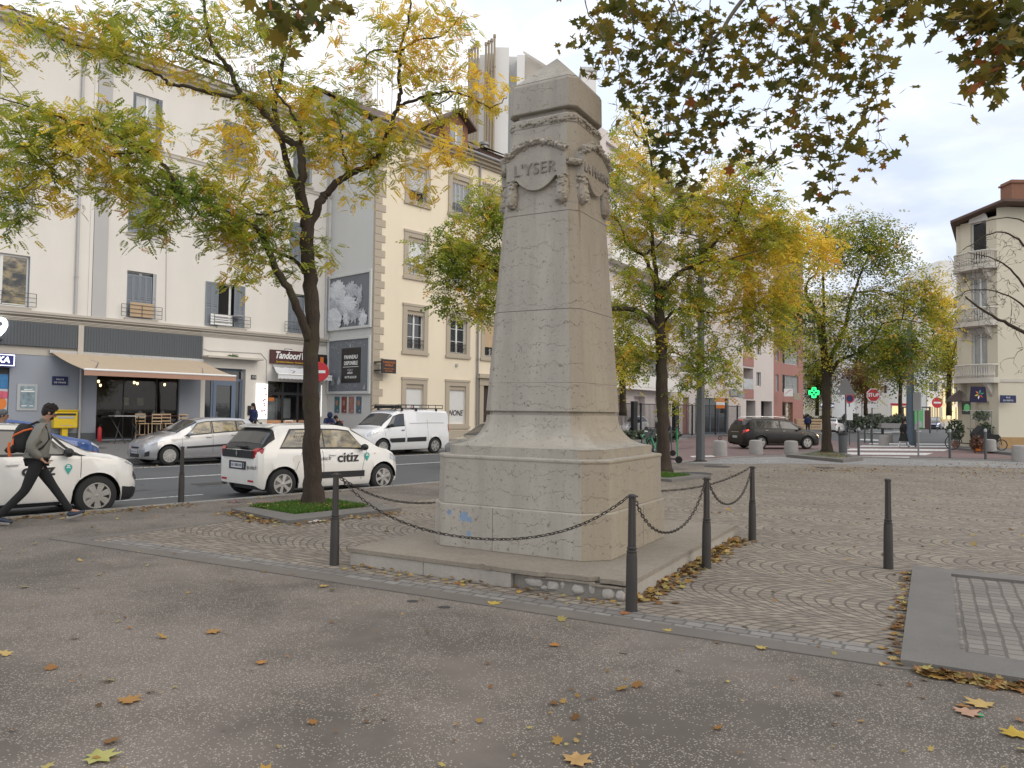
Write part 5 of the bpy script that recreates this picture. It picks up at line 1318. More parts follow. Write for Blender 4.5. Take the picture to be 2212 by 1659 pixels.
mb = MB(); mb.prof([(-.03, 0), (W_ + .03, 0), (W_ - .05, H_), (.05, H_)], 0, .04); mb.build('cloth', pm('purple_cloth', (.014, .01, .045), .8), s_)
for k in range(6):
 a_ = k * math.pi / 3 + .3; mb = MB(); cx, cz = W_ * .55, H_ * .5; d_ = Vector((math.cos(a_), 0, math.sin(a_))); n_ = Vector((-d_.z, 0, d_.x)); C_ = Vector((cx, -.006, cz))
 mb.add([C_ + d_ * .03, C_ + d_ * .15 + n_ * .04, C_ + d_ * .27, C_ + d_ * .15 - n_ * .04], [(0, 1, 2, 3)]); mb.build('leaf_mark', M[['green', 'teal', 'orange', 'yellow', 'white', 'red'][k]], s_)
P = AY(2178, 862, 40.6); s_ = thing('street_plate', 'small blue street-name plate on the right corner house', 'street sign', P); mb = MB(); mb.box(-.42, .42, 0, .04, -.2, .2); mb.build('panel', M['navy'], s_); text('writing', 'RUE', .12, M['white'], s_, (0, -.004, .08), ext=.001); text('writing', 'DU REPOS', .12, M['white'], s_, (0, -.004, -.08), ext=.001)
a, b, c, d = AY(2078, 838, 43), AY(2078, 866, 41.8), AY(2042, 868, 43.2), AY(2050, 858, 45.5)
s_ = thing('awning', 'dark brown awning sticking out to the left of the corner house', 'awning', a); mb = MB(); mb.add([p - a for p in (a, b, c, d)] + [AY(2078, 838, 46) - a], [(0, 1, 2), (0, 2, 3, 4)]); mb.build('cloth', pm('brown_awning_cloth', (.07, .045, .035), .8), s_)
mb = MB(); mb.tube([b - a, c - a], .03, 5); mb.build('front_bar', M['black'], s_)
def itp(x, tab):
 xs = [p[0] for p in tab]; ys = [p[1] for p in tab]
 return float(np.interp(x, xs, ys))
class Car:
 """x forward, y left, z up; loft of cross-sections, panels sampled from the same skin"""
 def __init__(s, name, label, loc, ang, spec, paint, group='parked cars', cat='car'):
  s.sp = spec; s.paint = paint
  s.t = thing(name, label, cat, loc, ang, group); s.body()
 def sec(s, x):
  sp = s.sp; zt = itp(x, sp['top']); zb0 = itp(x, sp['bot']); zl = min(itp(x, sp['belt']), zt - .015)
  hw = itp(x, sp['hw']); yr = hw * itp(x, sp['yr'])
  za = zb0
  for xc in sp['axles']:
   R = sp['R'] + sp.get('gap', .055); d = abs(x - xc)
   if d < R: za = max(za, sp['R'] + math.sqrt(R * R - d * d))
  za = min(za, zl - .03)
  h = zl - zb0
  P = [(hw * .93, zb0), (hw * .985, zb0 + .14 * h), (hw, zb0 + .5 * h), (hw * .99, zb0 + .72 * h), (hw * .975, zb0 + .90 * h), (hw * .945, zl)]
  P = [(y, max(z, za)) for y, z in P]
  g = zt - zl
  f = min(1, g / .25)
  P += [(lerp(hw * .90, yr, f * .98), zl + g * lerp(.55, .84, f)), (lerp(hw * .82, yr * .91, f), zl + g * lerp(.8, .955, f)), (yr * .5, zt - .004), (0, zt + .008)]
  return P
 def pt(s, x, k, side=1, off=0.0):
  P = s.sec(x); i = min(int(k), len(P) - 2); f = k - i
  y = lerp(P[i][0], P[i + 1][0], f); z = lerp(P[i][1], P[i + 1][1], f)
  if off:
   Q = s.sec(x + .02); y2 = lerp(Q[i][0], Q[i + 1][0], f); z2 = lerp(Q[i][1], Q[i + 1][1], f)
   a = Vector((.02, y2 - y, z2 - z)); b = Vector((0, P[i + 1][0] - P[i][0], P[i + 1][1] - P[i][1]))
   n = a.cross(b); n = n.normalized() if n.length > 1e-9 else Vector((0, 1, 0))
   if n.y < -.01 or (abs(n.y) <= .01 and n.z < 0): n = -n
   p = Vector((x, y, z)) + n * off
   return Vector((p.x, p.y * side, p.z))
  return Vector((x, y * side, z))
 def body(s):
  sp = s.sp; x0, x1 = sp['top'][0][0], sp['top'][-1][0]
  xs = set(np.round(np.arange(x0, x1, .06), 3)) | {x1} | {p[0] for p in sp['top']} | {p[0] for p in sp['hw']}
  for xc in sp['axles']:
   R = sp['R'] + sp.get('gap', .055)
   for k in range(13): xs.add(round(xc - R * math.cos(math.pi * k / 12), 4))
   xs |= {xc - R - .004, xc + R + .004}
  xs = sorted(x for x in xs if x0 <= x <= x1); mb = MB(); n = 10; vs = []
  for x in xs:
   P = s.sec(x); vs += [(x, y, z) for y, z in P] + [(x, -y, z) for y, z in P[-2::-1]]
  m = 2 * n - 1; fs = []
  for i in range(len(xs) - 1):
   for k in range(m - 1): fs.append((i * m + k, (i + 1) * m + k, (i + 1) * m + k + 1, i * m + k + 1))
  fs.append(tuple(range(m - 1, -1, -1))); fs.append(tuple(range((len(xs) - 1) * m, len(xs) * m)))
  mb.add(vs, fs); s.b = mb.build('body', s.paint, s.t, smooth=True, sharp=32)
  mb = MB(); hw = max(p[1] for p in sp['hw']); zb = min(p[1] for p in sp['bot'])
  mb.box(x0 + .25, x1 - .25, -hw + .24, hw - .24, zb - .02, sp['R'] * 2 + .02); mb.build('underbody', M['black'], s.t)
  for xc in sp['axles']:
   for sd in (1, -1): s.wheel(xc, sd)
   for sd in (1, -1):
    mb = MB(); R = sp['R'] + .05; y = itp(xc, sp['hw']) - .02; vs = []
    for k in range(13):
     a = math.pi * k / 12; vs += [(xc + R * math.cos(a), sd * y, sp['R'] + R * math.sin(a)), (xc + R * math.cos(a), sd * (y - .3), sp['R'] + R * math.sin(a))]
    mb.add(vs, [(2 * k, 2 * k + 2, 2 * k + 3, 2 * k + 1) for k in range(12)]); mb.build('wheel_arch', M['black'], s.t)
 def wheel(s, xc, sd):
  sp = s.sp; R = sp['R']; y = sd * (itp(xc, sp['hw']) - .015); w = .19
  mb = MB(); r = R * .64
  prof = [(r, 0), (R * .90, .0), (R * .97, -.02), (R, -.05), (R, -w + .05), (R * .97, -w + .02), (R * .9, -w), (r, -w)]
  mb.lathe([(a, h * sd) for a, h in prof], 28, (xc, y, R), 'y'); o = mb.build('wheel', M['tyre'], s.t, smooth=True, sharp=60)
  mb = MB(); mb.lathe([(r * 1.02, -.005 * sd), (r * .95, -.02 * sd), (r * .9, -.08 * sd), (r * .2, -.09 * sd), (.01, -.09 * sd)], 28, (xc, y, R), 'y', 1)
  ns = sp.get('spokes', 6)
  for k in range(ns):
   a = 2 * math.pi * k / ns + .3; c, sn = math.cos(a), math.sin(a); wd = sp.get('sw', .035)
   def q(rr, ww, dy): return (xc + c * rr - sn * ww, y - (dy - .012) * sd, R + sn * rr + c * ww)
   if sp.get('hub') == 'fork':
    for sg in (-1, 1):
     mb.add([q(.03, 0, .02), q(r * .5, sg * .02 - .02, .035), q(r * .97, sg * wd * 1.9 - .022, .03), q(r * .97, sg * wd * 1.9 + .022, .012), q(r * .5, sg * .02 + .02, .035)], [(0, 1, 4), (1, 2, 3, 4)], 0)
   else:
    mb.add([q(.03, -wd * .6, .01), q(.03, wd * .6, .01), q(r * .97, wd, .012), q(r * .97, -wd, .012), q(.03, -wd * .6, .05), q(.03, wd * .6, .05), q(r * .97, wd, .05), q(r * .97, -wd, .05)], [(0, 1, 2, 3), (0, 3, 7, 4), (1, 5, 6, 2)], 0)
  mb.lathe([(r * 1.03, .0), (r * 1.03, .006 * sd), (r * .93, .006 * sd), (r * .90, -.02 * sd)], 28, (xc, y, R), 'y', 0)
  mb.lathe([(.055, -.02 * sd), (.05, .0), (.01, .004 * sd)], 12, (xc, y, R), 'y', 0)
  mb.build('rim', [M['rim'], M['black']], o)
 def patch(s, name, *a, sides=(1, -1), **k):
  k0 = a[2]; k1 = a[3]
  if max(k0, k1) >= 8.9 or len(sides) == 1: return s.patch1(name, *a, sides=sides, **k)
  return [s.patch1(name, *a, sides=(q,), **k) for q in sides]
 def patch1(s, name, f0, f1, k0, k1, mat, sides=(1, -1), off=.006, nx=10, nk=5, parent=None):
  "panel between x = f0(k) and x = f1(k)"
  mb = MB()
  for sd in sides:
   vs = []
   for j in range(nk + 1):
    k = lerp(k0, k1, j / nk); h = j / nk
    a = f0(h) if callable(f0) else f0; b = f1(h) if callable(f1) else f1
    for i in range(nx + 1): vs.append(s.pt(lerp(a, b, i / nx), k, sd, off))
   mb.add(vs, [(j * (nx + 1) + i, j * (nx + 1) + i + 1, (j + 1) * (nx + 1) + i + 1, (j + 1) * (nx + 1) + i) for j in range(nk) for i in range(nx)])
  return mb.build(name, mat, parent or s.t, smooth=True, sharp=60)
 def each(s, name, *a, **k):
  return [s.patch(name, *a, sides=(sd,), **k) for sd in (1, -1)]
 def side_glass(s, pans, mat='glass', ks=(5.12, 5.9), trim=True):
  "pans: (x0 bottom, x1 bottom, x0 top, x1 top)"
  for (a, b, c, d) in pans:
   if trim:
    e = .035; s.each('window_trim', lambda h, a=a, c=c: lerp(a, c, h) - e, lambda h, b=b, d=d: lerp(b, d, h) + e, ks[0] - .08, min(6.0, ks[1] + .07), M['black'], off=.004)
   s.each('side_window', lambda h, a=a, c=c: lerp(a, c, h), lambda h, b=b, d=d: lerp(b, d, h), ks[0], ks[1], M[mat], off=.009)
 def seam(s, x, k0=.6, k1=5.0, xt=None):
  xt = x if xt is None else xt
  s.each('door_seam', lambda h: lerp(x, xt, h), lambda h: lerp(x, xt, h) + .009, k0, k1, M['black'], off=.0035, nx=1, nk=6)
 def plate(s, x, z, front, txt='GF-288-HX', y=0.0, tilt=0):
  sg = 1 if front else -1; mb = MB(); mb.box(x, x + sg * .012, y - .26, y + .26, z - .055, z + .055); o = mb.build('number_plate', M['lpr'], s.t)
  mb = MB(); mb.box(x + sg * .012, x + sg * .014, y - .26, y - .22, z - .055, z + .055); mb.box(x + sg * .012, x + sg * .014, y + .22, y + .26, z - .055, z + .055); mb.build('blue_band', M['navy'], o)
  text('registration', txt, .085, M['ink'], o, (x + sg * .0145, y, z), (90, 0, 90 if front else -90), ext=.001)
 def mirror(s, x, z, mat, w=.13):
  for sd in (1, -1):
   y = sd * (itp(x, s.sp['hw']) + .07); mb = MB(); mb.ball((x, y, z), .1, 10, 6, 0, (.75, w / .1 * .8, .75)); mb.tube([(x, y, z - .02), (x + .03, sd * (abs(y) - .14), z - .06)], .025, 5); mb.build('mirror', mat, s.t, smooth=True)
 def handle(s, x, k=4.05, mat=None, l=.16):
  for sd in (1, -1):
   p = s.pt(x, k, sd, .02); mb = MB(); mb.cbox(p, (l, .035, .03)); mb.build('door_handle', mat or s.paint, s.t, bevel=.008)
def lampbox(c, name, x0, x1, k0, k1, mat, off=.012, nx=6, nk=3):
 return c.each(name, x0, x1, k0, k1, M[mat], off=off, nx=nx, nk=nk)
TW = dict(top=[(-1.80, .62), (-1.79, .98), (-1.66, 1.12), (-1.44, 1.40), (-1.36, 1.50), (-1.1, 1.54), (-.5, 1.555), (.1, 1.54), (.42, 1.49), (.85, 1.24), (1.16, 1.03), (1.42, .97), (1.62, .87), (1.74, .74), (1.80, .55)],
          bot=[(-1.80, .30), (-1.7, .22), (-1.2, .20), (1.2, .19), (1.7, .20), (1.80, .26)],
          belt=[(-1.80, .60), (-1.79, .96), (-1.66, 1.02), (-1.2, 1.00), (-.4, .97), (.7, .94), (1.1, .93), (1.42, .88), (1.62, .80), (1.74, .68), (1.80, .52)],
          hw=[(-1.80, .66), (-1.77, .74), (-1.68, .79), (-1.4, .82), (1.2, .82), (1.55, .78), (1.70, .70), (1.77, .58), (1.80, .46)],
          yr=[(-1.8, .86), (-1.3, .78), (0, .76), (.8, .80), (1.2, .88), (1.8, .86)], axles=(-1.26, 1.25), R=.31, spokes=6, sw=.04)
def half(t, w): return t + w
def citiz(c, xs, z, k=1.0):
 for sd in (1, -1):
  y = sd * (itp(xs, c.sp['hw']) + .006)
  text('lettering', 'citiz', .30 * k, M['ink'], c.t, (xs, y, z), (90, 0, 180 if sd > 0 else 0), ext=.001, off=.006, sx=1.12)
  mb = MB(); x = xs - sd * .50 * k; r = .065 * k
  pts = [(x + r * math.cos(a), z + .03 + r * math.sin(a)) for a in [math.pi * (-.15 + 1.3 * q / 12) for q in range(13)]] + [(x, z - .10 * k)]
  vs = [(p[0], y, p[1]) for p in pts]; mb.add(vs, [tuple(range(len(vs)))]); o = mb.build('pin_mark', M['teal'], c.t)
  mb = MB(); mb.box(x - .035 * k, x + .035 * k, y - .002 if sd < 0 else y, y if sd < 0 else y + .002, z + .02, z + .035); mb.box(x - .025 * k, x + .025 * k, y - .002 if sd < 0 else y, y if sd < 0 else y + .002, z + .045, z + .065); mb.build('pin_car', M['white'], o)
c = Car('parked_car', 'small white share car with citiz lettering and black tailgate, parked behind the nearest tree', ST(9.52, 13.45 + .82, RZ), SANG, TW, P_WHITE)
c.t.scale.z = .96; c.side_glass([(-1.30, -.62, -1.02, -.56), (-.53, -.30, -.50, -.30), (-.27, .78, -.27, .36)], 'glassw', (5.15, 5.9)); c.side_glass([(-1.16, -.60, -.92, -.56)], 'glass', (5.2, 5.86), False)
c.patch('windscreen', .46, 1.10, 6.05, 9, M['glass'], nk=8); c.patch('tailgate', -1.792, -1.40, 5.6, 9, M['black'], nk=8, off=.008); c.patch('rear_window', -1.64, -1.46, 6.2, 9, M['glass'], nk=8, off=.014)
mb = MB(); mb.prof([(-1.50, 1.485), (-1.30, 1.54), (-1.30, 1.50), (-1.48, 1.45)], -.56, .56); mb.build('spoiler', P_WHITE, c.t, bevel=.015)
for k_ in (.5, 3.3): pass
for sd in (1, -1):
 mb = MB(); mb.x = Matrix.Translation((0, 0, 0)); pts = [(-1.80, .86), (-1.79, 1.0), (-1.72, 1.06), (-1.66, 1.05), (-1.68, .97), (-1.75, .86)]
 vs = [(x, sd * (itp(x, TW['hw']) * .955 + .012), z) for x, z in pts] + [(x - .01, sd * (itp(x, TW['hw']) * .955 - .13), z) for x, z in pts]; n = 6
 mb.add(vs, [tuple(range(n)), tuple(range(2 * n - 1, n - 1, -1))] + [(i, i + n, (i + 1) % n + n, (i + 1) % n) for i in range(n)]); mb.build('tail_light', M['tail'], c.t)
mb = MB(); mb.box(-1.812, -1.79, -.32, .32, .60, .77); mb.build('plate_recess', M['black'], c.t); c.plate(-1.812, .685, False, 'GF-288-HX')
text('web_address', 'lpa.citiz.fr', .12, M['ink'], c.t, (-1.806, -.55, .66), (90, 0, -90), ext=.001, sx=.8)
text('web_address', 'lpa.citiz.fr', .12, M['ink'], c.t, (-.35, -.828, .80), (90, 0, 0), ext=.001, sx=.9)
mb = MB(); mb.add([(-1.80, y, z) for y, z in ((0, 1.0), (.035, .93), (0, .86), (-.035, .93))], [(0, 1, 2, 3)]); mb.x = Matrix.Identity(4); o = mb.build('emblem', M['steel'], c.t); o.location.x = -.03
mb = MB(); mb.box(-1.812, -1.79, -.60, .60, .84, 1.0); mb.build('tailgate_panel', M['black'], c.t)
mb = MB(); mb.box(-1.82, -1.74, -.3, .04, 1.06, 1.085); mb.build('wiper', M['black'], c.t)
mb = MB(); mb.box(-1.81, -1.79, -.62, -.42, .36, .40); mb.box(-1.81, -1.79, .42, .62, .36, .40); mb.build('reflector', M['tail'], c.t)
for x, xt in ((-1.02, -.80), (.62, .80)): c.seam(x, 1.0, 5.0, xt)
c.seam(-.32, .6, 5.0, -.34); c.patch('side_moulding', -.75, .72, 1.25, 1.75, M['black'], off=.012); c.handle(.02 - .12, 3.9)
for sd in (1, -1):
 mb = MB(); mb.lathe([(.10, 0), (.10, .003), (.094, .003)], 20, (-1.05 + .1, sd * .815, .80), 'y'); mb.build('fuel_flap', P_WHITE, c.t) if sd < 0 else None
citiz(c, .28, .80); c.mirror(.66, 1.02, M['black']); lampbox(c, 'headlight', 1.45, 1.72, 3.4, 4.8, 'head'); c.each('indicator', .98, 1.03, 4.0, 4.2, M['orange'], off=.008, nx=1, nk=1)
mb = MB(); mb.tube([(-1.25, .1, 1.53), (-1.42, .1, 1.66)], .008, 5); mb.ball((-1.25, .1, 1.54), .03, 6, 4); mb.build('aerial', M['black'], c.t)
C3 = dict(top=[(-2.0, .62), (-1.98, 1.0), (-1.9, 1.18), (-1.62, 1.44), (-1.3, 1.50), (-.5, 1.53), (.2, 1.50), (.5, 1.43), (.98, 1.16), (1.14, 1.06), (1.5, 1.0), (1.78, .90), (1.92, .80), (1.99, .62), (2.0, .50)],
          bot=[(-2.0, .32), (-1.9, .24), (1.8, .21), (1.93, .26), (2.0, .34)], belt=[(-2.0, .6), (-1.98, .92), (-1.4, .99), (0, .97), (1.0, .98), (1.2, .98), (1.6, .93), (1.85, .82), (1.96, .62), (2.0, .48)],
          hw=[(-2.0, .70), (-1.9, .80), (-1.5, .86), (1.3, .87), (1.66, .85), (1.84, .78), (1.95, .66), (2.0, .5)], yr=[(-2, .86), (-1.3, .76), (0, .75), (.9, .8), (1.2, .88), (2, .84)], axles=(-1.27, 1.27), R=.325, spokes=7, sw=.055)
c = Car('parked_car', 'white share car with teal pin mark cut by the left edge, behind the walking man', ST(3.55, 13.45 + .87, RZ), SANG, C3, P_WHITE)
c.side_glass([(-1.3, -.25, -1.1, -.25), (-.17, .95, -.17, .50)], 'glass', (5.15, 5.92)); c.patch('windscreen', .52, 1.1, 6.05, 9, M['glass'], nk=8); c.patch('rear_window', -1.88, -1.65, 6.1, 9, M['glass'], nk=8)
c.patch('black_pillar', lambda h: lerp(.99, .54, h), lambda h: lerp(1.10, .62, h), 5.0, 6.2, M['black'], off=.008)
c.seam(-.2, .6, 5.0); c.seam(1.0, 1.2, 5.0, 1.02); c.handle(.05, 3.9); citiz(c, .40, .78, .85); c.mirror(.80, 1.05, M['black'])
c.patch('bonnet_edge', 1.08, 1.72, 6.9, 6.96, M['black'], off=.004); lampbox(c, 'daylight_lamp', 1.72, 1.93, 4.6, 5.0, 'head'); lampbox(c, 'headlight', 1.86, 1.97, 2.8, 3.7, 'glass')
c.patch('front_guard', 1.66, 1.99, .02, 1.6, M['black'], off=.008); c.patch('sill_line', -.95, .92, .55, .75, M['trimw'] if 'trimw' in M else P_WHITE2, off=.01); c.patch('sill', -.95, .92, .0, .5, M['black'], off=.006)
MZ = dict(top=[(-1.95, .62), (-1.93, .98), (-1.8, 1.16), (-1.5, 1.40), (-1.2, 1.46), (-.5, 1.48), (.0, 1.46), (.3, 1.40), (.85, 1.10), (1.08, .99), (1.45, .90), (1.75, .78), (1.9, .66), (1.95, .5)],
          bot=[(-1.95, .32), (-1.8, .22), (1.7, .19), (1.95, .22)], belt=[(-1.95, .6), (-1.93, .94), (-1.4, 1.02), (0, .92), (.9, .86), (1.2, .84), (1.6, .76), (1.85, .64), (1.95, .48)],
          hw=[(-1.95, .7), (-1.8, .80), (-1.4, .845), (1.2, .845), (1.6, .80), (1.8, .72), (1.9, .62), (1.95, .5)], yr=[(-2, .85), (-1.3, .75), (0, .73), (.9, .8), (1.2, .88), (2, .86)], axles=(-1.24, 1.24), R=.305, spokes=10, sw=.016)
def hatch(label, loc, ang, paint, spec=MZ, glass='glass', name='parked_car', group='parked cars', extra=True):
 c = Car(name, label, loc, ang, spec, paint, group)
 c.side_glass([(-1.5, -1.0 + .0, -1.2, -1.0), (-.95, -.18, -.95, -.18), (-.10, .78, -.10, .30)], glass, (5.15, 5.9)); c.patch('windscreen', .33, 1.0, 6.05, 9, M['glass'], nk=8); c.patch('rear_window', -1.78, -1.52, 6.1, 9, M['glass'], nk=8)
 c.seam(-.14, .6, 5.0); c.seam(.86, 1.2, 5.0, .85); c.seam(-1.0, 1.6, 5.0, -.98); c.handle(.0, 4.0); c.handle(-.85, 4.0); c.mirror(.62, .98, paint)
 lampbox(c, 'headlight', 1.38, 1.82, 4.25, 5.4, 'head'); lampbox(c, 'tail_light', -1.93, -1.80, 3.4, 5.0, 'tail'); c.plate(1.952, .42, True, 'AB-512-KL'); c.plate(-1.952, .62, False, 'AB-512-KL')
 mb = MB(); mb.box(1.90, 1.955, -.32, .32, .25, .36); mb.box(1.9, 1.956, -.24, .24, .52, .57); mb.build('grille', M['black'], c.t)
 lampbox(c, 'fog_lamp', 1.80, 1.9, 1.2, 2.2, 'black')
 return c
c = hatch('silver five-door hatchback parked nose-left opposite, beside the cafe terrace', ST(11.65, 23.35 + .85, RZ), SANG + math.pi, P_SILVER, glass='glassw')
c.patch('side_moulding', -.85, .72, 1.9, 2.25, M['black'], off=.012)
mb = MB(); mb.tube([(-.9, 0, 1.47), (-1.1, 0, 1.62)], .008, 4); mb.build('aerial', M['black'], c.t)
BL = dict(top=[(-2.2, .6), (-2.18, .95), (-2.0, 1.0), (-1.7, 1.04), (-1.1, 1.36), (-.7, 1.42), (0, 1.42), (.35, 1.36), (1.0, 1.02), (1.15, .97), (1.8, .84), (2.1, .70), (2.2, .5)],
          bot=[(-2.2, .3), (-2, .22), (2, .2), (2.2, .24)], belt=[(-2.2, .58), (-2.18, .88), (-1.7, .95), (0, .92), (1.1, .88), (1.8, .78), (2.1, .62), (2.2, .46)],
          hw=[(-2.2, .7), (-2, .83), (-1.5, .88), (1.5, .88), (1.9, .80), (2.1, .68), (2.2, .5)], yr=[(-2.2, .85), (-1.1, .74), (.3, .74), (1.1, .85), (2.2, .84)], axles=(-1.3, 1.32), R=.32, spokes=5, sw=.05)
c = Car('parked_car', 'dark blue saloon parked opposite behind the walking man and the left white car', ST(6.35, 23.4 + .88, RZ), SANG, BL, P_BLUE, 'parked cars')
c.side_glass([(-1.45, -.95, -1.12, -.92), (-.85, -.1, -.85, -.1), (-.03, .85, -.03, .34)], 'curtain', (5.15, 5.9)); c.patch('windscreen', .38, 1.04, 6.05, 9, M['glass'], nk=8); c.seam(-.06, .6, 5); c.seam(.92, 1, 5)
lampbox(c, 'headlight', 1.86, 2.1, 4.0, 5.2, 'head'); c.mirror(.68, .97, P_BLUE); c.handle(.05); c.each('indicator', 1.6, 1.66, 3.8, 4.1, M['head'], off=.008, nx=1, nk=1)
VN = dict(top=[(-2.19, .7), (-2.18, 1.66), (-2.08, 1.78), (-1.6, 1.82), (0, 1.83), (.5, 1.80), (.78, 1.70), (1.36, 1.20), (1.48, 1.12), (1.85, 1.02), (2.05, .86), (2.16, .66), (2.19, .5)],
          bot=[(-2.19, .3), (-2.1, .22), (2.0, .2), (2.19, .26)], belt=[(-2.19, .68), (-2.18, 1.1), (-1, 1.1), (.4, 1.06), (1.3, 1.03), (1.6, .98), (1.95, .86), (2.12, .66), (2.19, .48)],
          hw=[(-2.19, .84), (-2.1, .89), (-1.5, .905), (1.4, .905), (1.85, .84), (2.05, .74), (2.19, .55)], yr=[(-2.2, .90), (-1, .88), (.6, .82), (1.3, .82), (1.6, .88), (2.2, .84)], axles=(-1.36, 1.37), R=.325, spokes=6, sw=.04)
c = Car('parked_van', 'white panel van with black roof rack parked in front of the cream house', ST(20.15, 23.5 + .9, RZ), SANG + math.pi, VN, P_WHITE2, 'parked cars', 'van')
c.side_glass([(.30, 1.28, .30, .78)], 'glass', (5.2, 5.85)); c.patch('windscreen', .84, 1.40, 6.05, 9, M['glass'], nk=8); c.seam(.22, .6, 6.2); c.seam(1.22, 1, 5.0, 1.3)
c.patch('side_moulding', -.85, .18, 1.6, 2.25, M['black'], off=.014); c.patch('side_moulding', .28, 1.05, 1.6, 2.25, M['black'], off=.014); c.patch('wheel_trim', 1.75, 2.15, .1, 1.3, M['black'], off=.008)
c.handle(.38, 4.1, M['black']); c.mirror(1.02, 1.18, M['black'], .16); lampbox(c, 'headlight', 1.62, 2.02, 4.2, 5.6, 'head'); lampbox(c, 'tail_light', -2.185, -2.10, 3.3, 5.2, 'tail')
c.patch('pressed_panel', -1.9, -.0, 5.25, 5.3, M['shutter2'], off=.004, nk=1); c.seam(-.95, 1.0, 6.2)
t = thing('roof_rack', 'black tubular roof rack on top of the white van', 'roof rack', c.t.location + Vector((0, 0, 1.84)), SANG + math.pi)
mb = MB()
for sd in (1, -1):
 for zz in (.02, .16): mb.tube([(-1.9, sd * .72, zz), (.5, sd * .72, zz)] + [(.5 + .22 * math.sin(a), sd * .72, zz - .1 * (1 - math.cos(a))) for a in (.5, 1.0, 1.5)], .017, 6)
 for x in np.arange(-1.9, .6, .4): mb.tube([(x, sd * .72, .02), (x, sd * .72, .16)], .014, 5)
 for x in (-1.5, -.4, .35): mb.cbox((x, sd * .75, -.03), (.08, .06, .12))
mb.build('side_rail', M['black'], t)
for x in np.arange(-1.9, .8, .34):
 mb = MB(); mb.tube([(x, -.72, .03), (x, .72, .03)], .014, 5); mb.build('cross_bar', M['black'], t)
mb = MB(); mb.box(.3, .62, -.7, .7, .02, .13); mb.build('wind_deflector', M['black'], t, bevel=.01)
c = hatch('grey car passing in the street, mostly hidden by the monument base', ST(18.3, 16.9, RZ), SANG + math.pi, P_GREY, MZ)
ES = dict(top=[(-2.3, .62), (-2.28, 1.0), (-2.16, 1.22), (-1.92, 1.50), (-1.6, 1.56), (-.6, 1.60), (.1, 1.57), (.45, 1.50), (1.15, 1.14), (1.35, 1.04), (1.85, .92), (2.15, .76), (2.28, .58), (2.3, .5)],
          bot=[(-2.3, .32), (-2.1, .22), (2.1, .2), (2.3, .26)], belt=[(-2.3, .6), (-2.28, .95), (-1.9, 1.06), (0, 1.0), (1.2, .95), (1.85, .84), (2.15, .70), (2.3, .46)],
          hw=[(-2.3, .74), (-2.15, .87), (-1.7, .91), (1.5, .91), (1.9, .84), (2.15, .72), (2.3, .5)], yr=[(-2.3, .85), (-1.5, .76), (.3, .75), (1.2, .82), (2.3, .84)], axles=(-1.32, 1.36), R=.335, spokes=5, sw=.045)
cP = Vector((14.0, 40.0, RZ))
a, b = G(1642, 970, RZ), G(1746, 971, RZ); hd = math.atan2((b - a).y + .45, (b - a).x); mid = (a + b) / 2
c = Car('estate_car', 'dark grey estate car with roof rails and lit lamps crossing behind the concrete stubs', mid + Vector((-math.sin(hd), math.cos(hd), 0)) * .9, hd, ES, P_DARK, 'moving cars')
c.side_glass([(-1.85, -1.25, -1.65, -1.2), (-1.15, -.25, -1.15, -.25), (-.15, 1.05, -.15, .48)], 'glass', (5.15, 5.9)); c.patch('windscreen', .5, 1.25, 6.05, 9, M['glass'], nk=8); c.patch('rear_window', -2.15, -1.94, 6.1, 9, M['glass'], nk=8)
c.seam(-.2, .6, 5); c.seam(-1.2, 1.6, 5); c.seam(1.1, 1, 5); c.handle(-.02, 4.1, M['steel']); c.handle(-1.0, 4.1, M['steel']); c.mirror(.85, 1.06, P_DARK)
for sd in (1, -1):
 mb = MB(); mb.tube([(-1.75, sd * .66, 1.56), (-1.55, sd * .67, 1.64), (-.4, sd * .67, 1.68), (.2, sd * .66, 1.62), (.36, sd * .65, 1.55)], .022, 6); mb.build('roof_rail', M['steel'], c.t, smooth=True)
lampbox(c, 'tail_light', -2.29, -2.12, 3.6, 5.1, 'tail'); lampbox(c, 'lit_brake_lamp', -2.15, -2.0, 4.0, 4.7, 'litred'); mb = MB(); mb.box(-1.95, -1.90, -.18, .18, 1.46, 1.49); mb.build('high_brake_lamp', M['litred'], c.t)
lampbox(c, 'headlight', 2.0, 2.2, 4.2, 5.0, 'litwarm'); c.each('indicator', 1.05, 1.12, 3.6, 3.9, M['orange'], off=.01, nx=1, nk=1); c.plate(-2.302, .62, False, 'CD-431-RT'); c.patch('sill_trim', -.9, .9, .5, .65, M['steel'], off=.01)
mb = MB(); mb.box(-2.31, -2.28, -.4, .4, .86, .89); mb.build('chrome_strip', M['steel'], c.t)
a = G(1797, 936, RZ); c = hatch('small white hatchback seen from behind across the junction, black tailgate window', a + Vector((1.0, 1.9, 0)), rad(52), P_WHITE2); lampbox(c, 'side_lamp', -1.94, -1.84, 4.6, 5.6, 'tail', .02)
a = G(1838, 934, RZ); c = hatch('black hatchback facing the camera beside the small white one at the junction', a + Vector((.2, 2.0, 0)), rad(228), P_BLACK); lampbox(c, 'lit_headlight', 1.6, 1.86, 4.5, 5.2, 'litblue', .02)
a = G(2030, 928, RZ)
SV = dict(ES); SV['top'] = [(x, z + (.14 if z > 1.1 else .08)) for x, z in ES['top']]; SV['belt'] = [(x, z + .08) for x, z in ES['belt']]; SV['R'] = .36
c = Car('approaching_suv', 'blue-grey off-roader approaching down the side street with violet headlights on', a + Vector((.6, 2.2, 0)), rad(232), SV, P_SUV, 'moving cars')
c.side_glass([(-1.85, -1.25, -1.65, -1.2), (-1.15, -.25, -1.15, -.25), (-.15, 1.05, -.15, .48)], 'glass', (5.15, 5.9)); c.patch('windscreen', .5, 1.25, 6.05, 9, M['curtain'], nk=8)
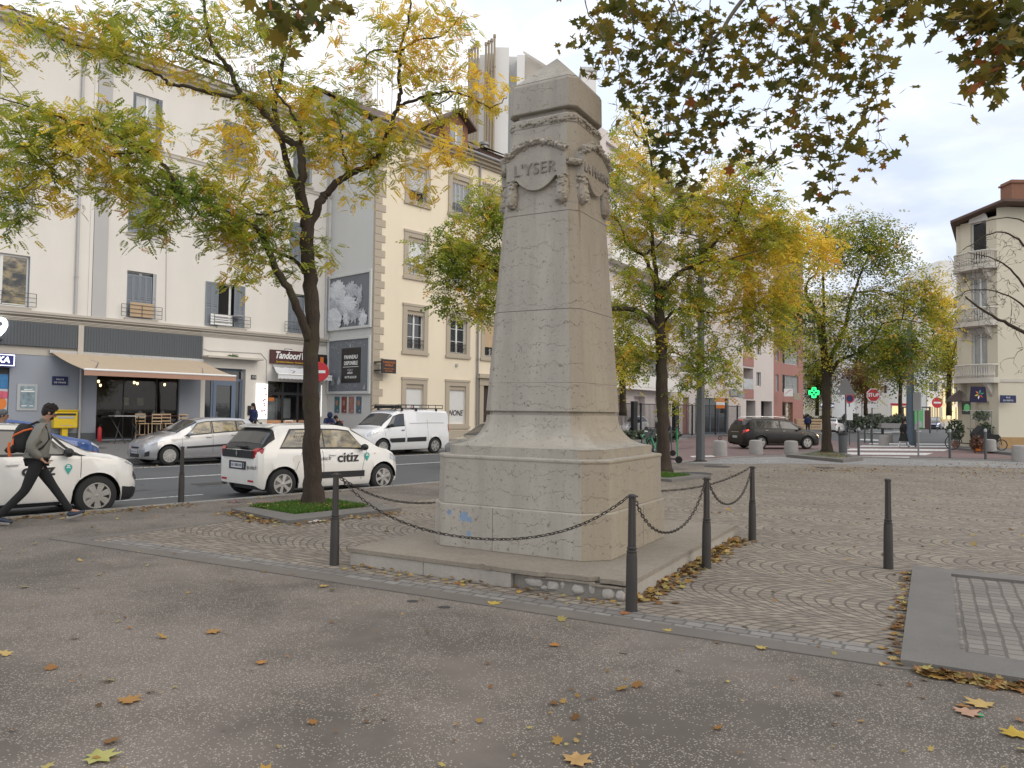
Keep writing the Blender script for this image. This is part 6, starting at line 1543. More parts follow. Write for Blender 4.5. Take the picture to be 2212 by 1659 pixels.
lampbox(c, 'lit_headlight', 1.95, 2.2, 4.3, 5.1, 'litblue', .02); mb = MB(); mb.box(2.26, 2.31, -.55, .55, .72, .76); mb.box(2.2, 2.31, -.72, -.5, .40, .52); mb.box(2.2, 2.31, .5, .72, .40, .52); mb.build('light_bar', M['lit'], c.t); mb = MB(); mb.box(2.27, 2.305, -.5, .5, .42, .68); mb.build('grille', M['black'], c.t)
a = G(1378, 925, 0); hatch('black car parked behind the dark fence, left of the second tree', gp(1392, 60) + Vector((0, 0, .02)), rad(200), P_BLACK)
hatch('white car parked behind the dark fence next to the obelisk base', gp(1358, 55) + Vector((0, 0, .02)), rad(235), P_WHITE2)
def pole(name, label, cat, P, h, r, mat='pole', group=None, parts=None):
 t = thing(name, label, cat, P, 0, group); mb = MB(); mb.tube([(0, 0, 0), (0, 0, h)], r, 10); mb.build('post', M[mat], t, smooth=True); return t
P = G(1513, 997); t = thing('street_lamp', 'tall grey lamp post with a flat lamp arm rising through the second tree', 'street lamp', P); H_ = AY(1516, 512, P.y).z
mb = MB(); mb.lathe([(.24, 0), (.24, .03), (.19, .04), (.185, .06)], 8, (0, 0, 0)); mb.build('base_plate', M['chain'], t)
mb = MB(); mb.lathe([(.165, .0), (.155, 1.2), (.13, 4.0), (.095, H_)], 8); mb.build('post', M['pole'], t)
mb = MB(); mb.tube([(0, 0, H_ - .1), (-.12, 0, H_ + .03), (-.3, 0, H_ + .08), (-.72, 0, H_ + .16)], .03, 6); mb.tube([(0, 0, H_ - .3), (-.12, 0, H_ - .1), (-.72, 0, H_ + .06)], .018, 6); mb.build('arm', M['pole'], t)
mb = MB(); mb.cbox((-.55, 0, H_ + .15), (.42, .26, .07)); mb.build('lamp_head', M['black'], t, bevel=.02)
P = G(1967, 962, RZ); t = thing('street_lamp', 'thick blue-grey lamp post beside the woman in black', 'street lamp', P); mb = MB(); mb.lathe([(.24, 0), (.22, 3), (.16, 7.5)], 10); mb.build('post', M['bluepole'], t, smooth=True)
mb = MB(); mb.tube([(0, 0, 7.4), (0, -.6, 7.9), (0, -1.5, 8.1)], .05, 6); mb.build('arm', M['bluepole'], t); mb = MB(); mb.cbox((0, -1.6, 8.08), (.3, .7, .1)); mb.build('lamp_head', M['black'], t)
P = gp(1858, 82); t = thing('street_lamp', 'small white-hooded lamp among the trees left of the third tree', 'street lamp', P); hh = AY(1858, 863, 82).z; P2 = AY(1855, 862, 82)
t.location = gp(1862, 82); mb = MB(); z_ = AY(1855, 862, 82).z; mb.tube([(0, 0, 0), (0, 0, z_), (-.5, 0, z_ + .25)], .05, 6); mb.build('post', M['zinc'], t); mb = MB(); mb.cbox((-.8, 0, z_ + .2), (.7, .3, .12)); mb.build('lamp_head', M['white'], t)
for (u, v, h, lab) in ((1855, 984, 1.15, 'slim dark bollard in front of the first zebra bar'), (1868, 956, 1.1, 'slim bollard just left of the stop sign post'), (1882, 957, 1.1, 'slim bollard touching the stop sign post'), (1978, 966, 1.1, 'slim bollard right of the thick blue-grey post'), (2052, 990, 1.15, 'slim dark bollard at the right end of the zebra'), (2129, 993, 1.2, 'slim dark bollard in front of the cargo bike')):
 P = G(u, v, 0 if v > 970 else RZ); t = thing('bollard', lab, 'bollard', P, 0, 'slim bollards at the crossing'); mb = MB(); mb.tube([(0, 0, 0), (0, 0, h)], .05, 10); mb.build('post', M['pole'], t, smooth=True); mb = MB(); mb.lathe([(.055, h - .09), (.055, h), (.03, h + .03)], 10); mb.build('cap', M['shutter2'], t)
stub0 = None
for (u, v, h, ring, lab) in ((1555, 984.5, .62, 1, 'left concrete stub with an iron ring on top'), (1633, 981, .60, 0, 'concrete stub in front of the rear wheel of the dark estate'), (1709, 981, .58, 0, 'concrete stub in front of the front door of the dark estate'), (1909, 963, .62, 0, 'nearer of two concrete stubs left of the woman in black'), (1919, 956, .66, 0, 'farther of two concrete stubs left of the woman in black'), (1875, 930, .6, 0, 'far concrete stub by the black hatchback'), (1919, 926, .6, 0, 'far concrete stub in front of the hedge'), (2138, 975, .6, 0, 'concrete stub beside the cargo bike'), (2204, 998, .64, 0, 'large concrete stub at the right edge of the picture')):
 P = G(u, v, 0 if v > 970 else RZ)
 t = thing('concrete_stub', lab, 'bollard', P, 0, 'concrete stub bollards'); mb = MB(); r = .29; mb.lathe([(r, 0), (r * .97, h - .1), (r * .9, h - .03), (r * .6, h)], 20); mb.build('body', M['concrete'], t, smooth=True)
 if ring:
  mb = MB(); mb.tube([(.06 * math.cos(a), 0, h + .09 + .06 * math.sin(a)) for a in [k * math.pi / 6 for k in range(13)]], .018, 5, cap=False); mb.tube([(0, 0, h - .02), (0, 0, h + .05)], .02, 6); mb.build('ring', M['chain'], t)
P = G(1821, 984); t = thing('litter_bin', 'dark green-grey litter bin fixed by the sign post near the third tree', 'litter bin', P); mb = MB(); mb.lathe([(.16, .08), (.18, .82), (.18, .86)], 16); mb.build('body', M['pole'], t, smooth=True); mb = MB(); mb.lathe([(.20, .86), (.20, .92), (.13, .98)], 16); mb.build('lid', M['black'], t)
def octp(r, n=8, a0=None): a0 = math.pi / n if a0 is None else a0; return [(r * math.cos(a0 + 2 * math.pi * k / n), r * math.sin(a0 + 2 * math.pi * k / n)) for k in range(n)]
P = G(1827, 984); t = pole('warning_sign', 'back of a grey triangular road sign on a pole by the litter bin', 'road sign', P, AY(1826, 812, P.y).z, .03)
zc = AY(1826, 812, P.y).z - .50; t.rotation_euler.z = rad(-50); mb = MB(); mb.prof([(x, z + zc) for x, z in ((-.44, -.30), (.44, -.30), (0, .50))], -.05, -.03); mb.build('plate', M['zinc'], t); mb = MB(); mb.box(-.30, -.22, -.06, -.05, zc - .2, zc - .1); mb.build('sticker', M['white'], t)
P = G(1835, 962, RZ); t = pole('parking_sign', 'small round no-parking sign with plate below, behind the triangular sign', 'road sign', P, AY(1834, 845, P.y).z, .03); zc = AY(1834, 857, P.y).z; mb = MB(); mb.lathe([(.28, 0), (.28, .02)], 20, (0, -.06, zc), 'y'); o = mb.build('disc', M['red'], t); mb = MB(); mb.lathe([(.2, 0), (.2, .01)], 20, (0, -.07, zc), 'y'); mb.build('centre', M['navy'], o); mb = MB(); mb.box(-.18, .18, -.06, -.04, zc - 1.3, zc - .5); mb.build('lower_plate', M['white'], t)
P = G(1884, 961, RZ); t = pole('stop_sign', 'red octagonal stop sign with small white plate below, left of the lamp post', 'road sign', P, AY(1887, 840, P.y).z, .035); zc = AY(1887, 850, P.y).z; R_ = .40
mb = MB(); mb.prof([(x + .06, z + zc) for x, z in octp(R_ * 1.08)], -.06, -.04); mb.build('white_edge', M['white'], t); mb = MB(); mb.prof([(x + .06, z + zc) for x, z in octp(R_ * .97)], -.075, -.061); mb.build('plate', M['red'], t); text('writing', 'STOP', .30, M['white'], t, (.06, -.078, zc), ext=.002, off=.012, sx=.9)
mb = MB(); mb.box(-.3, .3, -.06, -.04, zc - .78, zc - .53); mb.build('lower_plate', M['white'], t)
P = G(1984, 988); t = pole('edge_on_sign', 'thin sign pole with its plate seen edge-on, right of the thick lamp post', 'road sign', P, AY(1983, 848, P.y).z, .035, 'zinc'); mb = MB(); z_ = AY(1983, 848, P.y).z; mb.box(-.1, -.07, -.4, .2, z_ - .75, z_); mb.build('plate', M['shutter2'], t)
P = gp(2024, 88); P.z = RZ; t = pole('no_entry_sign', 'distant red no-entry disc beside the approaching off-roader', 'road sign', P, AY(2024, 868, 88).z, .04); zc = AY(2024, 868, 88).z; mb = MB(); mb.lathe([(.62, 0), (.62, .03)], 24, (0, -.08, zc), 'y'); o = mb.build('disc', M['red'], t); mb = MB(); mb.box(-.42, .42, -.1, -.085, zc - .1, zc + .1); mb.build('bar', M['white'], o)
P = gp(1955, 76); t = thing('bus_shelter', 'glass bus shelter with a lit green poster behind the woman in black', 'bus shelter', P); mb = MB(); mb.box(-.2, 2.6, 0, .5, 2.5, 2.65); mb.box(-.2, -.1, 0, .2, 0, 2.5); mb.box(2.5, 2.6, 0, .2, 0, 2.5); mb.build('frame', M['pole'], t)
mb = MB(); mb.box(.3, 1.9, .1, .15, .5, 2.45); mb.build('lit_poster', M['litgrn2'], t); mb = MB(); mb.box(.4, .95, .08, .1, .6, 1.2); mb.box(1.2, 1.75, .08, .1, .6, 1.2); mb.build('poster_print', M['curtain'], t)
mb = MB(); mb.box(1.98, 2.45, .02, .07, .4, 2.3); mb.build('red_panel', M['maroon'], t)
P = gp(1925, 70); t = thing('planter_box', 'long grey planter box in front of the hedge, left of the shelter', 'planter', P); mb = MB(); mb.box(-.9, 2.4, 0, .6, .55, 1.0); mb.build('trough', M['zinc'], t)
for x in (-.7, 2.2):
 mb = MB(); mb.box(x, x + .08, .1, .5, 0, .55); mb.build('leg', M['black'], t)
P = gp(1757, 72); t = thing('wooden_bench', 'slatted wooden crate bench near the pharmacy, behind the dark estate', 'bench', P)
for k in range(4):
 mb = MB(); mb.box(-1.6, 1.6, 0, .1, .3 + k * .27, .5 + k * .27); mb.build('slat', M['wood'], t)
mb = MB(); mb.box(-1.6, -1.45, .1, .6, 0, 1.3); mb.box(1.45, 1.6, .1, .6, 0, 1.3); mb.build('end_frame', M['wood'], t)
t = psign('pharmacy_fascia', 'dark shop fascia with pale letters under the green cross', 'sign', 1772, 871, 1802, 880, 80, 'navy'); text('writing', 'Pharmacie', .42, M['lit'], t, (t['w'] / 2, -.02, t['h'] / 2), ext=.01, sx=.8)
F0, F1 = gp(1322, 52), gp(1600, 62); F0.z = F1.z = .0
t = thing('metal_fence', 'dark green railing fence with thick posts below the balcony block', 'fence', F0, math.atan2((F1 - F0).y, (F1 - F0).x)); L_ = (F1 - F0).length; hF = AY(1480, 874, 57).z
for x0_ in np.arange(0, L_, 3.0):
 mb = MB(); mb.box(x0_ - .05, x0_ + .05, -.05, .05, 0, hF + .05); mb.build('post', M['black'], t)
 mb = MB(); e = min(x0_ + 3.0, L_)
 for x in np.arange(x0_ + .12, e, .14): mb.box(x, x + .022, -.012, .012, .1, hF - .03)
 mb.box(x0_ + .05, e - .05, -.02, .02, hF - .06, hF); mb.box(x0_ + .05, e - .05, -.02, .02, .1, .15); mb.build('rail_panel', M['black'], t)
for x0_ in (2.3, L_ * .45):
 mb = MB(); mb.box(x0_ - .22, x0_ + .22, -.15, .15, 0, hF + .15); mb.build('gate_post', M['black'], t)
t = psign('notice_board', 'orange and white notice fixed on the fence left of the dark estate', 'sign', 1547, 860, 1566, 882, 58.5, 'orange', .05)
mb = MB(); mb.box(.0, t['w'], -.01, -.003, t['h'] * .33, t['h'] * .62); mb.build('white_band', M['white'], t); text('writing', 'DEFENSE', .12, M['white'], t, (t['w'] / 2, -.006, t['h'] * .8), ext=.001)
P = gp(1386, 50); t = pole('thin_post', 'thin grey post on the verge in front of the fence', 'post', P, AY(1470, 890, 50).z, .05)
P = ST(10.46, T1 - .42, .30); t = thing('letter_box', 'yellow wall letter box under the navy street plate', 'letter box', P, SANG)
mb = MB(); mb.box(-.42, .42, 0, .36, .52, 1.18); mb.box(-.44, .44, -.03, .38, 1.18, 1.24); mb.build('body', M['yellow'], t, bevel=.03); mb = MB(); mb.box(-.34, .34, -.015, 0, 1.02, 1.10); mb.build('slot', M['black'], t); mb = MB(); mb.box(-.1, .1, .1, .3, 0, .52); mb.build('stand', M['yellow'], t)
mb = MB(); mb.box(-.30, .30, -.012, -.002, .90, .98); mb.box(-.2, .25, -.012, -.002, .62, .64); mb.build('label', M['shutter2'], t)
def chair(P, an, mat, label, group, h=1.0, high=False, nm='cafe_chair'):
 t = thing(nm, label, 'chair', P, an, group); sh = .72 if high else .45
 for x in (-.18, .18):
  for y in (-.18, .18):
   mb = MB(); mb.tube([(x, y, 0), (x * .95, y * .95, sh)], .018, 6); mb.build('leg', M[mat], t)
 mb = MB(); mb.box(-.21, .21, -.2, .2, sh, sh + .035); mb.build('seat', M[mat], t, bevel=.008)
 mb = MB(); mb.tube([(-.19, .19, sh), (-.19, .22, h)], .016, 5); mb.tube([(.19, .19, sh), (.19, .22, h)], .016, 5)
 for k in range(3): mb.cbox((0, .21, lerp(sh + .12, h - .03, k / 2)), (.38, .02, .05))
 mb.build('backrest', M[mat], t)
 if high:
  mb = MB();
  for q in ((-.18, -.18, .18, -.18), (-.18, .18, .18, .18), (-.18, -.18, -.18, .18), (.18, -.18, .18, .18)): mb.tube([(q[0], q[1], .28), (q[2], q[3], .28)], .014, 5)
  mb.build('stretcher', M[mat], t)
 return t
for k, (s_, y_, lab) in enumerate(((13.1, -1.0, 'leftmost high pale wooden chair on the cafe terrace'), (13.55, -1.1, 'second high pale wooden chair from the left on the cafe terrace'), (14.15, -1.0, 'third high pale wooden chair from the left on the cafe terrace'), (14.65, -1.1, 'rightmost high pale wooden chair, near the silver car'))):
 chair(ST(s_, T1 + y_, tz(T1 + y_)), SANG + math.pi * (k % 2), 'wood', lab, 'high wooden chairs outside the cafe', 1.15, True)
t = thing('terrace_table', 'high grey terrace table with crossed legs left of the wooden chairs', 'table', ST(12.35, T1 - 1.4, tz(T1 - 1.4)), SANG); mb = MB(); mb.box(-.6, .6, -.3, .3, 1.05, 1.09); mb.build('top', M['steel'], t)
for x in (-.35, .35):
 mb = MB(); mb.tube([(x - .2, -.25, 0), (x + .2, .25, 1.05)], .02, 5); mb.tube([(x + .2, -.25, 0), (x - .2, .25, 1.05)], .02, 5); mb.build('leg', M['black'], t)
t = thing('terrace_table', 'long terrace table behind the high wooden chairs under the cafe window', 'table', ST(13.9, T1 - .55, tz(T1)), SANG); mb = MB(); mb.box(-1.1, 1.1, -.25, .25, 1.0, 1.04); mb.build('top', M['maroon'], t)
for x in (-1, 1):
 mb = MB(); mb.tube([(x, 0, 0), (x, 0, 1.0)], .03, 6); mb.build('leg', M['black'], t)
t = thing('fire_extinguisher', 'red cylinder standing at the left end of the cafe window', 'extinguisher', ST(11.75, T1 - .25, .29)); mb = MB(); mb.lathe([(.07, 0), (.08, .03), (.08, .5), (.03, .58)], 12); mb.build('body', M['red'], t, smooth=True); mb = MB(); mb.tube([(0, 0, .58), (0, 0, .68), (.08, 0, .66)], .015, 5); mb.build('valve', M['black'], t)
for k, (s_, y_, mt, lab) in enumerate(((19.55, -1.3, 'white', 'left white plastic garden chair before the tandoori window'), (20.55, -1.3, 'white', 'right white plastic garden chair before the tandoori window'), (22.6, -4.0, 'red', 'red plastic chair behind the seated curly-haired person'), (21.9, -2.0, 'red', 'red plastic chair beside the hooded seated person'))):
 chair(ST(s_, T1 + y_, tz(T1 + y_)), SANG + math.pi, mt, lab, 'plastic chairs outside the restaurant', .9, nm='plastic_chair')
def wheelb(t, x, z, r, mat='black', y=0, name='wheel'):
 mb = MB(); mb.tube([(x + r * math.cos(a), y, z + r * math.sin(a)) for a in [k * math.pi / 12 for k in range(25)]], .025, 6, cap=False); o = mb.build(name, M[mat], t)
 mb = MB();
 for k in range(12): a = k * math.pi / 6; mb.tube([(x, y, z), (x + r * math.cos(a), y, z + r * math.sin(a))], .003, 3)
 mb.lathe([(.03, -.03), (.03, .03)], 8, (x, y, z), 'y'); mb.build('spokes', M['zinc'], o)
def bike(P, an, label, mat, group=None, name='rental_bike'):
 t = thing(name, label, 'bicycle', P, an, group); wheelb(t, -.53, .34, .33); wheelb(t, .53, .34, .33)
 mb = MB(); mb.tube([(-.53, 0, .34), (-.12, 0, .3), (.38, 0, .72)], .025, 6); mb.tube([(-.12, 0, .3), (-.25, 0, .78)], .022, 6); mb.tube([(-.53, 0, .34), (-.25, 0, .72)], .016, 6); mb.tube([(.53, 0, .34), (.36, 0, .85)], .022, 6); mb.build('frame', M[mat], t)
 mb = MB(); mb.tube([(.33, -.28, 1.02), (.30, 0, 1.0), (.33, .28, 1.02)], .016, 6); mb.tube([(.36, 0, .85), (.31, 0, 1.0)], .018, 6); mb.build('handlebar', M['black'], t)
 mb = MB(); mb.ball((-.27, 0, .86), .09, 8, 5, 0, (1.4, .9, .5)); mb.tube([(-.25, 0, .78), (-.26, 0, .84)], .015, 6); mb.build('saddle', M['white'], t)
 mb = MB(); mb.box(.42, .70, -.15, .15, .72, .95); mb.build('basket', M['pole'], t)
 mb = MB(); mb.tube([(-.53 + .37 * math.cos(a), 0, .34 + .37 * math.sin(a)) for a in [.4 + k * .25 for k in range(9)]], .03, 5); mb.build('mudguard', M[mat], t); return t
bike(G(1415, 988), rad(100), 'green and white rental bike parked behind the second tree', 'green')
bike(G(1400, 972), rad(60), 'farther rental bike half hidden beside the monument', 'green')
P = G(1452, 1000); t = thing('kick_scooter', 'black and green rental kick scooter right of the second tree trunk', 'scooter', P, rad(-35)); mb = MB(); mb.cbox((-.25, 0, .14), (.75, .16, .05)); mb.build('deck', M['black'], t, bevel=.01)
mb = MB(); mb.tube([(.2, 0, .14), (.16, 0, 1.18)], .028, 8); mb.build('stem', M['green'], t); mb = MB(); mb.tube([(.16, -.25, 1.18), (.16, .25, 1.18)], .018, 6); mb.build('handlebar', M['black'], t)
for x in (-.62, .24):
 mb = MB(); mb.lathe([(.02, -.03), (.12, -.03), (.12, .03), (.02, .03)], 16, (x, 0, .12), 'y'); mb.build('wheel', M['tyre'], t, smooth=True)
mb = MB(); mb.box(-.72, -.6, -.04, .04, .2, .26); mb.build('tail_lamp', M['tail'], t)
P = G(1440, 985); t = thing('kick_scooter', 'second kick scooter behind the first, with dark grey stem', 'scooter', P, rad(-20)); mb = MB(); mb.cbox((-.25, 0, .14), (.75, .16, .05)); mb.build('deck', M['black'], t); mb = MB(); mb.tube([(.2, 0, .14), (.16, 0, 1.15)], .028, 8); mb.build('stem', M['pole'], t); mb = MB(); mb.tube([(.16, -.22, 1.15), (.16, .22, 1.15)], .018, 6); mb.build('handlebar', M['black'], t)
for x in (-.62, .24):
 mb = MB(); mb.lathe([(.02, -.03), (.12, -.03), (.12, .03), (.02, .03)], 16, (x, 0, .12), 'y'); mb.build('wheel', M['tyre'], t)
P = G(2105, 972, .02); t = thing('cargo_bike', 'long black cargo bike parked in front of the corner shop', 'bicycle', P, rad(-6)); k_ = 1.0
wheelb(t, -1.05, .36, .35); wheelb(t, 1.3, .27, .26)
mb = MB(); mb.tube([(-1.05, 0, .36), (-.6, 0, .34), (.2, 0, .3), (1.0, 0, .35), (1.22, 0, .72)], .03, 6); mb.tube([(-.6, 0, .34), (-.72, 0, .85)], .025, 6); mb.tube([(-.05, 0, .32), (-.2, 0, 1.0)], .025, 6); mb.tube([(1.22, 0, .72), (1.3, 0, .27)], .022, 6); mb.build('frame', M['black'], t)
mb = MB(); mb.tube([(-.22, -.3, 1.1), (-.2, 0, 1.05), (-.22, .3, 1.1)], .018, 6); mb.build('handlebar', M['black'], t); mb = MB(); mb.ball((-.75, 0, .92), .1, 8, 5, 0, (1.4, .8, .5)); mb.build('saddle', M['black'], t)
mb = MB(); mb.prof([(.0, .36), (.95, .40), (1.05, .80), (.75, .78), (.3, 1.25), (-.08, .8)], -.3, .3); mb.build('cargo_box', M['bag'], t)
def leafclump(mb, c, r, n, s, sq=1.0):
 for k in range(n):
  d = Vector(rng.normal(0, 1, 3)); d = d.normalized() * r * rng.uniform(.3, 1) ** .5; p = Vector(c) + Vector((d.x, d.y, d.z * sq)); a = Vector(rng.normal(0, 1, 3)).normalized() * s; b_ = a.cross(Vector(rng.normal(0, 1, 3))).normalized() * s * .45
  mb.add([p - b_ * .3, p + a * .5 + b_, p + a, p + a * .5 - b_], [(0, 1, 2, 3)])
M['shrub'] = pm('shrub_leaf', (.045, .075, .025), .7, 0, .5, 3); M['shrub2'] = pm('grey_green_leaf', (.11, .135, .09), .7, 0, .5, 3); M['flower'] = pm('pink_flower', (.15, .075, .05), .7, 0, .4, 3)
for (u, v, hh, rr_, lab, fl) in ((2063, 966, 1.35, .45, 'bushy plant in a pot by the left end of the corner shop', 0), (2118, 968, .9, .4, 'leafy potted plant beside the shop doorway', 0), (2112, 974, .5, .3, 'low pot of pinkish flowers by the doorway', 1), (2130, 967, 1.2, .4, 'tall green plant right of the doorway', 0)):
 P = G(u, v, .02); t = thing('potted_plant', lab, 'potted plant', P, 0, 'plants outside the corner shop'); mb = MB(); mb.lathe([(.14, 0), (.2, .32), (.21, .34)], 12); mb.build('pot', M['orange'] if fl else M['brick'], t, smooth=True); mb = MB(); leafclump(mb, (0, 0, hh * .7), rr_, 420, .14, 1.3); mb.build('foliage', M['flower'] if fl else M['shrub'], t)
 mb = MB(); mb.tube([(0, 0, .3), (.03, 0, hh * .7)], .02, 5); mb.build('stem', M['bark'], t)
t = thing('plant_rack', 'metal display rack with hanging plants at the corner shop door', 'rack', G(2122, 970, .02)); mb = MB()
for x in (-.6, .5): mb.tube([(x, 0, 0), (x, 0, 2.0)], .025, 6)
mb.tube([(-.6, 0, 1.55), (.5, 0, 1.55)], .025, 6); mb.tube([(-1.0, 0, 2.0), (.6, 0, 2.0)], .025, 6); mb.build('frame', M['zinc'], t); mb = MB(); leafclump(mb, (0, .1, 1.75), .4, 300, .12, .7); mb.build('foliage', M['shrub2'], t)
def hedge(label, u0, u1, Y, h, d, mat, n):
 P = gp((u0 + u1) / 2, Y); W_ = gp(u1, Y).x - gp(u0, Y).x; t = thing('hedge', label, 'hedge', P); mb = MB()
 for k in range(n):
  x = rng.uniform(-W_ / 2, W_ / 2); hh = h * (1 - .25 * abs(math.sin(x * 1.3))) ; p = Vector((x, rng.uniform(0, d), hh * rng.uniform(.1, 1) ** .6)); a = Vector(rng.normal(0, 1, 3)).normalized() * .22; b_ = a.cross(Vector(rng.normal(0, 1, 3))).normalized() * .10
  mb.add([p - b_ * .3, p + a * .5 + b_, p + a, p + a * .5 - b_], [(0, 1, 2, 3)])
 mb.build('foliage', mat, t)
hedge('loose grey-green hedge beyond the junction behind the black hatchback', 1838, 1965, 76, 1.9, 2.2, M['shrub2'], 5000)
hedge('low green hedge beside the pharmacy', 1735, 1850, 86, 1.7, 1.5, M['shrub'], 2600)
hedge('grassy verge plants in front of the fence', 1335, 1470, 47, .55, 1.5, M['shrub2'], 2200)
P = G(680, 1128); t = MB(); t.add([(P.x - .14, P.y - .02, .012), (P.x + .02, P.y - .10, .012), (P.x + .15, P.y + .0, .03), (P.x + .1, P.y + .10, .014), (P.x, P.y + .06, .03), (P.x - .1, P.y + .09, .012)], [(0, 1, 2, 3, 4, 5)]); tag(t.build('paper_napkin', M['white']), 'crumpled white paper lying against the front kerb of the tree pit', 'litter')
P = G(3923 * .54, 2866 * .54); t = MB(); t.lathe([(.016, 0), (.016, .012), (.012, .014)], 14, (P.x, P.y, 0)); tag(t.build('bottle_cap', M['green']), 'small green bottle cap among the leaves at lower right', 'litter')
def tint_pick(n, P, yel, green=(.15, .235, .04), yellow=(.90, .64, .08), orange=(.78, .42, .06), clump=.9, seed=0):
 "pigment of each leaf: green to yellow, changing from spray to spray"
 r = np.random.default_rng(seed)
 ph = np.sin(P[:, 0] * 3.1 / clump + 1.3 * np.sin(P[:, 2] * 2.3 / clump)) * np.cos(P[:, 2] * 2.7 / clump + 1.1 * np.sin(P[:, 1] * 2.0 / clump + P[:, 0]))
 f = np.clip(yel + .38 * ph + r.normal(0, .17, n), 0, 1)
 g, y, o = np.array(green), np.array(yellow), np.array(orange)
 mid = np.array((.44, .46, .06)) if yellow[0] > .5 else (np.array(green) + yellow) / 2
 c = np.where(f[:, None] < .5, g + (mid - g) * (f[:, None] * 2), mid + (y - mid) * (f[:, None] * 2 - 1))
 k = r.random(n) < .03 + .04 * yel; c[k] = o
 return c * (r.uniform(.75, 1.2, n))[:, None]
def rotmats(n, r, droop=.5, up=None):
 "random frames: x along the leaf, z its face normal"
 a = r.uniform(0, 2 * np.pi, n); x = np.stack([np.cos(a), np.sin(a), -r.uniform(-.35, 1.0, n) * droop * 1.6], 1); x /= np.linalg.norm(x, axis=1)[:, None]
 z = np.stack([r.normal(0, .55, n), r.normal(0, .55, n), np.ones(n)], 1); z -= x * (x * z).sum(1)[:, None]; z /= np.linalg.norm(z, axis=1)[:, None]
 return np.stack([x, np.cross(z, x), z], 1)      # rows x, y, z
def pinnate(pairs, L, ll, lw):
 "template of a compound leaf: leaflets as rhomb quads"
 V = []
 for i in range(pairs):
  s = L * (.22 + .72 * i / pairs); dz = -.25 * L * (s / L) ** 2
  for sd in (-1, 1):
   w = ll * (.85 + .15 * math.sin(i)); ax = .55
   V += [(s, 0, dz), (s + w * .35 * ax + lw * .5, sd * w * .45 - sd * lw * .2, dz - .05 * w), (s + w * ax, sd * w * .85, dz - .22 * w), (s + w * .30 * ax - lw * .5, sd * w * .50, dz - .05 * w)]
 s = L * .94; dz = -.25 * L
 V += [(s, 0, dz), (s + ll * .5, lw * .5, dz - .1 * ll), (s + ll, 0, dz - .25 * ll), (s + ll * .5, -lw * .5, dz - .1 * ll)]
 return np.array(V)
def plane_leaf():
 "five-lobed leaf, triangles"
 pts = [(0, 0), (-.30, -.05), (-.42, -.28), (-.16, -.30)]
 out = []
 lob = [(-150, .45), (-122, .36), (-96, .70), (-66, .46), (-44, .88), (-22, .56), (0, 1.0), (22, .56), (44, .88), (66, .46), (96, .70), (122, .36), (150, .45), (180, .14)]
 V = [(0.10, 0, 0)]
 for a, r_ in lob: x, y = r_ * math.cos(rad(a)), r_ * math.sin(rad(a)); V.append((x, y, .12 * r_ * r_ * (1 if abs(a) > 50 else .4) - .05 * abs(y)))
 n = len(lob); F_ = [(0, 1 + i, 1 + (i + 1) % n) for i in range(n)]
 return np.array(V) * .5, np.array(F_)
PLV, PLF = plane_leaf()
def scatter(name, P, size, mat, cols, parent, r, tmpl, faces, tri, droop):
 n = len(P); R = rotmats(n, r, droop); sc = (size * (r.uniform(.5, 1.3, n) if tri else r.uniform(.7, 1.25, n)))[:, None, None]
 V = np.einsum('vi,nij->nvj', tmpl, R) * sc + P[:, None, :]
 k = len(tmpl); Fq = (faces[None] + (np.arange(n) * k)[:, None, None]).reshape(-1, faces.shape[1])
 C_ = np.repeat(cols, k, axis=0)
 return mesh_np(name, V.reshape(-1, 3), Fq, mat, parent, C_, tri)
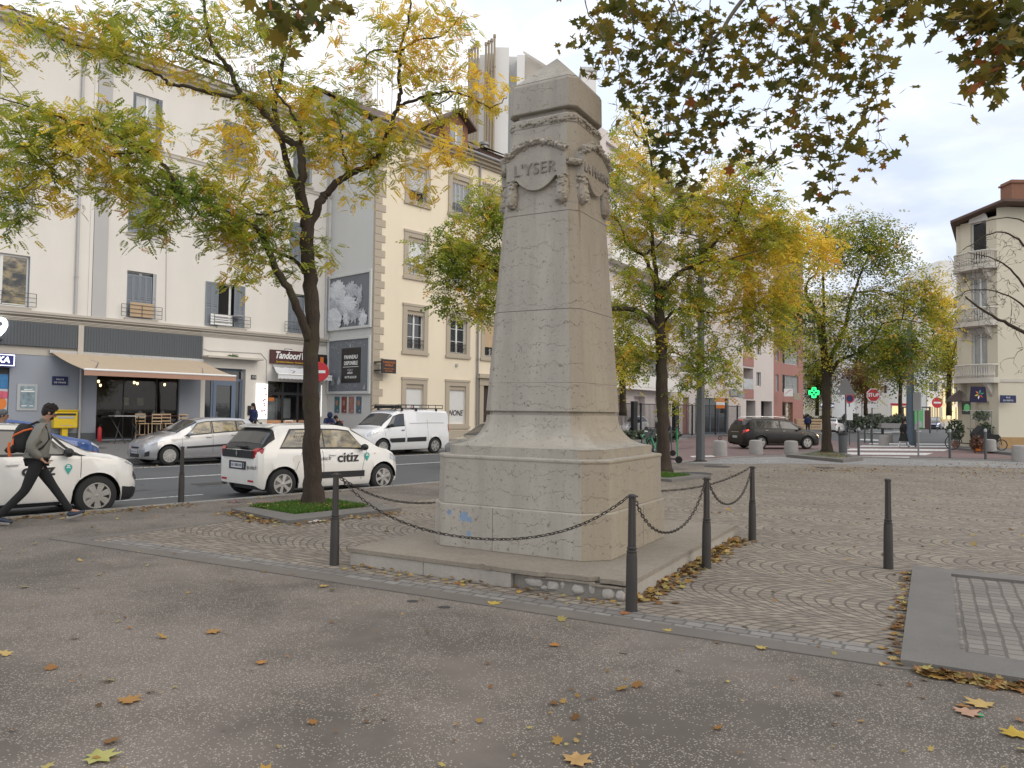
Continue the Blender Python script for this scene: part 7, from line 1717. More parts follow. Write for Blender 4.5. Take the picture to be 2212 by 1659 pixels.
def tree(name, label, base, Y, limbs, blobs, leafsize, per, pairs, seed, yel=.45, bark='bark', kind='pinnate', group=None, droop=.55, twig=.012, wide=.16, cat='tree', tintkw=None, maxreach=3.0, nodescale=1.0):
 """limbs: list of (radius0, radius1, [(u, v, depth offset) ...]); blobs: (u, v, ru, rv, depth offset, depth radius, sprays, yellow)"""
 r = np.random.default_rng(seed); t = thing(name, label, cat, base, 0, group); o = np.array(base)
 mb = MB(); nodes = []; nrad = []
 for li, (r0, r1, pts) in enumerate(limbs):
  P = [AY(u, v, Y + dy) for (u, v, dy) in pts] if not isinstance(pts[0], Vector) else pts
  C_ = catmull(P, 5); m = len(C_)
  for i, p in enumerate(C_):
   if 0 < i < m - 1: C_[i] = p + Vector(r.normal(0, .012, 3)) * (1 if r0 > .03 else .6)
  R_ = [lerp(r0, r1, (i / (m - 1)) ** .8) for i in range(m)]
  if li == 0:
   for i, p in enumerate(C_):
    h = p.z - base[2]; R_[i] += .10 * math.exp(-h * 5) * r0 / .17
  n0 = len(mb.v); ns_ = 22 if r0 > .06 else 7; mb.tube([p - Vector(o) for p in C_], R_, ns_)
  if r0 > .06:
   rdg = r.normal(0, .035, ns_)
   for i in range(m):
    c_ = C_[i] - Vector(o)
    for q in range(ns_): v_ = Vector(mb.v[n0 + i * ns_ + q]); mb.v[n0 + i * ns_ + q] = tuple(c_ + (v_ - c_) * (1 + rdg[q] + r.normal(0, .018) + .035 * math.sin(i * .9 + q * .6)))
  for p, q in zip(C_, R_): nodes.append(tuple(p)); nrad.append(q)
 tr_ = mb.build('trunk', M[bark], t, smooth=True, sharp=180)
 N = np.array(nodes); N0 = len(N)
 cl = []; cy = []
 for (u, v, ru, rv, dy, rd, n, y_) in blobs:
  for k in range(n):
   a = r.uniform(0, 2 * np.pi); q = math.sqrt(r.random()) * r.uniform(.8, 1.05)
   p = AY(u + ru * q * math.cos(a), v + rv * q * math.sin(a), Y + dy + r.normal(0, rd * .55)); cl.append(tuple(p)); cy.append(y_)
 cl = np.array(cl); cy = np.array(cy)
 big = N[:0]; d0 = np.array([np.min(((N - c) ** 2).sum(1)) for c in cl]); order = np.argsort(d0)
 NN = list(map(tuple, N)); arr = np.zeros((N0 + len(cl) * 3, 3)); arr[:N0] = N; cnt = N0
 tw = MB(); ends = []; ty = []; keep = []
 for idx in order:
  c = cl[idx]; dd = ((arr[:cnt] - c) ** 2).sum(1); j = int(np.argmin(dd)); a = Vector(arr[j]); b = Vector(c); L_ = (b - a).length
  if L_ > maxreach: continue
  m1 = a.lerp(b, .35) + Vector(r.normal(0, .06, 3)) * L_ + Vector((0, 0, .10 * L_)); m2 = a.lerp(b, .7) + Vector(r.normal(0, .05, 3)) * L_ + Vector((0, 0, .07 * L_))
  for q in (m1, m2, b): arr[cnt] = q; cnt += 1
  w = twig * min(1.6, max(.5, L_ / .7));
  tw.tube([p - Vector(o) for p in (a, m1, m2, b)], [w, w * .75, w * .5, w * .28], 4, cap=False)
  ends.append((a, m1, m2, b, L_)); ty.append(cy[idx])
 tag(tw.build('twigs', M[bark], t), kind='stuff')
 if per:
  P = []; Yv = []
  for (a, m1, m2, b, L_), y_ in zip(ends, ty):
   for k in range(per):
    f = r.uniform(.25, 1.05); p = m1.lerp(m2, f * 2) if f < .5 else m2.lerp(b, f * 2 - 1)
    P.append(tuple(p + Vector(r.normal(0, wide, 3)) * (.6 if f < .4 else 1))); Yv.append(y_)
  P = np.array(P) - o; Yv = np.array(Yv)
  cols = np.zeros((len(P), 3));
  base_c = tint_pick(len(P), P + o, Yv, seed=seed, **(tintkw or {})); cols[:] = base_c
  if kind == 'pinnate':
   T = pinnate(pairs, 1.0, .30, .15 if pairs > 3 else .21); nq = len(T) // 4; Fq = np.arange(len(T)).reshape(nq, 4); scatter('crown', P, leafsize, M['leaf'], cols, t, r, T, Fq, False, droop)
  else: scatter('crown', P, leafsize, M['pleaf'], cols, t, r, PLV, PLF, True, droop)
 return t
B1 = G(677, 1096); Y1 = B1.y
L1 = [(.155, .105, [(677, 1096, 0), (675, 1030, 0), (674, 950, 0), (671, 860, 0), (670, 780, 0), (674, 700, 0), (670, 620, 0), (664, 545, 0), (663, 470, 0)]),
      (.078, .02, [(668, 735, -.05), (650, 685, -.2), (625, 630, -.35), (600, 590, -.5), (582, 545, -.7), (560, 500, -.8), (520, 475, -1.0), (470, 450, -1.2), (430, 427, -1.3), (385, 410, -1.4), (362, 365, -1.5), (340, 338, -1.5), (322, 328, -1.6)]),
      (.04, .02, [(662, 590, 0), (640, 565, .1), (615, 553, .2), (585, 537, .4), (575, 505, .6)]),
      (.085, .022, [(660, 490, 0), (655, 430, 0), (652, 370, -.1), (647, 322, -.1), (612, 296, -.1), (585, 262, 0), (562, 232, .1), (525, 210, .2), (508, 180, .2), (494, 145, .2), (465, 110, .2), (452, 75, .2), (445, 38, .2), (440, -10, .2)]),
      (.04, .012, [(525, 210, .2), (460, 201, 0), (402, 187, -.2), (368, 182, -.3), (345, 163, -.3), (300, 144, -.4), (250, 127, -.5), (200, 108, -.5), (150, 92, -.6)]),
      (.035, .01, [(500, 155, .2), (475, 140, .4), (430, 127, .5), (400, 112, .6), (360, 106, .6), (320, 95, .7), (270, 62, .8), (230, 45, .9)]),
      (.07, .02, [(658, 460, 0), (640, 412, .2), (613, 325, .5), (593, 238, .7), (603, 175, .8), (613, 125, .8), (635, 75, .8), (660, 25, .8), (668, -20, .8)]),
      (.035, .012, [(648, 322, -.1), (650, 285, -.3), (640, 260, -.4), (625, 235, -.5), (600, 205, -.6), (588, 185, -.6), (578, 150, -.6)]),
      (.075, .018, [(664, 500, 0), (690, 440, .0), (700, 424, .05), (722, 400, .1), (750, 379, .2), (780, 364, .3), (815, 340, .3), (830, 310, .3), (845, 270, .3), (860, 228, .3), (865, 200, .3), (862, 170, .3), (863, 140, .3), (866, 105, .3), (880, 60, .3), (886, 0, .3)]),
      (.035, .01, [(752, 378, .2), (747, 345, 0), (737, 310, -.1), (735, 270, -.2), (725, 240, -.2)]),
      (.032, .008, [(865, 228, .3), (900, 215, .2), (950, 200, .1), (985, 200, 0), (1020, 212, 0), (1060, 230, 0), (1095, 212, 0)]),
      (.025, .008, [(866, 113, .3), (820, 108, .5), (795, 116, .6), (790, 135, .6), (775, 175, .6)]),
      (.025, .006, [(868, 108, .3), (905, 85, .2), (950, 80, .1), (980, 55, 0), (1000, 25, 0)]),
      (.018, .005, [(985, 200, 0), (945, 225, -.2), (915, 215, -.2)]), (.018, .005, [(910, 215, .2), (935, 235, 0), (955, 280, -.1), (960, 310, -.1), (945, 345, -.2)]),
      (.022, .008, [(430, 427, -1.3), (385, 422, -1.5), (345, 422, -1.6), (320, 412, -1.7), (285, 378, -1.8)]), (.03, .008, [(322, 328, -1.6), (260, 300, -1.7), (200, 275, -1.8), (140, 258, -1.9), (60, 230, -2.0), (-20, 205, -2.0)]),
      (.02, .006, [(322, 328, -1.6), (240, 330, -1.7), (160, 320, -1.8), (60, 400, -1.9), (0, 420, -1.9)]), (.02, .006, [(150, 92, -.6), (80, 60, -.7), (20, 10, -.8)]), (.03, .01, [(655, 445, 0), (625, 448, -.3), (600, 455, -.5), (565, 466, -.7), (520, 440, -.9)])]
Bl1 = [(q[0], q[1], q[2], q[3], q[4], q[5], int(q[6] * (.68 if q[0] < 300 and q[1] > 200 else .85)), min(1, q[7] + .05)) for q in [(70, 60, 90, 60, -.7, .8, 34, .55), (190, 60, 110, 60, -.5, .9, 70, .4), (330, 50, 130, 60, 0, .9, 90, .35), (480, 50, 110, 60, .2, .8, 80, .4), (600, 60, 70, 70, .5, .7, 40, .45), (20, 120, 50, 60, -.7, .5, 16, .75),
       (250, 130, 130, 40, -.4, .7, 42, .5), (420, 150, 90, 50, .2, .7, 44, .6), (560, 160, 60, 60, .4, .7, 34, .5),
       (60, 270, 110, 60, -1.9, .7, 90, .45), (190, 290, 120, 70, -1.7, .8, 130, .5), (290, 300, 80, 70, -1.5, .8, 90, .55), (40, 350, 70, 60, -1.9, .6, 60, .5), (30, 450, 55, 60, -1.9, .5, 55, .4), (125, 425, 40, 30, -1.8, .4, 18, .8), (110, 360, 70, 40, -1.8, .5, 34, .55),
       (240, 390, 60, 45, -1.6, .6, 50, .3), (330, 410, 100, 55, -1.4, .7, 90, .3), (330, 490, 45, 35, -1.4, .4, 34, .25), (430, 430, 90, 60, -1.2, .7, 80, .3), (470, 490, 60, 40, -1.1, .5, 40, .3), (540, 500, 60, 60, -.8, .6, 60, .35), (520, 570, 45, 40, -.8, .4, 26, .55), (590, 470, 60, 60, -.4, .6, 50, .4), (620, 560, 30, 50, -.2, .3, 18, .45), (500, 390, 90, 40, -.9, .6, 36, .5),
       (470, 300, 80, 45, -.3, .6, 34, .75), (540, 330, 50, 40, -.2, .5, 22, .7), (560, 240, 60, 50, .1, .6, 36, .5), (660, 270, 60, 60, .2, .7, 60, .5), (640, 200, 50, 40, .4, .6, 24, .5), (690, 170, 50, 40, .4, .5, 14, .5), (610, 400, 45, 50, 0, .5, 28, .4),
       (760, 250, 60, 60, .2, .6, 48, .55), (720, 330, 60, 50, .2, .6, 50, .6), (790, 300, 60, 40, .2, .6, 40, .5), (870, 290, 50, 50, .2, .5, 36, .7), (850, 370, 60, 35, .2, .4, 26, .75), (770, 420, 30, 28, .1, .2, 9, .85), (800, 160, 50, 50, .4, .6, 26, .8), (880, 120, 80, 60, .3, .7, 60, .7), (960, 60, 60, 60, .1, .6, 36, .75), (860, 40, 80, 40, .3, .6, 34, .7), (930, 180, 60, 40, .2, .5, 26, .65), (940, 260, 40, 40, 0, .4, 16, .8), (1040, 200, 60, 40, 0, .4, 30, .8), (960, 330, 50, 40, -.1, .3, 26, .85), (900, 410, 30, 20, 0, .2, 8, .8), (690, 540, 30, 40, 0, .2, 12, .35), (720, 560, 12, 18, 0, .1, 3, .5), (740, 60, 40, 50, .6, .4, 8, .8), (1000, 130, 40, 50, .1, .4, 14, .85)]]
tree('street_tree', 'nearest street tree with forked dark trunk and yellow-green feathery leaves, in the grass pit', B1, Y1, L1, Bl1, .19, 6, 5, 11, group='street trees with feathery yellowing leaves', twig=.008, wide=.12)
B2 = G(1434, 1022); Y2 = B2.y
L2_ = [(.185, .13, [(1434, 1022, 0), (1432, 930, 0), (1430, 830, 0), (1427, 740, 0), (1424, 690, 0), (1425, 650, 0), (1422, 622, 0)]),
       (.09, .03, [(1424, 725, 0), (1414, 702, -.1), (1390, 678, -.3), (1360, 668, -.5), (1325, 667, -.7), (1280, 668, -1.0), (1230, 655, -1.2), (1150, 620, -1.4), (1080, 590, -1.5), (1010, 560, -1.6)]),
       (.07, .02, [(1422, 630, 0), (1408, 592, .2), (1398, 566, .3), (1390, 551, .4), (1370, 540, .4), (1350, 521, .5), (1346, 500, .5), (1336, 480, .5), (1322, 468, .5)]), (.035, .012, [(1391, 551, .4), (1414, 537, .3), (1430, 521, .3), (1438, 508, .3)]),
       (.08, .02, [(1422, 626, 0), (1415, 580, .3), (1410, 530, .6), (1408, 470, .8), (1414, 420, 1), (1410, 370, 1), (1400, 310, 1), (1380, 250, 1)]),
       (.08, .02, [(1424, 650, 0), (1440, 616, -.2), (1470, 587, -.3), (1500, 571, -.4), (1522, 561, -.5), (1536, 535, -.5), (1556, 514, -.6), (1578, 500, -.6), (1600, 450, -.6), (1620, 400, -.6)]),
       (.035, .01, [(1522, 562, -.5), (1550, 566, -.8), (1590, 555, -1), (1650, 540, -1.2)]), (.05, .015, [(1428, 705, 0), (1440, 688, .3), (1460, 670, .6), (1486, 664, .8), (1520, 674, 1), (1560, 676, 1.2), (1600, 665, 1.3), (1660, 650, 1.4)]),
       (.045, .01, [(1490, 578, .2), (1540, 585, .8), (1580, 562, 1.2), (1640, 540, 1.5), (1690, 528, 1.6), (1740, 518, 1.7)]), (.03, .01, [(1150, 620, -1.4), (1110, 560, -1.5), (1060, 480, -1.6), (1040, 430, -1.6)]), (.02, .008, [(1430, 765, 0), (1460, 763, .4), (1490, 775, .6), (1510, 790, .6)])]
Bl2 = [(1060, 440, 60, 60, -1.6, .8, 45, .3), (1010, 500, 70, 60, -1.6, .8, 60, .35), (960, 550, 75, 55, -1.6, .8, 70, .4), (1030, 570, 70, 60, -1.5, .8, 80, .3), (1000, 640, 70, 50, -1.5, .7, 70, .35), (1060, 660, 40, 35, -1.4, .6, 28, .3), (1090, 520, 50, 90, -1.4, .8, 60, .3),
       (1370, 300, 60, 80, 1, 1, 60, .7), (1350, 400, 60, 80, .6, 1, 80, .55), (1360, 500, 55, 60, .4, .9, 70, .5), (1440, 420, 70, 70, .8, 1, 90, .5), (1480, 500, 80, 70, .2, 1.2, 110, .5), (1560, 440, 80, 60, -.3, 1.1, 100, .55), (1640, 470, 80, 60, 0, 1.2, 110, .6), (1600, 380, 80, 40, -.4, 1, 50, .6), (1700, 500, 60, 60, 1, 1, 80, .75), (1760, 540, 60, 50, 1.6, .9, 70, .95), (1560, 560, 90, 60, 0, 1.2, 110, .6), (1660, 590, 80, 70, 1, 1.2, 130, .85), (1390, 610, 60, 50, 0, .9, 60, .45), (1350, 680, 40, 60, -.3, .7, 50, .4), (1400, 750, 60, 40, 0, .6, 40, .4), (1370, 790, 40, 35, 0, .5, 22, .4), (1480, 640, 70, 50, .3, 1, 80, .4), (1560, 660, 80, 45, 1, 1, 90, .5), (1660, 670, 70, 45, 1.2, 1, 80, .6), (1480, 720, 70, 45, .3, .8, 50, .45), (1540, 770, 60, 50, .4, .8, 55, .35), (1560, 820, 40, 25, .4, .5, 16, .4), (1490, 810, 40, 40, .3, .6, 26, .4), (1460, 870, 30, 20, .2, .4, 8, .4), (1620, 730, 60, 35, 1, .7, 28, .4), (1690, 730, 30, 30, 1.2, .5, 14, .3), (1640, 540, 60, 40, .5, 1, 60, .75)]
tree('street_tree', 'second street tree behind the monument, yellow to green crown with a tall straight trunk', B2, Y2, L2_, Bl2, .27, 6, 3, 12, group='street trees with feathery yellowing leaves', twig=.013, wide=.15, maxreach=4)
B3 = G(1785, 981); Y3 = B3.y
L3_ = [(.20, .13, [(1785, 981, 0), (1785, 900, 0), (1784, 830, 0), (1782, 778, 0), (1778, 745, 0), (1771, 702, 0), (1766, 680, 0)]), (.09, .02, [(1779, 745, 0), (1780, 690, .2), (1778, 620, .4), (1777, 570, .4), (1782, 520, .4), (1790, 470, .4)]), (.09, .02, [(1771, 702, 0), (1755, 660, -.3), (1740, 632, -.4), (1746, 606, -.4), (1764, 590, -.4), (1770, 555, -.4)]), (.05, .02, [(1750, 655, -.3), (1725, 680, -.6), (1700, 690, -.8)]),
       (.12, .03, [(1786, 810, 0), (1797, 765, 0), (1815, 735, .2), (1828, 695, .3), (1836, 655, .4), (1848, 625, .5), (1856, 598, .5), (1872, 562, .5), (1888, 515, .5)]), (.1, .03, [(1788, 825, 0), (1810, 782, -.3), (1845, 766, -.5), (1880, 745, -.8), (1905, 700, -1)]), (.05, .015, [(1850, 632, .5), (1900, 628, .8), (1950, 645, 1), (2000, 650, 1.2)]), (.04, .015, [(1905, 700, -1), (1950, 690, -1), (2000, 700, -1)])]
Bl3 = [(1830, 500, 80, 40, .4, 1.4, 90, .35), (1900, 510, 60, 45, .5, 1.3, 80, .2), (1780, 540, 80, 50, 0, 1.4, 90, .3), (1860, 560, 90, 40, .5, 1.4, 100, .2), (1930, 560, 45, 40, .6, 1, 45, .15), (1740, 620, 60, 60, -.4, 1.2, 70, .35), (1730, 700, 60, 60, -.6, 1.2, 80, .3), (1850, 660, 70, 45, .2, 1.2, 70, .2), (1930, 650, 80, 50, .8, 1.3, 110, .35), (2000, 660, 60, 50, 1, 1.2, 80, .5), (1800, 720, 60, 40, -.2, 1, 50, .3), (1880, 740, 90, 45, -.6, 1.2, 110, .2), (1960, 740, 80, 50, -.8, 1.2, 110, .2), (2020, 620, 45, 40, 1.2, .9, 40, .85), (2040, 690, 40, 50, 1, .8, 30, .8), (1760, 780, 40, 30, -.3, .6, 24, .5), (1980, 810, 50, 40, -.8, .9, 40, .2), (1900, 790, 60, 30, -.6, .8, 34, .2), (1700, 640, 40, 50, -.6, .8, 30, .7), (1985, 600, 40, 30, 1, .7, 16, .5)]
tree('street_tree', 'third street tree by the zebra crossing, mostly green crown with curving limbs', B3, Y3, L3_, Bl3, .38, 6, 2, 13, group='street trees with feathery yellowing leaves', twig=.02, wide=.26, maxreach=6, tintkw=dict(green=(.10, .15, .03)))
BP = Vector((6.2, 3.9, 0)); PW = lambda u, v, Y: AY(u, v, Y)
def hang(u, v0, v1, Y, du=0):
 q = np.random.default_rng(int(u)); return [PW(u - 25 + q.normal(0, 22), v0, Y - .3)] + [PW(u + du * f + q.normal(0, 16), lerp(v0, v1, f), Y + q.normal(0, .12)) for f in (.2, .4, .6, .8)] + [PW(u + du, v1, Y)]
tp_ = [Vector((6.2, 3.9, 0)), Vector((6.15, 4.0, 2.5)), Vector((6.0, 4.3, 5.0)), Vector((5.2, 5.5, 7.2)), Vector((4.2, 7.2, 8.4))]
LP = [(.30, .14, tp_), (.12, .05, [tp_[3], Vector((4.0, 6.6, 8.3)), Vector((2.4, 8.0, 8.8)), Vector((1.2, 8.6, 8.6)), PW(1290, -40, 9.2)]), (.10, .04, [tp_[2], Vector((5.4, 5.6, 6.0)), PW(2150, -60, 6.8), PW(2000, -50, 7.2)]), (.10, .03, [tp_[3], Vector((3.6, 8.0, 8.6)), PW(1700, -90, 9.5), PW(1560, -80, 9.6)]), (.05, .01, [tp_[4], PW(1800, -90, 9.2), PW(1650, -40, 9.4), PW(1560, 60, 9.4), PW(1490, 160, 9.4), PW(1440, 230, 9.4)]),
      (.07, .03, [tp_[2], Vector((3.2, 4.8, 6.2)), Vector((0, 5.5, 6.6)), Vector((-1.5, 5.8, 6.4)), PW(700, -60, 6.2), PW(560, -50, 6.2)])]
for (u, v0, v1, Y_, du) in ((1290, -30, 240, 9.0, 40), (1350, -40, 300, 9.4, 20), (1420, -40, 330, 9.2, 10), (1480, -40, 420, 9.6, -30), (1560, -40, 380, 9.3, -30), (1640, -40, 330, 9.6, 30), (1720, -40, 330, 9.2, 30), (1800, -40, 420, 9.5, 10), (1860, -40, 300, 9.0, 40), (1760, -60, 200, 8.6, 0), (1560, 120, 300, 9.3, -120), (2000, -60, 60, 7.2, 0), (2080, -60, 50, 6.9, 30), (2150, -60, 170, 6.8, -20), (2200, -60, 90, 6.8, 0), (610, -60, 60, 6.2, 20), (760, -60, 40, 6.2, 10)): LP.append((.008, .003, hang(u, v0, v1, Y_, du)))
BlP = [(1290, 60, 55, 60, 0, .5, 34, .2), (1310, 150, 50, 50, 0, .5, 24, .25), (1370, 60, 70, 70, .3, .6, 60, .2), (1420, 150, 90, 70, .2, .6, 70, .2), (1480, 60, 80, 70, .4, .6, 60, .2), (1400, 240, 60, 45, .1, .5, 34, .15), (1450, 300, 60, 60, .2, .5, 40, .12), (1480, 370, 55, 45, .3, .4, 26, .12), (1540, 230, 60, 60, .3, .5, 40, .2), (1570, 110, 80, 80, .4, .6, 60, .25), (1550, 330, 50, 50, .3, .5, 26, .15), (1680, 60, 90, 70, .3, .6, 60, .3), (1660, 170, 60, 60, .4, .5, 30, .3), (1640, 280, 50, 60, .4, .5, 26, .2), (1640, 360, 40, 30, .4, .3, 8, .2), (1750, 130, 70, 70, .2, .5, 44, .3), (1740, 250, 60, 60, .2, .5, 36, .25), (1810, 60, 80, 60, 0, .5, 50, .3), (1860, 130, 70, 60, 0, .5, 40, .25), (1840, 230, 60, 60, .2, .5, 34, .25), (1790, 340, 60, 55, .3, .4, 30, .2), (1880, 320, 50, 50, 0, .4, 20, .25), (1780, 410, 40, 30, .3, .3, 10, .25), (1930, 30, 50, 40, -.4, .4, 12, .3), (1730, 330, 30, 40, .2, .3, 8, .2), (1920, 170, 30, 40, 0, .3, 8, .3)]
BlP = [(u, v, a, b, dy, rd, int(n * .52), y_) for (u, v, a, b, dy, rd, n, y_) in BlP]
BlP2 = [(2000, 15, 90, 40, -2.2, .3, 20, .2), (2090, 20, 70, 50, -2.4, .3, 20, .2), (2160, 60, 50, 70, -2.5, .3, 24, .2), (2150, 140, 45, 50, -2.5, .3, 14, .2), (2200, 60, 30, 80, -2.5, .3, 14, .2), (1950, 10, 50, 25, -2.2, .3, 8, .2), (2130, 170, 30, 30, -2.5, .2, 5, .3), (600, 20, 60, 30, -3.1, .2, 8, .15), (650, 30, 40, 40, -3.1, .2, 6, .2), (740, 10, 30, 20, -3.1, .2, 3, .25), (620, 100, 30, 20, -3.1, .2, 2, .1)]
tree('plane_tree', 'plane tree beside the viewer whose olive maple-like leaves hang in from the top right', BP, 9.3, LP, BlP + BlP2, .21, 4, 0, 14, bark='bark2', kind='plane', droop=.9, twig=.009, wide=.12, maxreach=2.6, tintkw=dict(green=(.10, .11, .026), yellow=(.38, .25, .04), orange=(.34, .12, .03), clump=.35))
mb = MB()
for (u, v, Y_) in ((2063, 44, 6.8), (2066, 52, 6.8), (2090, 35, 6.8), (1874, 303, 9.2), (1893, 308, 9.2), (1935, 26, 6.9)):
 p = PW(u, v, Y_); mb.ball(tuple(p - BP), .016, 8, 6); mb.tube([p - BP, p - BP + Vector((.01, 0, .12))], .0015, 3)
o = tag(mb.build('seed_balls', M['bark'], bpy.data.objects['plane_tree']), kind='stuff')
YB = 22.0; bb = gp(2330, YB); rB = np.random.default_rng(5)
LB = [(.2, .1, [Vector((bb.x, YB, 0)), Vector((bb.x, YB, 2)), Vector((bb.x - .2, YB, 3.6)), Vector((bb.x - .3, YB, 5.5)), Vector((bb.x - .3, YB, 8.0))]), (.08, .02, [Vector((bb.x - .2, YB, 3.2)), PW(2260, 745, YB), PW(2212, 718, YB), PW(2160, 690, YB), PW(2120, 668, YB), PW(2085, 640, YB)]),
      (.05, .01, [Vector((bb.x - .2, YB, 4.6)), PW(2240, 650, YB), PW(2190, 590, YB), PW(2150, 560, YB), PW(2090, 545, YB)]), (.05, .01, [Vector((bb.x - .3, YB, 6.0)), PW(2240, 560, YB), PW(2190, 510, YB), PW(2140, 505, YB), PW(2080, 540, YB)]), (.04, .01, [Vector((bb.x - .3, YB, 6.8)), PW(2240, 500, YB), PW(2190, 470, YB), PW(2120, 480, YB)]), (.04, .01, [Vector((bb.x - .2, YB, 3.6)), PW(2240, 690, YB), PW(2180, 640, YB), PW(2110, 625, YB), PW(2060, 645, YB)])]
tree('bare_tree', 'nearly leafless tree whose thin bare branches cross the right corner house', Vector((bb.x, YB, 0)), YB, LB, [(2150, 540, 70, 50, 0, .8, 130, 0), (2130, 620, 80, 50, 0, .8, 150, 0), (2170, 690, 60, 50, 0, .8, 90, 0), (2110, 700, 60, 45, 0, .6, 60, 0), (2080, 600, 40, 60, 0, .6, 60, 0), (2190, 780, 40, 40, 0, .5, 14, 0), (2060, 570, 30, 30, 0, .4, 8, 0)], .1, 0, 2, 15, twig=.014, maxreach=3)
def fartree(label, u, v0, v1, Y, ru, n, col, yel, seed, name='background_tree'):
 b_ = gp(u, Y); r = np.random.default_rng(seed); vm = (v0 + v1) / 2
 base = Vector((b_.x, Y, 0)); trk = [(.22, .1, [(u, 898, 0), (u, vm + 20, 0), (u, vm - 10, 0)])]; R = (v1 - v0) / 2
 bl = []
 for k in range(7):
  a = r.uniform(0, 6.28); q = r.uniform(.1, .6); bl.append((u + ru * q * math.cos(a), vm + R * q * math.sin(a), ru * .55, R * .55, r.normal(0, 1), 1.6, n // 7, yel + r.normal(0, .06)))
 lim = trk + [(.08, .03, [(u, vm + R * .5, 0), (u + ru * .4 * math.cos(k * 1.3), vm - R * .3 * math.sin(k + .5), r.normal(0, 1))]) for k in range(5)]
 return tree(name, label, base, Y, lim, bl, .6, 9, 2, seed, wide=.5, twig=.03, maxreach=9, tintkw=dict(green=col, clump=2.5))
fartree('dense dark green tree behind the green pharmacy cross', 1765, 735, 895, 84, 55, 240, (.03, .06, .018), .0, 21)
fartree('russet-leaved tree between the third tree and the stop sign', 1870, 745, 890, 80, 60, 200, (.19, .085, .045), .02, 22)
fartree('broad green tree above the hedge left of the thick lamp post', 1945, 690, 880, 82, 75, 300, (.05, .09, .025), .08, 23)
fartree('small half-bare orange-leaved tree in front of the balcony block', 1345, 700, 860, 44, 45, 60, (.30, .15, .04), .4, 24, 'young_tree')
fartree('yellow and green tree between the far white flats and the corner house', 2050, 600, 880, 62, 50, 150, (.09, .09, .02), .55, 25)
fartree('tall hazy green tree right behind the third street tree', 1690, 560, 760, 74, 60, 120, (.07, .10, .03), .35, 26)
rf = np.random.default_rng(31); x0, x1, y0, y1 = SQ
def inrect(u, v):
 return True
P = []; S = []; cols = []
ycol = [(.42, .25, .06), (.35, .17, .05), (.50, .36, .13), (.28, .14, .05), (.45, .37, .12), (.20, .11, .05)]
def addleaf(p, s, z=.008):
 P.append((p.x, p.y, z)); S.append(s); cols.append(np.array(ycol[rf.integers(len(ycol))]) * rf.uniform(.55, 1.05))
for k in range(1150):
 Y_ = 3.0 + 27 * rf.random() ** 1.15; X_ = rf.uniform(-.80, .80) * Y_
 t_ = X_ * NS.x + Y_ * NS.y
 if t_ > 13.1: continue
 d = Vector((X_, Y_, 0)) - MC0; lx, ly = d.dot(MA), d.dot(MBv)
 z = SH + .006 if (x0 < lx < x1 and y0 < ly < y1) else .008
 if abs(lx) < 1.12 and abs(ly) < 1.12: continue
 if (x0 < lx < x1 and y0 < ly < y1) and rf.random() < .7: continue
 addleaf(Vector((X_, Y_, 0)), rf.choice([.03, .04, .05, .07, .10], p=[.35, .25, .2, .13, .07]), z)
def pile(a, b, n, w, s=(.05, .11), zmax=.05):
 for k in range(n):
  f = rf.random(); q = a.lerp(b, f); nn = (b - a).normalized(); nn = Vector((nn.y, -nn.x, 0)); off = abs(rf.normal(0, w)); addleaf(q + nn * off, rf.uniform(*s), .008 + rf.uniform(0, zmax) * max(0, 1 - off / w / 1.5))
sc = lambda x, y: MC0 + MA * x + MBv * y
pile(sc(x1, y0 + .1), sc(x1, y1), 480, .10, (.04, .10)); pile(sc(x0, y0), sc(x1, y0), 90, .10, (.03, .07), .02)
pile(O1[0], O1[1], 10, .1); q1, q2, q3 = G(499, 1108), G(621, 1136), G(867, 1107)
pile(q1, q2, 170, .12, (.03, .08), .03); pile(q2, q3, 150, .10, (.03, .08), .03)
pile(ST(3.2, 13.15), ST(6.2, 13.15), 260, .22, (.03, .08), .02); pile(ST(6.2, 13.15), ST(14, 13.15), 130, .10, (.03, .06), .02)
def pile2(a, b, n, w, s): pile(a, b, n, w, s, .03)
pile2(G(1968, 1240), G(1942, 1446), 120, .06, (.03, .09)); pile2(G(1985, 1450), G(2260, 1494), 170, .06, (.04, .11))
for k in range(500):
 P_ = G(rf.uniform(2010, 2240) + rf.normal(0, 20), 1255 * .0 + 1001 + abs(rf.normal(12, 10))); addleaf(P_ + Vector((rf.normal(0, .3), 0, 0)), rf.uniform(.04, .08))
for k in range(300): P_ = G(1840 + rf.normal(0, 70), 1016 + rf.normal(0, 3)); addleaf(P_, rf.uniform(.04, .08))
for k in range(160): p = c3 + (O3[rf.integers(4)] - c3) * .7 * rf.random(); addleaf(p + Vector((rf.normal(0, .3), rf.normal(0, .2), 0)), rf.uniform(.05, .1), .13)
for k in range(150): p = I1[0].lerp(I1[2], rf.random()) + Vector((rf.normal(0, .3), rf.normal(0, .25), 0)); addleaf(p, rf.uniform(.03, .06), .09)
for k in range(400): addleaf(ST(rf.uniform(2, 24), 23.3 + rf.uniform(-.4, .6)), rf.uniform(.04, .09), RZ + .01)
P = np.array(P); S = np.array(S); n = len(P); a = rf.uniform(0, 6.28, n)
xx = np.stack([np.cos(a), np.sin(a), rf.normal(0, .22, n)], 1); xx /= np.linalg.norm(xx, axis=1)[:, None]
zz = np.stack([rf.normal(0, .3, n), rf.normal(0, .3, n), np.ones(n)], 1); zz -= xx * (xx * zz).sum(1)[:, None]; zz /= np.linalg.norm(zz, axis=1)[:, None]
R = np.stack([xx, np.cross(zz, xx), zz], 1); V = np.einsum('vi,nij->nvj', PLV * [1, 1, 1.6], R) * (S * 1.35)[:, None, None] + P[:, None, :] + np.array([0, 0, .006])
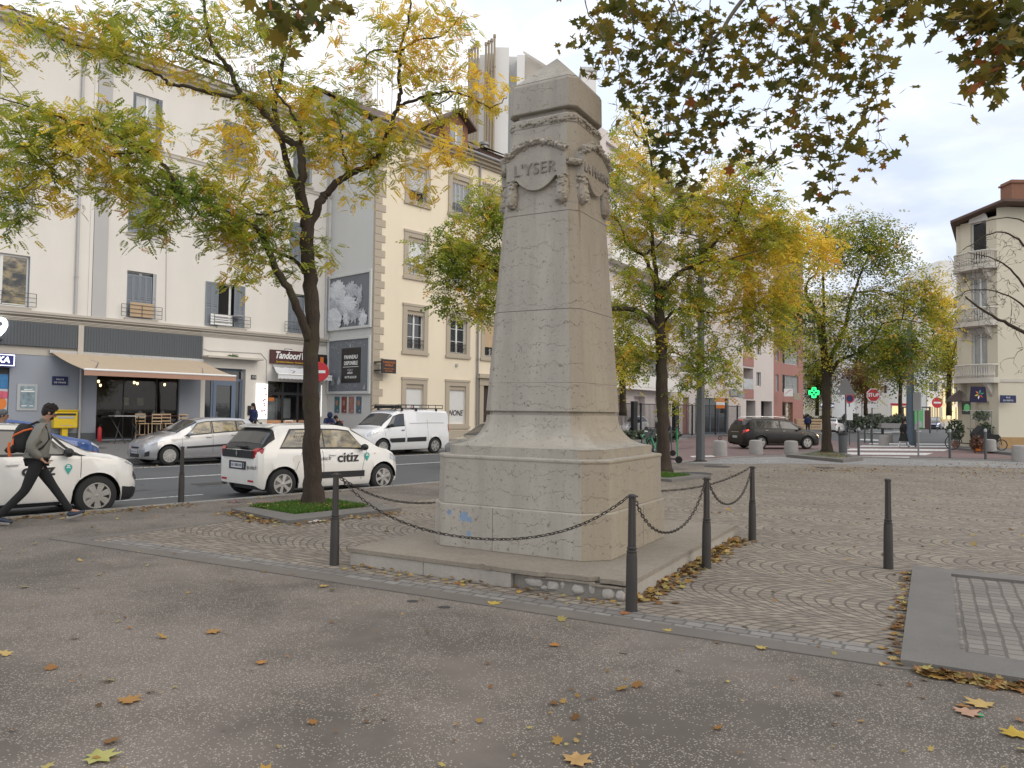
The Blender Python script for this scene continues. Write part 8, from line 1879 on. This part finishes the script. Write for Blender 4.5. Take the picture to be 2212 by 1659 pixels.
V[:, :, 2] = np.maximum(V[:, :, 2], P[:, None, 2] - .002)
Fq = (PLF[None] + (np.arange(n) * len(PLV))[:, None, None]).reshape(-1, 3)
tag(mesh_np('leaf_litter', V.reshape(-1, 3), Fq, M['litter'], None, np.repeat(np.array(cols), len(PLV), 0), True), kind='stuff')
def bigleaf(u, v, s, col, label, rz, curl=1.0):
 p = G(u, v); s *= 1.05; Vv = PLV * np.array([s, s, s * 1.7 * curl]); c_, s_ = math.cos(rz), math.sin(rz)
 Vw = np.stack([Vv[:, 0] * c_ - Vv[:, 1] * s_, Vv[:, 0] * s_ + Vv[:, 1] * c_, Vv[:, 2]], 1); Vw[:, 2] += .012 - Vw[:, 2].min()
 o = mesh_np('fallen_leaf', Vw, PLF, M['litter'], None, np.tile(np.array(col), (len(Vw), 1)) * (.85 + .3 * rf.random((len(Vw), 1))), True); o.location = p
 tag(o, label, 'leaf', 'large fallen plane leaves')
for q in ((1062, 1306, .20, (.50, .36, .08), 'big yellow plane leaf on the asphalt in front of the broken step corner', .4), (2125, 1527, .24, (.52, .36, .13), 'broad tan plane leaf at lower right, beside the pinkish one', 2.0), (2083, 1543, .22, (.50, .30, .20), 'pinkish-tan plane leaf left of the green bottle cap', .2), (2195, 1592, .22, (.50, .34, .05), 'yellow leaf cut by the right edge near the bottom', 1.2), (205, 1640, .24, (.42, .40, .14), 'long pale green-yellow leaf at the bottom left', .3),
          (272, 1518, .20, (.38, .20, .06), 'curled brown-orange leaf in the lower left asphalt', 1.0), (455, 1367, .18, (.42, .23, .07), 'orange-tan leaf left of centre on the open asphalt', .1), (560, 1435, .12, (.42, .20, .06), 'small orange leaf below and right of the orange-tan one', .8), (1240, 1648, .22, (.48, .30, .12), 'tan leaf cut by the bottom edge near the middle', .6), (1198, 1397, .12, (.45, .20, .05), 'small orange leaf on the asphalt below the step corner', 1.5),
          (800, 1227, .16, (.45, .22, .05), 'rusty leaf at the left corner of the monument step', .3), (1345, 1327, .14, (.42, .16, .05), 'reddish curled leaf at the foot of the front corner bollard', .0), (1440, 1365, .12, (.45, .33, .10), 'yellow leaf on the border strip right of the corner bollard', .7), (1640, 1402, .13, (.45, .34, .10), 'yellow leaf on the asphalt just below the border strip', 0.1), (695, 1268, .15, (.45, .32, .12), 'tan leaf left of the step on the asphalt edge', .2)): bigleaf(*q)
def skinmesh(name, J, E_, mat, parent, root=0, sub=1):
 "J: joints (x, y, z, rx, ry); one continuous skinned surface"
 me = bpy.data.meshes.new(name); me.from_pydata([j[:3] for j in J], E_, []); o = bpy.data.objects.new(name, me); COL.objects.link(o)
 m = o.modifiers.new('skin', 'SKIN'); m.use_smooth_shade = True
 for i, j in enumerate(J):
  sv = me.skin_vertices[0].data[i]; sv.radius = (j[3], j[4] if len(j) > 4 else j[3]); sv.use_root = (i == root)
 if sub: s_ = o.modifiers.new('sub', 'SUBSURF'); s_.levels = sub; s_.render_levels = sub
 bpy.context.view_layer.update(); dg = bpy.context.evaluated_depsgraph_get()
 m2 = bpy.data.meshes.new_from_object(o.evaluated_get(dg)); bpy.data.objects.remove(o); m2.name = name
 m2.materials.clear(); m2.materials.append(mat); m2.polygons.foreach_set('use_smooth', [True] * len(m2.polygons))
 n = bpy.data.objects.new(name, m2); COL.objects.link(n); n.parent = parent; return n
def hand(base, d, side, curl=.5, s=1.0):
 "palm and five fingers from the wrist, as skin joints"
 d = Vector(d).normalized(); sd = Vector(side).normalized(); nn = d.cross(sd); J = []; E_ = []
 palm = base + d * .05 * s; J.append((*(base + d * .02 * s), .024 * s, .016 * s)); J.append((*(base + d * .07 * s), .034 * s, .014 * s)); E_.append((0, 1))
 for k, (o_, l) in enumerate(((-.03, .062), (-.01, .075), (.01, .07), (.03, .055))):
  a = base + d * .085 * s + sd * o_ * s; b = a + (d * math.cos(curl) + nn * math.sin(curl)) * l * .5 * s; c = b + (d * math.cos(curl * 2.2) + nn * math.sin(curl * 2.2)) * l * .5 * s
  i = len(J); J += [(*a, .0095 * s), (*b, .009 * s), (*c, .0075 * s)]; E_ += [(1, i), (i, i + 1), (i + 1, i + 2)]
 a = base + d * .035 * s - sd * .032 * s; b = a + (d * .7 - sd * .5).normalized() * .035 * s; c = b + d * .03 * s; i = len(J); J += [(*a, .012 * s), (*b, .01 * s), (*c, .008 * s)]; E_ += [(0, i), (i, i + 1), (i + 1, i + 2)]
 return J, E_
def person(label, P, an, H, pose, mats, hair='hair', group=None, hood=False, skirt=None, glasses=False, longhair=False, jacket_len=.0, beard=False):
 """pose: dict of joints in metres for a 1.78 m body facing +x; scaled to H"""
 t = thing('person', label, 'person', P, an, group); k = H / 1.78; V_ = {n: Vector(p) * k for n, p in pose.items()}
 hip, chest, neck, head = V_['hip'], V_['chest'], V_['neck'], V_['head']; up = (head - neck).normalized(); R = lambda *a: tuple(x * k for x in a)
 J = []; E_ = []
 def j(p, *r): J.append((*p, *R(*r))); return len(J) - 1
 i0 = j(hip, .13, .11); i1 = j(hip.lerp(chest, .5), .12, .10); i2 = j(chest, .15, .11); i3 = j(neck, .055, .055); i4 = j(neck.lerp(head, .45), .055); i5 = j(head + up * .03 * k, .085, .092); i6 = j(head + up * .10 * k, .07, .075)
 E_ += [(i0, i1), (i1, i2), (i2, i3), (i3, i4), (i4, i5), (i5, i6)]
 for s_ in 'lr':
  a = j(V_['sh' + s_], .05); b = j(V_['el' + s_], .04); c = j(V_['wr' + s_], .028); E_ += [(i2, a), (a, b), (b, c)]
  hj, he = hand(V_['wr' + s_], V_['wr' + s_] - V_['el' + s_], V_.get('hs' + s_, Vector((1, 0, 0))), .5, k); n0 = len(J); J.extend(hj); E_ += [(x + n0, y + n0) for x, y in he] + [(c, n0)]
  a = j(V_['hp' + s_], .085); b = j(V_['kn' + s_], .058); c = j(V_['an' + s_], .030); d = j(V_['to' + s_], .018, .014); E_ += [(i0, a), (a, b), (b, c), (c, d)]
 skinmesh('body', J, E_, M['skin'], t)
 f = Vector((1, 0, 0)); f = (f - up * f.dot(up)).normalized(); sd = up.cross(f); hc = head + up * .045 * k
 mb = MB(); mb.ball(hc + f * .088 * k - up * .012 * k, .016 * k, 6, 5, 0, (1.1, .8, 1.4)); mb.ball(hc + f * .072 * k - up * .055 * k, .022 * k, 7, 5, 0, (.7, 1.3, .6))
 for s_ in (1, -1): mb.ball(hc + sd * s_ * .083 * k, .024 * k, 6, 5, 0, (.7, .4, 1.2))
 mb.build('face_detail', M['skin'], t, smooth=True)
 mb = MB()
 for s_ in (1, -1): mb.ball(hc + f * .081 * k + sd * s_ * .03 * k + up * .012 * k, .010 * k, 6, 5)
 mb.build('eyes', M['ink'], t)
 if glasses:
  mb = MB()
  for s_ in (1, -1):
   c = hc + f * .095 * k + sd * s_ * .032 * k + up * .01 * k; mb.tube([c + sd * .024 * k * math.cos(q) + up * .017 * k * math.sin(q) for q in [x * math.pi / 5 for x in range(11)]], .0025 * k, 4, cap=False); mb.tube([c + sd * s_ * .024 * k, hc + sd * s_ * .085 * k + up * .01 * k], .0025 * k, 4)
  mb.build('glasses', M['ink'], t)
 mb = MB(); mb.ball(hc + up * .035 * k - f * .018 * k, .104 * k, 14, 10, 0, (1, .93, .95))
 mb.ball(hc - f * .05 * k - up * .01 * k, .075 * k, 10, 8, 0, (.8, 1.05, 1.1))
 if hair == 'hair':
  for q in range(90):
   d = Vector(rng.normal(0, 1, 3)).normalized()
   if d.dot(up) < -.1 or (d.dot(f) > .55 and d.dot(up) < .45): continue
   mb.ball(hc + up * .04 * k - f * .015 * k + d * .092 * k, .022 * k, 5, 4)
 if longhair: mb.tube([hc - f * .05 * k, hc - f * .07 * k - up * .15 * k, hc - f * .05 * k - up * .3 * k], [.08 * k, .075 * k, .03 * k], 8)
 vv = [Vector(v) for v in mb.v]
 mb.v = [tuple(v - f * max(0, (v - hc).dot(f) - .052 * k) * (1 if (v - hc).dot(up) < .065 * k else .0)) for v in vv]
 mb.build('hair' if hair == 'hair' else 'hat', M[hair], t, smooth=True)
 if beard:
  mb = MB(); mb.ball(hc + f * .05 * k - up * .062 * k, .045 * k, 8, 6, 0, (.9, 1.05, .7)); mb.build('beard', M['hair'], t, smooth=True)
 if hood:
  mb = MB(); mb.ball(hc - f * .03 * k + up * .01 * k, .14 * k, 14, 10, 0, (.95, .95, 1.1)); mb.build('hood', M[mats['top']], t, smooth=True)
 J = []; E_ = []; i0 = j(hip - Vector((0, 0, .07)) * k, .185, .165); i1 = j(hip + Vector((0, 0, .06)) * k, .18, .165); i2 = j(hip.lerp(chest, .55), .18, .16); i3 = j(chest, .185, .15); i4 = j(neck - up * .02 * k, .09, .09); i5 = j(neck + up * .035 * k, .078, .078)
 E_ = [(i0, i1), (i1, i2), (i2, i3), (i3, i4), (i4, i5)]
 for s_ in 'lr':
  a = j(V_['sh' + s_], .095); b = j(V_['el' + s_], .074); c = j(V_['wr' + s_], .056); E_ += [(i3, a), (a, b), (b, c)]
 skinmesh('jacket', J, E_, M[mats['top']], t, 2)
 J = []; E_ = []; i0 = j(hip + Vector((0, 0, .10)) * k, .155, .135);
 for s_ in 'lr':
  a = j(V_['hp' + s_], .098); b = j(V_['hp' + s_].lerp(V_['kn' + s_], .5), .088); c = j(V_['kn' + s_], .068); d = j(V_['kn' + s_].lerp(V_['an' + s_], .45), .062); e = j(V_['an' + s_] - (V_['kn' + s_] - V_['an' + s_]).normalized() * .02 * k, .052); E_ += [(i0, a), (a, b), (b, c), (c, d), (d, e)]
 skinmesh('trousers', J, E_, M[mats['legs']], t)
 for s_ in 'lr':
  a, b = V_['an' + s_], V_['to' + s_]; d = (b - a).normalized(); flat = Vector((d.x, d.y, 0))
  heel = a - Vector((b.x - a.x, b.y - a.y, 0)).normalized() * .05 * k + Vector((0, 0, -.03)) * k
  hl = V_.get('he' + s_, heel)
  J = [(*hl, .042 * k, .04 * k), (*(a * .5 + (hl * .5 + b * .5) * .5), .052 * k, .05 * k), (*hl.lerp(b, .6), .05 * k, .04 * k), (*b, .043 * k, .03 * k), (*(b + (b - hl).normalized() * .04 * k), .03 * k, .022 * k)]
  sh = skinmesh('shoe', J, [(0, 1), (1, 2), (2, 3), (3, 4)], M[mats.get('shoe', 'shoe')], t, 1)
  mb = MB(); q = (b - hl).normalized(); n_ = q.cross(Vector((0, 1, 0))).normalized()
  mb.tube([hl - n_ * 0 + Vector((0, 0, -.03)) * k, hl.lerp(b, .5) + Vector((0, 0, -.035)) * k, b + Vector((0, 0, -.022)) * k], [.036 * k, .04 * k, .036 * k], 8); mb.v = [tuple(Vector((v[0], v[1], v[2]))) for v in mb.v]; mb.build('sole', M['sole'], sh)
 if skirt:
  mb = MB(); prof = skirt; mb.lathe([(r_ * k, z_ * k) for r_, z_ in prof], 16, (hip.x, hip.y, 0)); mb.build('coat_skirt', M[mats['top']], t, smooth=True)
 return t
walk = dict(hip=(0, 0, .93), chest=(.03, 0, 1.30), neck=(.06, 0, 1.47), head=(.12, 0, 1.59), shl=(.06, .19, 1.41), shr=(.06, -.19, 1.41), ell=(-.10, .26, 1.14), elr=(-.08, -.26, 1.13), wrl=(.07, .17, .97), wrr=(.07, -.17, .96), hsl=(0, 1, 0), hsr=(0, 1, 0),
   hpl=(.0, .09, .86), hpr=(0, -.09, .86), knl=(.21, .09, .52), knr=(-.13, -.09, .49), anl=(.44, .09, .16), anr=(-.45, -.08, .13), tol=(.60, .09, .13), tor=(-.30, -.08, .05), hel=(.40, .09, .08), her=(-.47, -.08, .10))
stand = dict(hip=(0, 0, .93), chest=(.01, 0, 1.30), neck=(.02, 0, 1.48), head=(.04, 0, 1.60), shl=(0, .18, 1.42), shr=(0, -.18, 1.42), ell=(-.02, .25, 1.13), elr=(-.02, -.25, 1.13), wrl=(.12, .22, .92), wrr=(.12, -.22, .92), hpl=(0, .09, .88), hpr=(0, -.09, .88), knl=(.02, .10, .50), knr=(.0, -.10, .50), anl=(0, .10, .09), anr=(-.02, -.10, .09), tol=(.13, .12, .035), tor=(.12, -.12, .035))
sit = dict(hip=(0, 0, .50), chest=(.10, 0, .86), neck=(.17, 0, 1.02), head=(.27, 0, 1.12), shl=(.14, .18, .96), shr=(.14, -.18, .96), ell=(.28, .24, .72), elr=(.28, -.24, .72), wrl=(.48, .10, .78), wrr=(.48, -.10, .78), hpl=(.05, .1, .47), hpr=(.05, -.1, .47), knl=(.48, .12, .50), knr=(.48, -.12, .50), anl=(.46, .12, .10), anr=(.46, -.12, .10), tol=(.60, .13, .035), tor=(.60, -.13, .035))
Pw = G(88, 1134); PL = G(28, 1134); PR = G(160, 1128)
wa = math.atan2(PR.y - PL.y, PR.x - PL.x); mid = (PL + PR) / 2
man = person('man striding past the left white car in a padded jacket with an orange-trimmed backpack', Vector((mid.x - .13, mid.y, 0)), wa, 1.74, walk, dict(top='jacket', legs='trouser', shoe='shoe'), glasses=True, beard=True)
k = 1.74 / 1.78
mb = MB(); mb.tube([(.06 * k, y, 1.52 * k - abs(y) * .3) for y in (-.07, -.02, .03, .07)], .05, 8); o_ = mb.build('collar', M['jacket'], man, smooth=True)
t = thing('backpack', 'black backpack with orange piping worn by the walking man', 'backpack', man.location, wa)
def rbox(mb, cx, cy, cz, sx, sy, sz, n=12):
 rings = []
 mb.ball((cx, cy, cz), 1, n, 10, 0, (sx, sy, sz))
J = [(-.17 * k, 0, 1.02 * k, .12, .155), (-.19 * k, 0, 1.20 * k, .125, .16), (-.16 * k, 0, 1.38 * k, .10, .14), (-.12 * k, 0, 1.47 * k, .05, .10)]
skinmesh('pack_body', J, [(0, 1), (1, 2), (2, 3)], M['bag'], t)
skinmesh('front_pocket', [(-.31 * k, 0, 1.02 * k, .045, .12), (-.32 * k, 0, 1.15 * k, .045, .115)], [(0, 1)], M['bag'], t)
mb = MB(); mb.tube([(-.30 * k, y, z * k) for y, z in ((-.10, 1.16), (-.07, 1.235), (0, 1.25), (.07, 1.235), (.10, 1.16))], .012, 6); mb.tube([(-.05 * k, -.15, 1.40 * k), (-.16 * k, -.155, 1.37 * k), (-.27 * k, -.13, 1.31 * k), (-.30 * k, -.10, 1.28 * k)], .014, 6); mb.tube([(-.33 * k, -.09, .99 * k), (-.345 * k, -.10, 1.10 * k), (-.34 * k, -.10, 1.20 * k)], .018, 6); mb.build('orange_piping', M['bagor'], t, smooth=True)
for s_ in (1, -1):
 mb = MB(); mb.tube([(-.12 * k, s_ * .11, 1.44 * k), (.0 * k, s_ * .14, 1.50 * k), (.11 * k, s_ * .14, 1.42 * k), (.16 * k, s_ * .15, 1.25 * k), (.08 * k, s_ * .19, 1.12 * k), (-.08 * k, s_ * .18, 1.02 * k)], .015, 6); mb.build('shoulder_strap', M['bag'], t, smooth=True)
person('person in a grey beanie standing in the road behind the left white car', gp(2, 15.2) + Vector((0, 0, RZ)), 0.3, 1.72, stand, dict(top='trouser', legs='trouser'), hair='pole')
wk = dict(walk); a = G(1952, 966, RZ)
person('woman in a long black coat and white trousers walking across the zebra toward the square', Vector((a.x, a.y, RZ)), rad(-60), 1.62, {k_: (v[0] * .6, v[1], v[2]) for k_, v in walk.items()}, dict(top='bag', legs='white', shoe='white'), skirt=[(.17, 1.0), (.20, .8), (.25, .55), (.30, .38)], longhair=True)
person('hooded person in a dark coat sitting at the restaurant terrace left of the curly-haired one', ST(pxs(709, 895, 30)[0], 30, tz(30) + .06), SANG - 1.9, 1.75, sit, dict(top='navycloth', legs='trouser'), hood=True)
person('curly-haired person in black sitting with hand at chin in front of the billboards', ST(pxs(739, 895, 29)[0], 29, tz(29)), SANG + 2.9, 1.72, sit, dict(top='bag', legs='trouser'))
person('person in dark blue looking at a phone beside the lit menu board', ST(pxs(548, 895, 31)[0], 31, tz(31)), SANG + math.pi, 1.68, stand, dict(top='navycloth', legs='trouser'), longhair=True)
wm = dict(stand); P = ST(17.1, T1 + .45, 4.35)
person('dark-haired man leaning at the open first-floor window behind the slatted screen', P, SANG - 1.2, 1.72, stand, dict(top='bag', legs='trouser'))
person('distant person in dark clothes standing near the pharmacy left of the third tree', gp(1838 * 0 + 1745 + 85 * 0, 66), 1.2, 1.75, stand, dict(top='navycloth', legs='trouser'))
SUN_EL, SUN_AZ = rad(34), math.atan2(-.55, 1.0)       # from the right, slightly behind the camera
ld_ = Vector((math.cos(SUN_EL) * math.cos(SUN_AZ), math.cos(SUN_EL) * math.sin(SUN_AZ), math.sin(SUN_EL)))
L = bpy.data.lights.new('sun', 'SUN'); L.energy = 1.15; L.angle = rad(50); L.color = (1.0, .87, .70)
lo = bpy.data.objects.new('sun', L); COL.objects.link(lo); lo.rotation_euler = ld_.to_track_quat('Z', 'Y').to_euler()
w = bpy.data.worlds.new('World'); SC.world = w; w.use_nodes = True; nt = w.node_tree; X.nt = nt
sky = nt.nodes.new('ShaderNodeTexSky'); sky.sky_type = 'NISHITA'; sky.sun_disc = False
sky.sun_elevation = SUN_EL; sky.sun_rotation = math.pi / 2 - SUN_AZ; sky.air_density = 1.2; sky.dust_density = 2.0
g = nt.nodes.new('ShaderNodeTexCoord').outputs['Generated']
x, y, z = xyz(g)
cl = noise(mapping(g, (1.0, 1.0, 2.6), loc=(3.1, .4, 0)), 2.1, 7, .55, .4)
patch = smooth(cl, .40, .56)
bank = smooth(z, .46, .24) * smooth(z, .04, .12) * smooth(x, .30, .42) * smooth(noise(mapping(g, (1, 1, 2.5), loc=(1.5, 7, 1)), 3.0, 5), .38, .58)
white_c = mix(patch, (8.6, 9.4, 10.9), (11.6, 11.6, 11.7))
grey_c = mix(bank * .65, white_c, (5.6, 6.4, 8.4))
cols = mix(.90, sky.outputs[0], grey_c)
bg = nt.nodes['Background']; nt.links.new(cols, bg.inputs[0]); bg.inputs[1].default_value = .115
SC.view_settings.view_transform = 'Standard'; SC.view_settings.look = 'None'; SC.view_settings.exposure = 0.0; SC.view_settings.gamma = 1.0
cam = bpy.data.cameras.new('camera'); cam.sensor_width = 36; cam.sensor_fit = 'HORIZONTAL'; cam.lens = 36 * FP / 2212
cam.clip_start = .05; cam.clip_end = 2000
co = bpy.data.objects.new('camera', cam); COL.objects.link(co)
co.matrix_world = Matrix.Translation((0, 0, EYE)) @ MC.to_4x4(); SC.camera = co
SC.cycles.max_bounces = 6; SC.cycles.diffuse_bounces = 3; SC.cycles.glossy_bounces = 3; SC.cycles.transparent_max_bounces = 16; SC.cycles.transmission_bounces = 4
